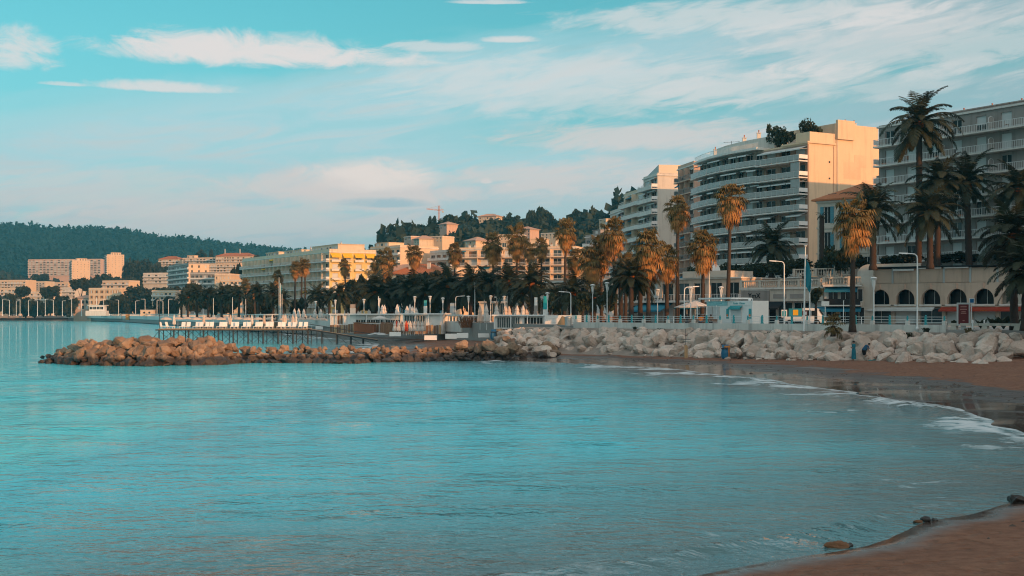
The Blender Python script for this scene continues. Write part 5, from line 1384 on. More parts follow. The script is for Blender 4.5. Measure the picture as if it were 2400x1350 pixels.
for i in range(nb_):
    put('arch_bay', am, ar, T(i * bwid, 0, 0))
    MB().box(-.1, .1, -.10, -.004, 8.25, 8.95).build('keystone', PINKW, ar, T((i + .5) * bwid, 0, 0))
    MB().box(.25, bwid - .25, -.25, -.004, 6.0, 6.2).build('arch_sill', SLABW, ar, T(i * bwid, 0, 0))
    put('window', window_mesh(bwid - .6, 2.3, 'glass'), ar, T(i * bwid + .3, 1.6, 6.2))
    MB().box(.12, bwid - .12, .10, .16, 9.05, 10.9).build('roller_blind', CREAM if False else BEIGE, ar, T(i * bwid, 0, 0))
    MB().box(-.12, .12, .0, .3, 9.01, 11.0).build('post', METG, ar, T(i * bwid, 0, 0))
    if i in (2, 3): MB().box(.2, bwid - .2, -.4, .02, 10.85, 11.0).build('awning_box', METW, ar, T(i * bwid, 0, 0))
    if i == 1: put('awning', awning_mesh(bwid - .6, .7, .15, AWNW), ar, T(i * bwid + .3, .0, 11.0))
    put('shop_front', window_mesh(bwid - .5, 2.0, 'blind' if i in (1, 3, 4) else 'bright'), ar, T(i * bwid + .25, .5, 3.7))
    MB().box(-.25, .25, .05, .6, 3.6, 5.85).build('pillar', BEIGE, ar, T(i * bwid, 0, 0))
MB().box(0, La, -.06, 1.7, 5.84, 6.0).build('ledge', BEIGE, ar); MB().box(0, La, .75, 8, 8.9, 9.0).build('floor_slab', BEIGE, ar)
MB().box(-.3, La, -.6, 8, 11.02, 11.2).build('roof_slab', AWND, ar); MB().box(.1, La, 2.0, 8, 3.6, 11.0).build('body', BEIGE, ar)
put('awning', awning_mesh(bwid * 3.6, 1.1, .35, AWNR), ar, T(bwid * 2.9, -.05, 5.85)); put('awning', awning_mesh(bwid * 2.6, .9, .3, AWNW), ar, T(.2, -.05, 5.85))
text('lettering', 'LE BISTRO' if False else '- - - - -', .3, mat('amber_letters', (.8, .35, .05), .6), ar, T(bwid * 4.6, -1.2, 5.42) @ UPR)
# its rounded white end wall
cw = [(0, 0)] + [(1.6 - 1.6 * math.cos(a), 6.6 + 1.4 * math.sin(a)) for a in [R(q) for q in range(0, 91, 15)]] + [(8.5, 8.0), (8.5, 7.6), (2.2, 7.6), (2.2, 0)]
n_ = len(cw); mb = MB()
mb.add([(x, 0, z) for x, z in cw] + [(x, .5, z) for x, z in cw], [tuple(range(n_)), tuple(range(n_, 2 * n_))[::-1]] + [(i, n_ + i, n_ + (i + 1) % n_, (i + 1) % n_) for i in range(n_)])
mb.build('end_wall', WHITE, ar, T(-1.2, -.7, 3.6))
# shop house with the grey fascia
S0 = G(1738, 183); S1 = G(1929, 173); Ls = (S1 - S0).length
sh = top('shop_house', 'low shop house with grey sign fascia, dark awning and roof balustrade', 'building', (S0.x, S0.y, 0), math.atan2(S1.y - S0.y, S1.x - S0.x))
MB().box(0, Ls, 1.2, 10, 3.6, 9.0).build('body', BEIGE, sh); MB().box(0, 4.9, -.15, 1.2, 6.7, 8.2).build('fascia', GREYW, sh); MB().box(4.92, Ls, -.05, 1.2, 6.7, 8.4).build('upper_wall', STONE, sh)
MB().box(-.15, Ls + .1, -.3, 1.4, 8.4, 8.62).build('cornice', SLABW, sh); MB().box(0, 4.9, -.1, 1.2, 8.2, 8.4).build('frieze', SLABW, sh)
balustrade('x', '', [(.1, 0), (Ls, 0)], 8.7, 1.0, .36, STONE, par=sh)
text('sign_lettering', 'YmX', 1.0, BLACK, sh, T(2.35, -.19, 7.5) @ UPR, .03)
put('awning', awning_mesh(7.2, 1.4, .9, AWND), sh, T(.1, -.06, 6.68))
for i, kd in enumerate(['glass', 'glass', 'bright', 'glass', 'blind']): put('shop_front', window_mesh(Ls / 5 - .3, 2.9, kd), sh, T(i * Ls / 5 + .15, 1.0, 3.65))
for i in range(6): MB().box(-.12, .12, .9, 1.19, 3.6, 6.7).build('pilaster', STONE, sh, T(min(max(i * Ls / 5, .12), Ls - .12), 0, 0))
for x in (5.5, 8.3): MB().box(x, x + 2.2, -.09, -.052, 7.1, 7.7).build('wall_panel', GREYW, sh)
# house with the two teal awnings
B0 = G(1931, 171); B1 = G(2019, 169.5); Lb = (B1 - B0).length
tbh = top('awning_house', 'narrow white house with two wide teal awnings beside the arcade', 'building', (B0.x, B0.y, 0), math.atan2(B1.y - B0.y, B1.x - B0.x))
MB().box(0, Lb, .8, 9, 3.6, 9.0).build('body', WHITE, tbh); MB().box(-.1, Lb + .1, -.2, 1, 8.6, 8.8).build('cornice', SLABW, tbh)
balustrade('x', '', [(.1, 0), (Lb, 0)], 8.9, 1.0, .36, STONE, par=tbh)
for i in range(3): put('window', window_mesh(1.3, 1.7, 'glass'), tbh, T(.5 + i * 1.6, .74, 6.6)); put('shop_front', window_mesh(1.4, 2.2, 'glass'), tbh, T(.3 + i * 1.75, .74, 3.65))
MB().box(.1, Lb - .1, -.9, .79, 6.0, 6.15).build('balcony_slab', SLABW, tbh); MB().box(.1, Lb - .1, -.9, -.84, 6.15, 6.95).build('balcony_front', BLACK, tbh)
put('awning', awning_mesh(Lb - .6, 1.5, .5, AWNB), tbh, T(.1, .72, 8.55)); put('awning', awning_mesh(Lb + 1.4, 2.4, .45, AWNB), tbh, T(-1.4, .5, 5.9))
# shops under the curved house
H0 = G(1408, 208); H1 = G(1738, 188); Lh = (H1 - H0).length
hs = top('shop_row', 'low row of shops with balconies under the white curved apartment house', 'building', (H0.x, H0.y, 0), math.atan2(H1.y - H0.y, H1.x - H0.x))
facade(hs, Matrix.Identity(4), Lh, 3.6, 2, 3.3, 9, BEIGE, ww=.7, wh=2.6, blind=.4, bright=.15, rail='bars', sd=1.0, skip=1)
MB().box(0, Lh, .3, 12, 3.6, 10.2).build('body', BEIGE, hs); MB().box(-.1, Lh + .1, -.3, 12, 10.2, 10.4).build('roof_slab', SLABW, hs)
MB().box(Lh * .62, Lh * .92, -.5, 6, 10.4, 11.4).build('planter_wall', STONE, hs)
put('awning', awning_mesh(Lh * .24, 3.0, 1.1, AWNB), hs, T(Lh * .30, -.05, 6.6)); put('awning', awning_mesh(Lh * .2, 1.2, .5, mat('green_awning', (.05, .16, .16), .8)), hs, T(Lh * .58, -.05, 6.4))
text('sign_lettering', 'DE COR', .8, METW, hs, T(Lh * .425, -.5, 6.95) @ UPR, .03)
MB().box(Lh * .34, Lh * .52, -.4, -.05, 6.6, 7.4).build('sign_board', BLACK, hs)
MB().box(Lh * .06, Lh * .17, -3.2, -.4, 3.6, 6.2).box(Lh * .055, Lh * .175, -3.25, -.35, 6.2, 6.35).build('white_cabin', METW, hs)
block('apartment_house', 'low modern house with white eaves behind the promenade palms', 'building', G(1275, 232), G(1412, 214), 12, 3.7, 2, 3.4, 5, PINKW, front=dict(ww=.66, wh=2.3, rail='solid', sd=1.2, blind=.2), parapet=.3)
block('beach_office', 'small white house with a blue awning behind the beach restaurant', 'building', G(1163, 236), G(1222, 230), 8, 3.7, 1, 4.2, 3, WHITE, front=dict(ww=.6, wh=2.6, blind=.2), parapet=.4)
aw_ = tag(put('shop_awning', awning_mesh(3.2, 1.4, .7, AWNB)), 'blue awning over the door of the small white house', 'awning'); aw_.matrix_local = T(*G(1166, 235), 7.6, -.1)
# kiosk
K0 = G(1656, 142); K1 = G(1763, 136); Lk = (K1 - K0).length
ki = top('snack_kiosk', 'white snack kiosk with turquoise lettering and a closed roller shutter', 'kiosk', (K0.x, K0.y, 3.62), math.atan2(K1.y - K0.y, K1.x - K0.x))
MB().box(0, Lk, 0, 2.4, .0, 2.75).build('body', PLASW, ki); MB().box(-.8, Lk * .62, -.5, 2.6, 2.95, 3.12).build('roof_canopy', METW, ki)
for x in (.3, 1.6, 2.6): MB().box(x, x + .07, .3, .37, 2.75, 2.95).build('canopy_strut', METW, ki)
MB().box(.12, Lk * .47, -.06, -.004, 2.25, 2.72).build('sign_board', mat('pale_teal_board', (.30, .56, .58), .6), ki); MB().box(Lk * .49, Lk - .3, -.05, -.004, 2.25, 2.72).build('sign_board', PLASW, ki)
text('lettering', '-- - --- - -----', .3, TEAL, ki, T(Lk * .26, -.075, 2.48) @ UPR, .01); text('lettering', 'Panini  Glaces', .32, TEAL, ki, T(Lk * .73, -.065, 2.48) @ UPR, .01)
sm_ = window_mesh(1.55, 1.7, 'blind'); put('roller_shutter', sm_, ki, T(Lk * .56, -.05, .45)); put('roller_shutter', window_mesh(.8, 2.0, 'blind'), ki, T(.2, -.05, .1)); put('roller_shutter', window_mesh(1.0, 2.0, 'blind'), ki, T(1.1, -.05, .1))
put('awning', awning_mesh(1.9, .35, .2, TEAL), ki, T(Lk * .53, -.02, 2.24))
for x in (Lk * .47, Lk - .33):
    po = MB().box(x - .18, x + .22, -.03, -.004, .8, 1.9).build('poster', TEAL, ki); MB().box(x - .1, x + .1, -.045, -.031, 1.0, 1.3).build('poster_print', ORANGE, po)
MB().box(Lk + .06, Lk + .12, -.1, -.04, .0, 3.0).build('corner_post', METW, ki); MB().lathe([(.12, 0), (.16, .12), (.1, .24), (.03, .28)], 10).build('roof_vent', METW, ki, T(Lk * .83, .8, 2.75))
gy = top('exercise_frame', 'white pull-up frame with bars beside the snack kiosk', 'exercise frame', (*G(1634, 141), 3.62), -.2)
for i in range(4): MB().box(-.05, .05, -.05, .05, 0, 2.3 - .15 * (i % 2)).build('post', METW, gy, T(i * 1.05, .0, 0))
for i, (z, a, b) in enumerate([(2.1, 0, 1.05), (1.3, 0, 1.05), (2.15, 1.05, 2.1), (1.9, 2.1, 3.15), (1.7, 2.1, 3.15), (1.2, 1.05, 2.1)]): MB().bar((a, 0, z), (b, 0, z), .04).build('bar', METG, gy)
# parasol (open) by the kiosk
def open_parasol(label, px, Y, zb, h, r, m, group, dome=False, seed=0):
    root = top('parasol', label, 'parasol', (*G(px, Y), zb), seed, group)
    pr = [(r, h - r * .42), (r * .97, h - r * .30), (r * .7, h - r * .13), (r * .35, h - .03), (.04, h + .05)] if dome else [(r, h - r * .38), (r * .98, h - r * .34), (.05, h + .02)]
    MB().lathe(pr, 16, 0, rib=8, wob=.035).build('canopy', m, root, None, False); MB().cyl((0, 0, 0), (0, 0, h), .03).build('pole', METW, root)
    return root
open_parasol('open pale parasol left of the snack kiosk', 1629, 150, PZ, 2.9, 1.7, CLOTH, 'open parasols on the promenade')
open_parasol('wide low parasol behind the tall lamps left of the kiosk', 1610, 155, PZ, 2.7, 1.5, CLOTH, 'open parasols on the promenade')

# ================================================================== BEACH PAVILIONS
SKIRT = [MB().box(.0, .38, 0, .04, 0, 1.45 + .04 * k).mesh('skirt_plank', [WOOD, mat('grey_wood', (.20, .14, .105), .85, .2, 3), WOODL][k]) for k in range(3)]
def pavilion(name, label, pxa, pxb, Y, zb, zt, glass=(), m=None, D=5, cat='pavilion', turn=.12):
    a = G(pxa, Y + (pxb - pxa) / FPX * Y * turn); b = G(pxb, Y - (pxb - pxa) / FPX * Y * turn); L = (b - a).length
    r = top(name, label, cat, (a.x, a.y, 0), math.atan2(b.y - a.y, b.x - a.x)); m = m or PLASW
    MB().box(-.2, L + .2, -.35, D, zt - .2, zt).build('roof_slab', METW, r)
    MB().box(0, L, .3, D - .1, zb - 1.5, zt - .21).build('body', m, r)
    MB().box(-.1, L + .1, -.3, D - .05, zb - 1.6, zb - 1.499).build('floor', CONC, r)
    for (f0, f1, n, kd) in glass:
        for i in range(n):
            w = (f1 - f0) * L / n
            put('window', window_mesh(w - .04, zt - zb - .35, kd), r, T(f0 * L + i * w + .02, .2, zb))
        MB().box(f0 * L, f1 * L, .1, .29, zb - 1.5, zb - .01).build('base_wall', m, r)
    for i in range(4): MB().box(-.06, .06, -.3, -.18, zb - 1.5, zt - .2).build('post', METW, r, T(.1 + i * (L - .2) / 3, 0, 0))
    if zb < 4:
        n = int(L / .42)
        for i in range(n): put('skirt_plank', SKIRT[i % 3], r, T(i * L / n, -.34 - .006 * (i % 2), zb - 1.6))
    return r
GLT = mat('teal_glass', (.01, .07, .085), .06, .1, spec=.8)
WIN_CACHE.clear()
pavilion('glass_pavilion', 'white beach pavilion with four tall dark teal panes', 945, 1036, 212, 3.2, 5.05, ((.02, .56, 4, 'bright'),))
pavilion('beach_restaurant', 'long white beach restaurant with slatted glazing left of the glass pavilion', 818, 944, 224, 3.3, 5.0, ((.12, .95, 9, 'half'),))
pavilion('beach_restaurant', 'low beach restaurant with a strip window behind the dried reeds', 1037, 1150, 216, 3.0, 4.75, ((.05, .8, 5, 'bright'),), BEIGE)
pavilion('beach_bar', 'white open beach bar with glass front and a terrace roof', 1158, 1278, 178, 3.0, 4.85, ((.05, .5, 5, 'bright'), (.58, .95, 3, 'glass')))
pavilion('beach_restaurant', 'low flat beach restaurant with rows of folded chairs far behind the pier', 600, 660, 330, 3.0, 4.9, ((.1, .9, 6, 'glass'),))
pavilion('beach_restaurant', 'low white beach hall with brown door left of the slatted restaurant', 775, 822, 240, 3.0, 5.0, ((.3, .6, 2, 'brown'),))
wl = top('white_wall', 'white boarded wall catching the sun beside the beach bar', 'wall', (*G(1277, 172), 2.4), -.25)
for i in range(5): MB().box(0, 6.2, 0, .2, i * .48, i * .48 + .465).build('board', PLASW, wl)
lb = MB().add([(0, 0, 0), (1.6, 0, 0), (1.6, .08, 1.6), (.9, .08, 1.8), (0, .08, .4), (0, .1, 0), (1.6, .1, 0), (1.6, .18, 1.6), (.9, .18, 1.8), (0, .18, .4)], [(0, 1, 2, 3, 4), (9, 8, 7, 6, 5), (0, 5, 6, 1), (1, 6, 7, 2), (2, 7, 8, 3), (3, 8, 9, 4), (4, 9, 5, 0)]).build('wooden_board', WOODL)
lb.matrix_local = T(*G(1301, 160), 2.9, -.5); tag(lb, 'brown wooden board leaning at the end of the white wall', 'board')
def bin_(label, px, Y, z, m, h=1.0, cat='bin', nm='litter_bin'):
    r = top(nm, label, cat, (*G(px, Y), z))
    MB().lathe([(.32, 0), (.38, h * .1), (.40, h * .8), (.36, h * .85)], 12).build('drum', m, r); MB().lathe([(.43, h * .86), (.42, h * .93), (.2, h), (.05, h + .03)], 12).build('lid', METG, r)
bin_('large grey litter bin at the left end of the promenade railing', 1332, 149, 3.45, METG, 1.25)
# second terrace glass house on the promenade
pavilion('glass_house', 'white glazed terrace house among folded parasols on the promenade', 1124, 1186, 232, 4.9, 7.2, ((.2, .95, 4, 'bright'),))

# ================================================================== PIER with sun beds
RUST = mat('pier_iron', (.045, .050, .055), .7, .2, 3)
PY, PZD = 214.0, 2.5
pX0, pX1 = gx(377, PY), gx(724, PY); PLn = pX1 - pX0
pr_ = top('pier', 'long bathing pier on braced iron posts behind the breakwater', 'pier', (pX0, PY, 0))
nbp = 10
MB().box(-.5, PLn, -1.6, 3.4, PZD - .32, PZD - .13).build('deck_frame', RUST, pr_)
npl = 62
plk = MB().box(0, PLn / npl * .94, -1.7, 3.5, -.05, .05).mesh('plank', WOODL)
for i in range(npl): put('plank', plk, pr_, T(i * PLn / npl, 0, PZD - .07 + .006 * (i % 2)))
pst = MB().cyl((0, 0, -2), (0, 0, PZD - .32), .075, None, 8).mesh('post', RUST); pst2 = MB().cyl((0, 0, -2), (0, 0, PZD - .32), .14, None, 8).mesh('post', RUST)
for i in range(nbp + 1):
    x = i * PLn / nbp
    for k, y in enumerate((-1.2, .3, 2.9)): put('post', pst2 if (k == 0 and i % 1 == 0 and i > 0) else pst, pr_, T(x + (0, .35, .9)[k], y, 0))
    if i < nbp:
        w = PLn / nbp
        for y, s_ in ((-1.2, 1), (2.9, -1)):
            MB().bar((x + .1, y, PZD - .35), (x + w - .1, y, .1), .055).build('brace', RUST, pr_); MB().bar((x + .1, y, .1), (x + w - .1, y, PZD - .35), .055).build('brace', RUST, pr_)
MB().bar((.1, -1.2, PZD - .3), (-2.0, -1.2, -.3), .07).build('brace', RUST, pr_); MB().cyl((.15, -1.4, 0), (.15, -1.4, 7.3), .05).build('mast', RUST, pr_)
for x in np.arange(0, PLn, 1.7): MB().box(x - .02, x + .02, 3.3, 3.34, PZD, PZD + .95).build('rail_post', RUST, pr_)
MB().box(0, PLn, 3.3, 3.33, PZD + .9, PZD + .95).build('hand_rail', RUST, pr_)
pe = Vector((gx(884, 208), 208, .65)) - Vector((pX0, PY, 0))
for y in (-.8, .8):
    MB().bar((PLn - .02, y, PZD - .15), (pe.x, pe.y + y, pe.z), .18, .22).build('gangway_beam', RUST, pr_); MB().bar((PLn, y, PZD + .75), (pe.x, pe.y + y, pe.z + .9), .05).build('hand_rail', RUST, pr_)
MB().add([(PLn, -.8, PZD - .03), (pe.x, pe.y - .8, pe.z + .13), (pe.x, pe.y + .8, pe.z + .13), (PLn, .8, PZD - .03)], [(0, 1, 2, 3)]).build('gangway_deck', WOODL, pr_)
for f in (.2, .42, .62, .8):
    q = Vector((PLn, 0, PZD)).lerp(pe, f)
    for y in (-.7, .7): MB().cyl((q.x, q.y + y, -1), (q.x, q.y + y, q.z - .05), .08).build('post', RUST, pr_)
    MB().bar((q.x, q.y - .7, q.z - .2), (q.x + 1.8, q.y - .7, .0), .05).build('brace', RUST, pr_)
def lounger_proto():
    r = top('sun_lounger', 'x', 'sun lounger')
    MB().box(-.33, .33, -.62, .75, .30, .38).build('seat', PLASW, r)
    MB().box(-.33, .33, 0, .07, 0, .78).build('backrest', PLASW, r, Matrix.Translation((0, .72, .36)) @ Matrix.Rotation(R(-18), 4, 'X'))
    for sx in (-.28, .28):
        for sy in (-.55, .65): MB().box(-.03, .03, -.03, .03, 0, .30).build('leg', PLASW, r, T(sx, sy, 0))
    return r
lp = lounger_proto()
LX = [388, 401, 427, 438.5, 458, 469, 483, 494.5, 514, 525, 544, 555, 572, 583, 600, 609.5, 626, 636, 655, 665, 676, 688, 703, 716]
for k, lx in enumerate(LX):
    o = lp if k == 0 else copy_tree(lp)
    o.location = (gx(lx, PY), PY + rs.uniform(-.4, .3), PZD); o.rotation_euler = (0, 0, rs.uniform(-.12, .12) + (1.3 if k < 2 else 0))
    o['label'] = f'{nth(k)} white sun lounger from the left on the pier'; o['group'] = 'sun loungers on the pier'
def closed_parasol(label, px, Y, zb, h, m, group, k, r=.24, mesh={}):
    root = top('folded_parasol', label, 'parasol', (*G(px, Y), zb), k, group)
    key = (round(h, 1), m.name, r)
    if key not in mesh:
        mesh[key] = (MB().lathe([(r * .75, h * .28), (r * 1.05, h * .34), (r * .95, h * .5), (r * .62, h * .66), (r * .75, h * .72), (r * .4, h * .88), (.03, h)], 12, 0, rib=6, wob=.14).mesh('canopy', m), MB().cyl((0, 0, 0), (0, 0, h * .32), .03).mesh('pole', METW))
    put('canopy', mesh[key][0], root); put('pole', mesh[key][1], root)
for k, cx in enumerate([408, 477.5, 532.6, 540, 590.4, 619, 637.6, 664.8, 669, 686, 693.6]):
    closed_parasol(f'{nth(k)} folded white parasol from the left on the pier', cx, PY + 1.2 + (k % 3) * .5, PZD, 2.35, CLOTHP if k % 2 else CLOTH, 'folded parasols on the pier', k, .26)
for k, dx in enumerate([389, 417, 438, 459, 483, 500, 516, 532, 558, 580, 605, 633, 667, 705, 730, 752]):
    open_parasol(f'{nth(k)} domed sun shade from the left on the beach behind the pier', dx, 300 + (k % 3) * 14 - k * 2.5, 1.4, 2.75, 1.35, CLOTHP, 'domed sun shades on the far beach', True, k)
# folded parasols on the promenade and beach club
for k, (cx, Y, zb, h, m) in enumerate(sorted([(896, 230, PZ + .3, 2.7, CLOTH), (901, 231, PZ + .3, 2.7, CLOTH), (931, 229, PZ + .3, 2.8, CLOTH), (954, 228, PZ + .3, 2.5, CLOTH), (961, 229, PZ + .3, 2.8, CLOTH), (967, 228, PZ + .3, 2.5, CLOTH), (975, 228, PZ + .2, 2.3, CLOTH),
    (1125, 190, 2.6, 3.7, CLOTHP), (1140, 186, 2.6, 3.8, CLOTH), (1164, 200, 3.6, 2.8, CLOTH), (1185, 200, 3.6, 2.6, CLOTHP), (1193, 200, 3.6, 2.6, CLOTHP), (1212, 200, 3.6, 2.7, CLOTH), (1226, 200, 3.6, 2.7, CLOTH), (1234, 200, 3.6, 2.1, CLOTHP), (1256, 200, 3.6, 2.3, CLOTH),
    (690, 272, 3.5, 2.6, CLOTH), (700, 270, 3.5, 2.6, CLOTH), (712, 268, 3.5, 2.5, CLOTH), (738, 262, 3.5, 2.5, CLOTH), (752, 260, 3.5, 2.5, CLOTH)], key=lambda q: q[0])):
    closed_parasol(f'{nth(k)} tall folded parasol from the left along the promenade edge', cx, Y, zb, h, m, 'folded parasols along the promenade', k, .42)
RED = mat('red_canvas', (.55, .07, .03), .85)
for k in range(16):
    px_ = 925 + k * 4.6
    if k in (4, 5): px_ += 3
    closed_parasol(f'{nth(k)} folded parasol from the left in the tight row on the beach', px_, 205 + (k % 2), 1.5, 2.35, RED if k in (1, 6) else CLOTHP if k % 2 else CLOTH, 'tight row of folded parasols on the beach', k, .3)
# white upturned sun beds and boards
def upturned(label, px, pyb, w, h, Y, k):
    r = top('upturned_sunbed', label, 'sun lounger', (*G(px, Y), gz(pyb, Y)), rs.uniform(-.15, .05), 'upturned sun beds on the beach')
    W_, H_ = w / FPX * Y, h / FPX * Y; M = Matrix.Rotation(R(-12), 4, 'X')
    MB().box(-W_ / 2, W_ / 2, 0, .10, 0, H_).box(-W_ / 2 + .05, W_ / 2 - .05, .10, .16, H_ * .1, H_ * .9).build('bed', PLASW, r, M)
    for sx in (-W_ / 2 + .25, W_ / 2 - .25): MB().box(sx - .04, sx + .04, .16, .55, H_ * .2, H_ * .28).build('leg', PLASW, r, M)
for k, (px_, pyb, w, h) in enumerate(sorted([(926, 788, 27, 10), (1009, 797, 30, 11), (1026, 784, 25, 9), (1057, 794, 27, 12), (1084, 792, 27, 12), (1135, 791, 29, 10), (1199, 790, 36, 11), (770, 768, 20, 8), (748, 772, 18, 8), (818, 765, 22, 8), (800, 762, 22, 8)])):
    upturned(f'{nth(k)} white upturned sun bed from the left on the sand behind the breakwater', px_, pyb, w, h, yat(pyb, 1.45), k)
# tarpaulin mounds
def mound(label, px, pyb, w, h, Y, k, m=TARP):
    r = top('covered_boat', label, 'covered boat', (*G(px, Y), gz(pyb, Y)), rs.uniform(-.4, .2), 'covered boats on the beach')
    W_, H_ = w / FPX * Y, h / FPX * Y; n1, n2 = 18, 8; V = []; Fq = []
    for j in range(n2 + 1):
        for i in range(n1 + 1):
            u, v = i / n1 * 2 - 1, j / n2 * 2 - 1
            e = max(0, 1 - abs(u) ** 2.2) * max(0, 1 - abs(v) ** 2.2)
            V.append((u * W_ / 2, v * 1.2, H_ * (e ** .5) * (.85 + .2 * math.sin(i * 1.7 + k) * .5 + .12 * math.sin(j * 2.3 + i)) if e > 0 else 0))
    V += [(a, b, -.04) for a, b, c in V]; o_ = (n1 + 1) * (n2 + 1)
    for j in range(n2):
        for i in range(n1):
            q = j * (n1 + 1) + i; Fq += [(q, q + 1, q + n1 + 2, q + n1 + 1), (o_ + q, o_ + q + n1 + 1, o_ + q + n1 + 2, o_ + q + 1)]
    MB().add(V, Fq).build('tarpaulin', m, r, None, True)
    MB().box(-W_ * .52, W_ * .52, -.08, .08, -.02, .06).build('keel_beam', WOOD, r)
for k, (px_, pyb, w, h, lab) in enumerate([(880, 775, 50, 14, 'largest grey covered boat on the sand left of the folded parasols'), (925, 770, 44, 12, 'grey covered boat behind the tight row of parasols'), (1025, 771, 40, 11, 'grey covered boat right of the parasol row'), (885, 785, 44, 6, 'flat grey covered raft on the sand'), (870, 758, 36, 16, 'grey covered boat with white fenders near the orange shade')]):
    mound(lab, px_, pyb, w, h, yat(pyb, 1.45), k)
fence = top('wooden_fence', 'low brown plank fence left of the glass pavilion', 'fence', (*G(892, 216), 1.5), -.1)
pk = MB().box(0, .2, 0, .04, 0, 2.0).mesh('plank', WOOD)
for i in range(17): put('plank', pk, fence, T(i * .225, 0, .02 * (i % 3)))
MB().box(0, 3.8, .045, .09, 1.6, 1.72).build('fence_rail', WOOD, fence)
shed = top('beach_shed', 'rust-brown wooden shed on the sand below the orange shade', 'shed', (*G(829, 222), 1.5), -.1)
for i in range(10): MB().box(i * .36, i * .36 + .345, 0, 1.6, 0, 1.9 - .04 * i).build('plank', mat('rust_wood', (.26, .10, .05), .8, .15, 3), shed)
MB().box(-.1, 3.7, -.1, 1.7, 1.92, 2.0).build('roof', WOOD, shed)
open_parasol('small orange sun shade above the brown shed', 847, 226, 1.5, 2.8, 1.2, AWNY, 'open parasols on the beach')
open_parasol('white umbrella before the slatted beach restaurant', 890, 219, 1.9, 2.75, 1.35, CLOTH, 'open parasols on the beach')
for k, (px_, pyb) in enumerate([(1091, 781), (1098, 785), (1105, 778)]):
    c = top('beach_chair', f'{nth(k)} from the left of three turquoise plastic chairs on the sand', 'chair', (*G(px_, yat(pyb, 1.5)), 1.5), k * .9, 'turquoise chairs on the beach')
    MB().box(-.25, .25, -.25, .25, .4, .45).build('seat', TURQ, c); MB().lathe([(.27, .45), (.3, .7), (.24, 1.0)], 10).build('backrest', TURQ, c, T(0, .02, 0) @ Matrix.Diagonal((1, .9, 1, 1)))
    for sx in (-.2, .2):
        for sy in (-.2, .2): MB().box(-.025, .025, -.025, .025, 0, .4).build('leg', TURQ, c, T(sx, sy, 0))
for k, (px_, pyb, m_) in enumerate([(1248, 779, AWNY), (1259, 778, PLASW)]):
    c = top('deck_chair', ['yellow and white deck chair before the beach bar', 'white deck chair right of the yellow one'][k], 'chair', (*G(px_, yat(pyb, 2.2)), 2.2), .3 * k)
    MB().quad((-.3, -.5, .3), (.3, -.5, .3), (.3, .35, 1.1), (-.3, .35, 1.1)).quad((-.3, -.5, .28), (-.3, .35, 1.08), (.3, .35, 1.08), (.3, -.5, .28)).build('sling', m_, c)
    for sx in (-.32, .32): MB().bar((sx, -.55, .0), (sx, .4, 1.15), .05).bar((sx, .5, 0), (sx, -.3, .55), .05).build('side_frame', WOODL, c)
def sack(label, px, pyb, z, m, k, Y=None):
    Y = Y or yat(pyb, z); r = top('refuse_sack_stand', label, 'bin', (*G(px, Y), z), k)
    MB().lathe([(.22, .05), (.34, .2), (.36, .6), (.3, .95), (.33, 1.05)], 12, 0, wob=.06).build('sack', m, r); MB().lathe([(.36, 1.02), (.38, 1.08), (.36, 1.12)], 12).build('hoop', METD, r)
    MB().box(.4, .48, -.04, .04, 0, 1.2).build('stand_post', METD, r); MB().box(-.3, .35, -.3, .3, 0, .05).build('lid', m, r, Matrix.Translation((.1, .25, 1.15)) @ Matrix.Rotation(R(50), 4, 'X'))
sack('blue refuse sack on a stand beside the boulders near the beach bar', 1156, 797, 1.5, BLUEB, .2); sack('brown refuse sack beside the blue one', 1169, 796, 1.5, mat('brown_sack', (.34, .20, .11), .8), .4)
YS = 124.0; ZS = ground_z(gx(1699, YS), YS)
sack('blue refuse sack with an orange lid bar standing on the beach', 1699, 829, ZS - .03, BLUEB, .1, YS)
ob = MB().box(-.06, .06, -.04, .04, 0, 1.15).box(-.45, .12, -.06, .06, 1.15, 1.32).build('marker_post', mat('orange_post', (.6, .22, .05), .6)); ob.matrix_local = T(*G(1708, YS), ZS - .03, .2); tag(ob, 'orange angled post beside the blue sack on the beach', 'post')
wp = top('beach_post', 'short pale timber post with a thin pole at the foot of the boulders', 'post', (*G(1607, 128.5), ground_z(gx(1607, 128.5), 128.5) - .05))
MB().box(-.12, .10, -.1, .1, 0, 1.35).box(.12, .2, -.08, .08, 0, 1.25).build('timber', WOODL, wp); MB().cyl((0, .05, 1.2), (0, .05, 3.0), .02).build('pole', METD, wp); MB().box(-.5, .5, -.02, .02, 1.9, 1.95).build('crossbar', METD, wp)
# dried reed clump left of the beach bar
def reeds(label, px, pyb, w, h, Y, seed, m, n=70, nm='dry_shrub', z=None):
    q = random.Random(seed); r = top(nm, label, 'shrub', (*G(px, Y), gz(pyb, Y) if z is None else z)); mb = MB(); W_, H_ = w / FPX * Y, h / FPX * Y
    for _ in range(n):
        p = Vector((q.uniform(-.5, .5) * W_ * .5, q.uniform(-.4, .4), 0)); d = Vector((q.uniform(-.5, .5) * W_ * .6, q.uniform(-.3, .3), H_ * q.uniform(.5, 1)))
        m1 = p + d * .6; mb.bar(p, m1, .05, .03); mb.bar(m1, m1 + d * .35 + Vector((d.x * .4, 0, -H_ * .12)), .09, .02)
    mb.build('stalks', m, r)
DRY = mat('dry_reed', (.26, .11, .05), .85, .2, 2)
reeds('dry brown shrub before the strip-window restaurant', 1092, 768, 50, 34, 200, 5, DRY, 130); reeds('second dry brown shrub left of the beach bar', 1128, 765, 30, 26, 198, 6, DRY, 80)
reeds('dry brown palm-leaf hut behind the folded parasols', 1222, 738, 46, 28, 205, 8, DRY, 140)
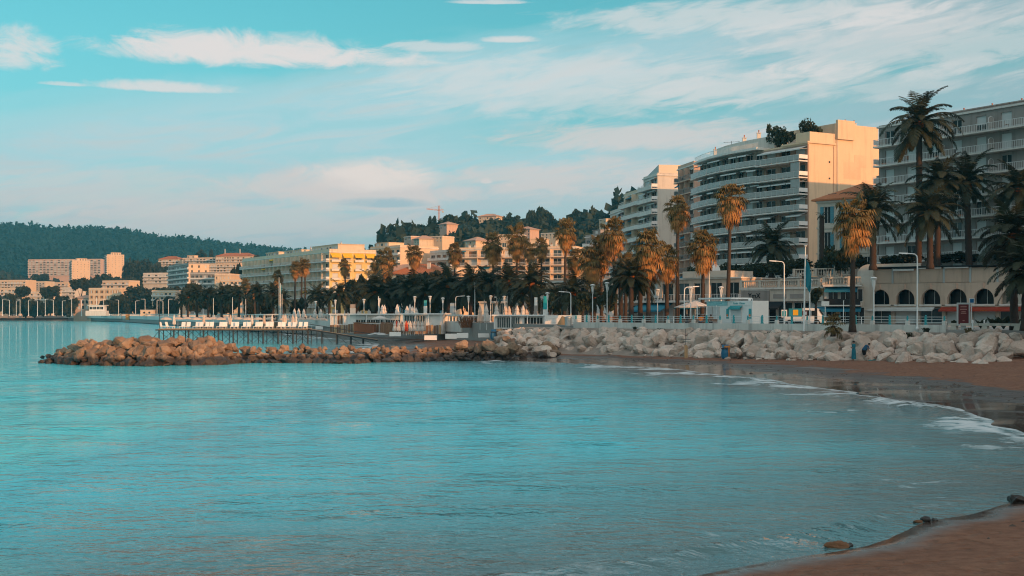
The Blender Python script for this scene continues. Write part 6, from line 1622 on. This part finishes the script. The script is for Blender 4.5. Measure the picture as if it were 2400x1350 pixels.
for k, (px_, pyb, w, h, lab) in enumerate([(1488, 772, 10, 8, 'tuft of grass in the wall footing below the blue awning'), (1318, 778, 16, 10, 'dark weed clump at the left top of the boulders'), (1808, 790, 24, 14, 'dark weed clump among the boulders below the van'), (2128, 792, 22, 16, 'grass tuft on the boulders near the right'), (2170, 778, 18, 12, 'grass tuft at the wall foot near the right end'), (2272, 786, 28, 22, 'orange-flowered weed clump under the stone rail'), (1550, 776, 18, 8, 'dry grass at the wall foot below the sign')]):
    Yw = wall_pt(px_).y - 1.6; reeds(lab, px_, pyb, w, h, Yw, 20 + k, LEAFB if k != 5 else FANG, 40, 'weed_clump')
sp_ = top('dwarf_palm', 'low dwarf palm growing out of the boulders below the van', 'palm tree', (*G(1952, 117), 2.9))
put('trunk', trunk_mesh(1.0, .22, .2, .1, BARK, 0, 3), sp_)
for r_, v_, a_, s_, dz in crown_layout((4, 5, 6, 6, 5), np.random.RandomState(9)): put('fan_leaf', FANM[r_][v_], sp_, T(0, 0, 1.05 + dz, a_, s_ * .7))
for k, (px_, h) in enumerate([(2240, 24), (2300, 26), (2330, 30), (2352, 34), (2378, 30)]):
    r = top('banana_plant', f'{nth(k)} from the left of five dark broad-leaved plants behind the stone rail', 'plant', (*G(px_, 118 - k * .5), PZ), k, 'broad-leaved plants at the right')
    q = random.Random(k)
    for i in range(9):
        a = i * .7 + q.uniform(-.2, .2); L = h / FPX * 118 * q.uniform(.8, 1.2); mb = MB(); pts = [Vector((0, 0, 0)) + Vector((math.cos(a) * L * t * .55, math.sin(a) * L * t * .55, L * (t * 1.15 - t * t * .35))) for t in (0, .25, .5, .75, 1)]
        sd = Vector((-math.sin(a), math.cos(a), 0))
        for j in range(4):
            wa, wb = (.05, .2, .26, .2, .02)[j], (.05, .2, .26, .2, .02)[j + 1]
            mb.quad(pts[j] - sd * wa, pts[j] + sd * wa, pts[j + 1] + sd * wb, pts[j + 1] - sd * wb)
        mb.build('leaf', LEAFB, r)

# ================================================================== LAMPS, FLAGS, SIGNS
def arm_lamp(label, px, pyt, Y, zb, side, group, arm=.9, r=.075, m=None):
    h = gz(pyt, Y) - zb; root = top('street_lamp', label, 'street lamp', (*G(px, Y), zb), 0, group); m = m or METW
    MB().tube([(0, 0, 0), (0, 0, .5), (0, 0, h - .45)], [r * 1.4, r, r * .75], 8).lathe([(r * 2, 0), (r * 2, .12), (r * 1.4, .2)], 8).build('pole', m, root)
    MB().tube([(0, 0, h - .46), (side * .06, 0, h - .2), (side * .25, 0, h - .06), (side * arm, 0, h)], [r * .75, r * .7, r * .65, r * .6], 8).build('arm', m, root)
    MB().add([(side * arm, -.14, h - .07), (side * (arm + .75), -.11, h + .0), (side * (arm + .75), .11, h + .0), (side * arm, .14, h - .07), (side * arm, -.12, h + .06), (side * (arm + .72), -.09, h + .08), (side * (arm + .72), .09, h + .08), (side * arm, .12, h + .06)],
             [(0, 3, 2, 1), (4, 5, 6, 7), (0, 1, 5, 4), (1, 2, 6, 5), (2, 3, 7, 6), (3, 0, 4, 7)]).build('lamp_head', m, root)
def lantern(label, px, pyt, Y, zb, group, s=1.0):
    h = gz(pyt, Y) - zb; root = top('lantern_post', label, 'street lamp', (*G(px, Y), zb), 0, group)
    MB().tube([(0, 0, 0), (0, 0, h - 1.0 * s)], [.07, .05], 8).lathe([(.14, 0), (.14, .1), (.08, .16)], 8).build('pole', METW, root)
    mb = MB()
    for k in range(5):
        a = k * 2 * math.pi / 5; mb.tube([(.05 * math.cos(a), .05 * math.sin(a), h - 1.0 * s), (.20 * s * math.cos(a), .20 * s * math.sin(a), h - .12)], [.022, .022], 5)
    mb.build('cage', METW, root); MB().lathe([(.26 * s, h - .12), (.29 * s, h - .07), (.2 * s, h), (.05, h + .05)], 14).build('cap', METW, root)
    MB().lathe([(.05, h - .8 * s), (.10 * s, h - .45), (.08 * s, h - .14)], 8).build('globe', PLASW, root)
for (px_, t, Y, sd, lab) in [(2150, 594, 114, -1, 'tall white arm lamp in front of the arches'), (1838, 612, 140, -1, 'tall white arm lamp left of the flagpole'), (1662, 628, 156, -1, 'white arm lamp behind the snack kiosk'), (1604, 672, 142, 1, 'sunlit arm lamp with its arm to the right, left of the kiosk'), (1338, 684, 172, -1, 'white arm lamp left of the promenade railing'), (1068, 694, 224, 1, 'thin arm lamp right of the teal banner'), (1196, 680, 222, -1, 'arm lamp before the small white house')]:
    arm_lamp(lab, px_, t, Y, PZ, sd, 'white arm lamps on the promenade')
LN = [(2048, 650, 120), (1898, 655, 132), (1690, 672, 148), (1619, 674, 146), (1541, 678, 150), (1423, 662, 150), (1389, 667, 156), (1283, 686, 176), (1182, 694, 206), (1150, 693, 208), (1098, 694, 214), (1038, 698, 218), (1008, 694, 220), (972, 695, 222), (889, 700, 232), (853, 701, 236), (786, 703, 246), (740, 706, 262)]
for k, (px_, t, Y) in enumerate(sorted(LN)): lantern(f'{nth(k)} white lantern post from the left along the promenade', px_, t, Y, PZ, 'white lantern posts on the promenade', 1.15)
FL = [6, 22, 38, 47, 67, 88, 106, 125, 146, 168, 191, 213, 243, 278, 318, 340, 368, 382, 395, 421, 436, 456, 476]
for k, px_ in enumerate(FL): arm_lamp(f'{nth(k)} far street lamp from the left at the end of the bay', px_, 701 + (k % 3) * 2, 770 - max(0, px_ - 300) * 1.3, PZ, -1 if k % 2 else 1, 'far street lamps', 1.6, .16)
for k, (px_, t, Y) in enumerate([(657, 665, 300), (661, 690, 296), (887, 696, 231), (1113, 664, 225), (545, 698, 330), (576, 702, 322), (1135, 690, 226), (500, 700, 345)]):
    h = gz(t, Y) - PZ; r = top('flag_mast', f'{nth(k)} slim white mast in order of listing along the promenade' if False else f'slim white mast on the promenade, {nth(sorted([657, 661, 887, 1113, 545, 576, 1135, 500]).index(px_))} from the left', 'mast', (*G(px_, Y), PZ), 0, 'slim masts on the promenade')
    MB().tube([(0, 0, 0), (0, 0, h)], [.09, .05], 8).build('pole', METW, r); MB().lathe([(.03, h), (.09, h + .05), (.03, h + .12)], 8).build('finial', METW, r)
FLAGM = mat('teal_flag', (.02, .20, .26), .8, .1)
def flag_mesh():
    V, Fq = [], []
    for j in range(15):
        for i in range(6):
            u, v = i / 5, j / 14
            V.append((.05 + u * .55 * (.35 + .65 * math.sin(v * 2.2 + .4)), .12 * math.sin(u * 7 + v * 3), -v * 2.7 - u * .6))
    for j in range(14):
        for i in range(5): q = j * 6 + i; Fq.append((q, q + 1, q + 7, q + 6))
    return MB().add(V, Fq)
fp = wall_pt(1890); fpo = fp + WN * .9; hY = fpo.y; fh_ = gz(578, hY) - 3.3
fg = top('flagpole', 'white flagpole with a limp teal flag at the boulders before the shop house', 'flagpole', (gx(1884, hY), hY, 3.3), 0)
MB().tube([(0, 0, 0), (.16, 0, fh_)], [.09, .05], 8).build('pole', METW, fg); MB().lathe([(.03, fh_), (.16, fh_ + .03), (.16, fh_ + .09), (.05, fh_ + .12)], 10).build('finial', METW, fg, T(.16, 0, 0)); flag_mesh().build('flag', FLAGM, fg, T(.15, 0, fh_ - 1.15), True and None)
f2 = top('flagpole', 'flagpole with a small furled teal flag before the far end of the yellow house', 'flagpole', (*G(654, 305), PZ)); hh_ = gz(650, 305) - PZ
MB().tube([(0, 0, 0), (0, 0, hh_)], [.09, .05], 8).build('pole', METW, f2); flag_mesh().build('flag', FLAGM, f2, T(0, 0, hh_ - .8))
def banner(label, px, pyt, pyb, w, Y, m, foot):
    r = top('banner_sign', label, 'sign', (*G(px, Y), PZ)); z1, z0 = gz(pyt, Y) - PZ, gz(pyb, Y) - PZ; W_ = w / FPX * Y
    MB().box(-W_ / 2, W_ / 2, -.06, .06, z0, z1).build('panel', m, r); MB().box(-W_ / 2 - .05, W_ / 2 + .05, -.04, .04, 0, z0 - .01).build('foot', foot, r)
banner('turquoise upright banner left of the promenade railing', 1278, 694, 725, 9, 178, TURQ, PLASW); banner('white upright banner left of the turquoise one', 1256, 697, 716, 7, 182, PLASW, GREYW)
banner('teal and white information board before the dark palms', 997, 704, 717, 7, 222, TEAL, PLASW); banner('small grey notice board on the promenade left', 827, 713, 722, 12, 240, GREYW, METG); banner('pale notice board before the dark palms', 1060, 710, 722, 10, 224, METG, METG)
def pole_sign(label, px, pyt, pyb, w, Y, m, zb, txt=None, edge=None):
    r = top('pole_sign', label, 'sign', (*G(px, Y), zb)); z1, z0 = gz(pyt, Y) - zb, gz(pyb, Y) - zb; W_ = w / FPX * Y
    MB().cyl((0, 0, 0), (0, 0, z1), .04).build('pole', METW, r); MB().box(-W_ / 2, W_ / 2, -.09, -.045, z0, z1).build('panel', edge or m, r)
    if edge: MB().box(-W_ / 2 + .06, W_ / 2 - .06, -.105, -.091, z0 + .06, z1 - .06).build('sign_face', m, r)
BLUES = mat('blue_sign', (.01, .13, .30), .5)
pole_sign('white rectangular sign on a pole right of the van', 1934, 706, 717, 18, 125, PLASW, PZ); pole_sign('small blue sign with white border right of the poster case', 2277, 699, 711, 12, 112, BLUES, PZ, None, METW)
pole_sign('plain white pole right of the rectangular sign', 1977, 704, 706, 2, 121, METW, PZ); pole_sign('small red-edged sign on the flagpole side of the van', 1886, 729, 739, 11, 128, PLASW, PZ, None, mat('red_edge', (.4, .08, .05), .6))
pc = top('poster_case', 'grey street poster case with a dark red poster', 'sign', (*G(2258, 111), PZ), -.25)
MB().box(-.55, .55, -.12, .12, .35, 2.35).build('case', METG, pc); po = MB().box(-.42, .42, -.135, -.121, .5, 2.2).build('poster', mat('dark_red_poster', (.10, .004, .006), .35), pc)
MB().box(-.2, .2, -.1, .1, 0, .349).build('foot', METG, pc)
for z, w in ((1.95, .5), (1.72, .56), (1.52, .34), (1.38, .44), (.75, .16)): MB().box(-w / 2, w / 2, -.142, -.136, z, z + .09).build('print_line', mat('poster_print', (.35, .16, .14), .5), po)
for k, px_ in enumerate((2280, 2307)): tag(MB().lathe([(.07, 0), (.07, .8), (.04, .88)], 10).build('bollard', METW, None, T(*G(px_, 110), PZ)), ['white bollard at the foot of the blue sign', 'white bollard among the broad-leaved plants'][k], 'bollard')
# balustrade of the far promenade
def white_balustrade(label, pts, z, sp):
    r = top('promenade_balustrade', label, 'balustrade', (*pts[0], z)); p0 = Vector(pts[0])
    for a, b in zip(pts, pts[1:]):
        a, b = Vector(a) - p0, Vector(b) - p0; d = b - a; M = T(a.x, a.y, 0, math.atan2(d.y, d.x)); L = d.length
        MB().box(0, L, -.15, .15, 1.0, 1.25).build('coping', SLABW, r, M); MB().box(0, L, -.2, .2, -1.6, .12).build('base_course', SLABW, r, M)
        n = int(L / sp)
        for i in range(n + 1): MB().box(-.14, .14, -.11, .11, .12, 1.0).build('baluster', SLABW, r, M @ Matrix.Translation((i * L / n, 0, 0)))
PL = [Vector(p) for p in PROM[6:13]]
white_balustrade('white balustrade along the far promenade behind the domed sun shades', [(p.x, p.y) for p in PL[2:6]], PROM_Z + .02, 3.2)
white_balustrade('white balustrade at the far left end of the bay', [(-232, 760), (-330, 943)], PROM_Z + .02, 3.0)
white_balustrade('white balustrade behind the slatted beach restaurant', [(p.x, p.y) for p in PL[0:3]], PROM_Z + .02, 1.6)
hut = far_block  # small lit hut and orange box on the far beach
hb_ = top('beach_hut', 'small peach hut with two round windows at the far end of the beach', 'hut', (*G(344, 640), 3.7), 0)
MB().box(-3.2, 3.2, 0, 4, 0, 3.0).build('wall', PEACH, hb_); MB().box(-3.4, 3.4, -.2, 4.2, 3.0, 3.2).build('roof', SLABW, hb_)
for sx in (-1.3, 1.3): MB().tube([(sx, -.05, 1.8), (sx, .02, 1.8)], [.5, .5], 12).build('round_window', GLASS, hb_)
tag(MB().box(-1, 1, -.6, .6, 0, 3.0).box(-1.1, 1.1, -.7, .7, 3.0, 3.2).build('orange_cabin', mat('orange_paint', (.6, .25, .06), .7), None, T(*G(299, 720), 1.5)), 'small orange cabin on the far sand', 'cabin')
lg = top('lifeguard_post', 'white stepped lifeguard post on the far promenade', 'hut', (*G(224, 760), 3.7))
MB().box(-6, 6, 0, 6, 0, 3).build('base', SLABW, lg); MB().box(-4, 5, .5, 5, 3, 6).build('cabin', PLASW, lg); MB().box(-5, 6, 0, 5.5, 6, 6.4).build('roof', SLABW, lg); MB().cyl((0, 2, 6.4), (0, 2, 11), .15).build('mast', METW, lg)
for i in range(4): put('window', window_mesh(1.8, 1.6, 'glass'), lg, T(-3.7 + i * 2.1, .44, 3.8))
wa = Vector((-330, 935)); mb = MB()
tag(MB().poly([(-330, 934), (-298, 928), (-298, 931), (-330, 944), (-700, 944), (-700, 932)][::-1], -.5, 1.9).build('stone_quay', mat('dark_quay', (.10, .065, .05), .9, .2, .5, .5, 2)), 'low dark stone quay at the far left shore', 'quay')

# ================================================================== VEHICLES
def wheel(par, x, y, r):
    w = MB().tube([(0, -.11, 0), (0, .11, 0)], [r, r], 16).build('wheel', BLACK, par, T(x, y, r)); MB().tube([(0, -.125, 0), (0, -.1, 0)], [r * .55, r * .6], 12).build('rim', METG, w)
def profile_body(par, prof, y0, y1, m, nm='body', inset=.0):
    n = len(prof); mb = MB().add([(x, y0 + (inset if z > 1.05 else 0), z) for x, z in prof] + [(x, y1 - (inset if z > 1.05 else 0), z) for x, z in prof], [tuple(range(n)), tuple(range(n, 2 * n))[::-1]] + [(i, n + i, n + (i + 1) % n, (i + 1) % n) for i in range(n)])
    return mb.build(nm, m, par)
vn = top('delivery_truck', 'white delivery truck with open turquoise rear box on the promenade', 'truck', (*G(1843, 152), PZ), -.35)
profile_body(vn, [(2.0, .35), (4.5, .35), (4.6, .9), (4.3, 1.1), (3.75, 1.95), (3.4, 2.05), (2.0, 2.05)][::-1], -.9, .9, METW, 'cab', .06)
MB().box(-.2, 1.98, -.95, .95, .55, .75).build('bed', METW, vn); MB().box(-.1, 1.9, -.92, .92, .75, 1.05).build('side_board', METW, vn); MB().box(.4, 1.95, -.9, .9, 1.05, 2.0).build('box', mat('truck_teal', (.03, .25, .33), .5), vn)
MB().box(.9, 1.5, -.93, -.905, 1.2, 1.85).build('side_sign', AWNY, vn); MB().box(-.45, .2, -.86, -.8, .95, 1.85).build('rear_door', METW, vn); MB().box(-.35, .1, -.885, -.861, 1.1, 1.7).build('door_panel', TEAL, vn)
MB().box(2.3, 2.95, -.93, -.9, 1.15, 1.8).build('side_window', GLASS, vn); MB().box(3.05, 3.6, -.93, -.9, 1.15, 1.75).build('side_window', GLASS, vn); MB().add([(4.25, -.75, 1.2), (4.25, .75, 1.2), (3.82, .72, 1.88), (3.82, -.72, 1.88)], [(0, 1, 2, 3)]).build('windscreen', GLASS, vn, T(.04, 0, .02))
for x, y in ((.5, -.85), (.5, .85), (3.7, -.85), (3.7, .85)): wheel(vn, x, y, .34)
for y in (-.7, .7): MB().box(4.58, 4.64, y - .14, y + .14, .68, .86).build('headlight', PLASW, vn)
def car(label, px, Y, rz, m):
    c = top('parked_car', label, 'car', (*G(px, Y), PZ), rz, 'cars near the shops')
    profile_body(c, [(-2.1, .32), (2.1, .32), (2.15, .6), (1.9, .85), (1.0, .95), (.45, 1.4), (-1.1, 1.45), (-1.75, 1.0), (-2.12, .9)][::-1], -.85, .85, m, 'body', .12)
    MB().add([(1.02, -.66, .99), (1.02, .66, .99), (.5, .6, 1.38), (.5, -.6, 1.38)], [(0, 1, 2, 3)]).build('windscreen', GLASS, c, T(.03, 0, .02)); MB().box(-1.1, .4, -.76, -.735, 1.02, 1.36).build('side_window', GLASS, c)
    MB().add([(-1.72, -.6, 1.04), (-1.72, .6, 1.04), (-1.15, .55, 1.42), (-1.15, -.55, 1.42)], [(3, 2, 1, 0)]).build('rear_window', GLASS, c, T(-.03, 0, .02))
    for x, y in ((-1.3, -.78), (-1.3, .78), (1.35, -.78), (1.35, .78)): wheel(c, x, y, .31)
    for y in (-.6, .6): MB().box(2.12, 2.18, y - .16, y + .16, .6, .74).build('headlight', PLASW, c); MB().box(-2.15, -2.1, y - .15, y + .15, .7, .86).build('tail_light', AWNR, c)
car('dark car parked under the blue shop awning', 1478, 178, 2.7, mat('dark_car_paint', (.03, .05, .055), .3, .03, spec=.6, coat=.6)); car('silver car parked behind the promenade railing left of the blue awning', 1400, 190, 2.8, mat('silver_car_paint', (.35, .37, .38), .3, .03, spec=.6, coat=.6))
for k, (px_, rz) in enumerate([(70, .1), (255, .1), (30, .1), (130, .1)]):
    car(f'far parked car at the end of the bay, {nth(k)} as listed' if False else ['far car second from the left on the coast road', 'far car furthest right on the coast road below the shuttered house', 'far leftmost car on the coast road', 'far car third from the left on the coast road'][k], px_, 780 if px_ > 200 else 949, rz, METW if k % 2 else MATS['silver_car_paint'])
sc_ = top('scooter', 'pale parked scooter behind the railing below the white sign letters', 'scooter', (*G(1510, 152), PZ), .3)
MB().add([(-.6, -.15, .35), (.3, -.15, .25), (.3, .15, .25), (-.6, .15, .35), (-.7, -.12, .75), (.0, -.12, .7), (.0, .12, .7), (-.7, .12, .75)], [(0, 3, 2, 1), (4, 5, 6, 7), (0, 1, 5, 4), (1, 2, 6, 5), (2, 3, 7, 6), (3, 0, 4, 7)]).build('body', PLASW, sc_); MB().bar((.35, 0, .3), (.6, 0, 1.1), .12, .3).build('front_shield', PLASW, sc_); MB().bar((.58, -.35, 1.12), (.58, .35, 1.12), .05).build('handlebar', METD, sc_)
wheel(sc_, -.5, 0, .24); wheel(sc_, .62, 0, .24)
for k, (px_, w) in enumerate([(1402, 18), (1438, 18)]):
    r = top('picnic_table', ['left brown timber table behind the railing', 'right brown timber table behind the railing'][k], 'table', (*G(px_, 160), PZ), -.3); W_ = w / FPX * 160 * 1.6
    MB().box(-W_ / 2, W_ / 2, -.4, .4, 1.05, 1.13).build('top', WOOD, r)
    for sx in (-W_ / 2 + .1, 0, W_ / 2 - .1):
        for sy in (-.33, .33): MB().box(-.05, .05, -.05, .05, 0, 1.05).build('leg', WOOD, r, T(sx, sy, 0))
sd_ = top('satellite_dish', 'pale satellite dish on the shop roof terrace', 'satellite dish', (*G(1678, 196), 10.4), .6)
MB().lathe([(.02, -.25), (.5, -.15), (.85, .0), (.88, .02)], 18).build('dish', METW, sd_, Matrix.Translation((0, 0, 1.3)) @ Matrix.Rotation(R(80), 4, 'X')); MB().cyl((0, .2, 0), (0, .2, 1.3), .05).build('mast', METG, sd_)
cand = top('candelabra_cactus', 'pale bare candelabra-shaped plant above the shop balustrade', 'plant', (*G(1953, 182), 9.2)); mb = MB().cyl((0, 0, 0), (0, 0, .8), .09)
for a in (-1.2, -.8, -.4, 0, .4, .8, 1.2): mb.tube([(0, 0, .7), (a * .6, 0, .85), (a, 0, 1.1), (a * 1.05, 0, 1.9)], [.06, .05, .05, .04], 6)
mb.build('branches', STONE, cand)

# ================================================================== PEOPLE
def skin_body(par, J, E, root_i, m, nm='body'):
    """one continuous figure grown over a stick skeleton: J = [(x, y, z, radius)], E = edges"""
    me = bpy.data.meshes.new(nm); me.from_pydata([j[:3] for j in J], E, []); me.materials.append(m)
    o = put(nm, me, par); o.modifiers.new('skin', 'SKIN')
    if not me.skin_vertices: me.attributes  # layer is made by the modifier on first use
    bm = bmesh.new(); bm.from_mesh(me); lay = bm.verts.layers.skin.verify(); bm.verts.ensure_lookup_table()
    for i, v in enumerate(bm.verts):
        r = J[i][3]; v[lay].radius = r if isinstance(r, tuple) else (r, r); v[lay].use_root = (i == root_i)
    bm.to_mesh(me); bm.free()
    s_ = o.modifiers.new('sub', 'SUBSURF'); s_.levels = 1; s_.render_levels = 2
    me.polygons.foreach_set('use_smooth', [True] * len(me.polygons)); o.modifiers['skin'].use_smooth_shade = True
    return o
def hand_chain(J, E, wrist, d, down):
    """palm and five short unequal fingers at a wrist vertex"""
    w = Vector(J[wrist][:3]); d = Vector(d).normalized(); side = Vector(down).normalized()
    J.append((*(w + d * .07), .028)); p = len(J) - 1; E.append((wrist, p))
    for k, (o_, L) in enumerate(((-.030, .075), (-.011, .088), (.011, .084), (.030, .066))):
        J.append((*(w + d * (.09 + L * .5) + side * o_), .010)); a = len(J) - 1; E.append((p, a))
        J.append((*(w + d * (.09 + L) + side * o_ * 1.1 + Vector((0, 0, -.012))), .007)); E.append((a, a + 1))
    J.append((*(w + d * .06 + side * -.05), .011)); a = len(J) - 1; E.append((wrist, a)); J.append((*(w + d * .10 + side * -.065), .008)); E.append((a, a + 1))
def head_parts(par, p, fwd, hair, skin=SKIN):
    p = Vector(p); f = Vector(fwd).normalized(); M = Matrix.Translation(p) @ f.to_track_quat('Y', 'Z').to_matrix().to_4x4()
    MB().lathe([(.03, -.06), (.095, -.02), (.105, .05), (.085, .115), (.04, .145)], 12).build('hair', hair, par, M @ Matrix.Translation((0, -.022, .0)))
    MB().add([(-.016, .095, -.03), (.016, .095, -.03), (0, .125, -.035), (0, .095, .02)], [(0, 1, 2), (1, 3, 2), (3, 0, 2)]).box(-.03, .03, .088, .096, -.065, -.055).box(-.11, -.095, -.015, .02, -.03, .03).box(.095, .11, -.015, .02, -.03, .03).build('face_features', skin, par, M)
    MB().box(-.045, -.02, .09, .098, .012, .024).box(.02, .045, .09, .098, .012, .024).build('eyes', HAIR, par, M)
Yp = 110.6
Zp_ = ground_z(gx(2010, Yp), Yp) - .02
# standing woman in a long blue dress, seen from the side, arms folded in front
w1 = top('person', 'person standing in a long blue dress on the beach by the boulders', 'person', (*G(2001, Yp), Zp_), R(75))
J = [(0, 0, .92, .13), (0, .01, 1.12, .115), (0, .0, 1.34, .125), (0, 0, 1.46, .055), (0, .02, 1.53, .07), (0, .03, 1.62, (.085, .10)), (0, .02, 1.69, .06),
     (-.17, 0, 1.38, .055), (-.21, .02, 1.12, .042), (-.02, .2, 1.12, .032), (.17, 0, 1.38, .055), (.21, .02, 1.12, .042), (.02, .22, 1.18, .032),
     (-.09, 0, .86, .09), (-.09, .01, .48, .062), (-.09, 0, .09, .042), (-.09, .13, .03, .035), (.09, 0, .86, .09), (.09, .02, .48, .062), (.10, .02, .09, .042), (.10, .15, .03, .035)]
E = [(0, 1), (1, 2), (2, 3), (3, 4), (4, 5), (5, 6), (2, 7), (7, 8), (8, 9), (2, 10), (10, 11), (11, 12), (0, 13), (13, 14), (14, 15), (15, 16), (0, 17), (17, 18), (18, 19), (19, 20)]
hand_chain(J, E, 9, (.9, .3, .1), (0, .2, 1)); hand_chain(J, E, 12, (-.9, .3, .1), (0, .2, 1))
skin_body(w1, J, E, 0, SKIN); head_parts(w1, (0, .03, 1.60), (0, 1, -.1), HAIR)
DRESS = mat('blue_dress', (.015, .16, .22), .85, .1, 4)
MB().lathe([(.235, .16), (.225, .5), (.215, .8), (.185, 1.02), (.175, 1.14), (.20, 1.32), (.185, 1.42), (.09, 1.475)], 18, 0, rib=7, wob=.03).build('dress', DRESS, w1, Matrix.Diagonal((1.0, .82, 1, 1)))
for s_ in (-1, 1): MB().tube([(s_ * .17, 0, 1.41), (s_ * .2, .01, 1.26), (s_ * .215, .02, 1.14)], [.075, .075, .07], 10).build('sleeve', DRESS, w1)
# person bending forward: blue shirt, dark shorts, one arm reaching down
w2 = top('person', 'person in blue shirt and dark shorts bending towards the sand', 'person', (*G(2026, Yp), Zp_), R(-75))
J = [(0, -.05, .90, .13), (0, .08, 1.08, .125), (0, .24, 1.25, .13), (0, .33, 1.33, .055), (0, .39, 1.37, .07), (0, .46, 1.40, (.10, .09)), (0, .52, 1.42, .06),
     (-.18, .25, 1.26, .055), (-.20, .36, 1.0, .042), (-.18, .46, .76, .032), (.18, .25, 1.26, .055), (.21, .22, 1.0, .042), (.19, .36, .86, .032),
     (-.09, -.05, .84, .095), (-.09, .03, .46, .062), (-.09, -.03, .09, .042), (-.09, .10, .03, .035), (.09, -.05, .84, .095), (.10, .05, .46, .062), (.11, .02, .09, .042), (.11, .15, .03, .035)]
E = [(0, 1), (1, 2), (2, 3), (3, 4), (4, 5), (5, 6), (2, 7), (7, 8), (8, 9), (2, 10), (10, 11), (11, 12), (0, 13), (13, 14), (14, 15), (15, 16), (0, 17), (17, 18), (18, 19), (19, 20)]
hand_chain(J, E, 9, (0, .3, -.9), (1, 0, 0)); hand_chain(J, E, 12, (0, .6, -.6), (1, 0, 0))
skin_body(w2, J, E, 0, SKIN); head_parts(w2, (0, .45, 1.39), (0, .9, -.45), HAIR)
SHIRT = mat('blue_shirt', (.02, .09, .17), .85, .1, 4)
MB().tube([(0, -.08, .88), (0, .0, 1.0), (0, .12, 1.13), (0, .25, 1.26), (0, .32, 1.33)], [.19, .185, .19, .195, .10], 14).build('shirt', SHIRT, w2)
for s_ in (-1, 1):
    MB().tube([(s_ * .17, .24, 1.28), (s_ * .2, .29, 1.12), (s_ * .205, .33, 1.04)], [.08, .07, .065], 10).build('sleeve', SHIRT, w2)
    MB().tube([(s_ * .085, -.06, .92), (s_ * .095, -.02, .7), (s_ * .1, .02, .52)], [.14, .115, .11], 12).build('shorts_leg', BLACK, w2)
tw = tag(MB().box(-.35, .35, -.2, .2, 0, .06).box(-.2, .25, -.15, .1, .06, .12).build('towel', TEAL, None, T(*G(2043, Yp - .3), Zp_ + .03, .3)), 'folded teal towel on the sand beside the bending person', 'towel')
def seated(label, px, Y, shirt, rz):
    r = top('person', label, 'person', (*G(px, Y), PZ), rz)
    J = [(0, 0, .52, .13), (0, .0, .72, .12), (0, .02, .94, .125), (0, .03, 1.05, .055), (0, .04, 1.12, .07), (0, .05, 1.2, (.09, .1)), (0, .04, 1.27, .06), (-.19, .02, .97, .055), (-.22, .1, .74, .042), (-.12, .32, .66, .032), (.19, .02, .97, .055), (.22, .1, .74, .042), (.12, .32, .66, .032),
         (-.1, .06, .52, .09), (-.1, .42, .5, .065), (-.1, .42, .1, .042), (-.1, .54, .04, .035), (.1, .06, .52, .09), (.1, .42, .5, .065), (.1, .42, .1, .042), (.1, .54, .04, .035)]
    E = [(0, 1), (1, 2), (2, 3), (3, 4), (4, 5), (5, 6), (2, 7), (7, 8), (8, 9), (2, 10), (10, 11), (11, 12), (0, 13), (13, 14), (14, 15), (15, 16), (0, 17), (17, 18), (18, 19), (19, 20)]
    skin_body(r, J, E, 0, SKIN); head_parts(r, (0, .05, 1.18), (0, 1, 0), HAIR)
    MB().lathe([(.19, .45), (.19, .6), (.185, .8), (.2, .95), (.1, 1.06)], 14).build('shirt', shirt, r, Matrix.Diagonal((1.1, .85, 1, 1)))
    for s_ in (-1, 1): MB().tube([(s_ * .18, .02, 1.0), (s_ * .22, .09, .76)], [.085, .075], 8).build('sleeve', shirt, r); MB().tube([(s_ * .1, .02, .53), (s_ * .1, .44, .51), (s_ * .1, .44, .14)], [.12, .095, .08], 8).build('trouser_leg', METD, r)
    b = top('bench', 'dark bench under the ' + label.split(' on ')[0], 'bench', (*G(px, Y), PZ), rz)
    MB().box(-.7, .7, -.25, .2, .34, .40).build('seat', WOOD, b); MB().box(-.7, .7, -.30, -.25, .45, .8).build('backrest', WOOD, b)
    for s_ in (-.6, .6): MB().box(s_ - .04, s_ + .04, -.22, .15, 0, .34).build('leg', METD, b)
seated('person in an orange jacket seated on the promenade left of the kiosk', 1643, 138.5, ORANGE, 2.8); seated('person in dark clothes seated on the promenade near the sunlit lamp', 1611, 141, METD, 2.9); seated('person in a brown top seated on the promenade before the kiosk', 1666, 137, WOOD, 3.0)

# ================================================================== AIR
hz = MB().box(-3400, 3400, -440, 4500, -4.4, 235).build('haze', None)
hz.data.materials.clear(); hm = bpy.data.materials.new('sea_air'); hm.use_nodes = True; nt = hm.node_tree; nt.nodes.clear()
vo = nt.nodes.new('ShaderNodeOutputMaterial'); pv = nt.nodes.new('ShaderNodeVolumePrincipled'); nt.links.new(pv.outputs[0], vo.inputs['Volume'])
pv.inputs['Color'].default_value = (.12, .68, 1.0, 1); pv.inputs['Density'].default_value = HAZE; pv.inputs['Anisotropy'].default_value = .0
hz.data.materials.append(hm); hz['kind'] = 'stuff'
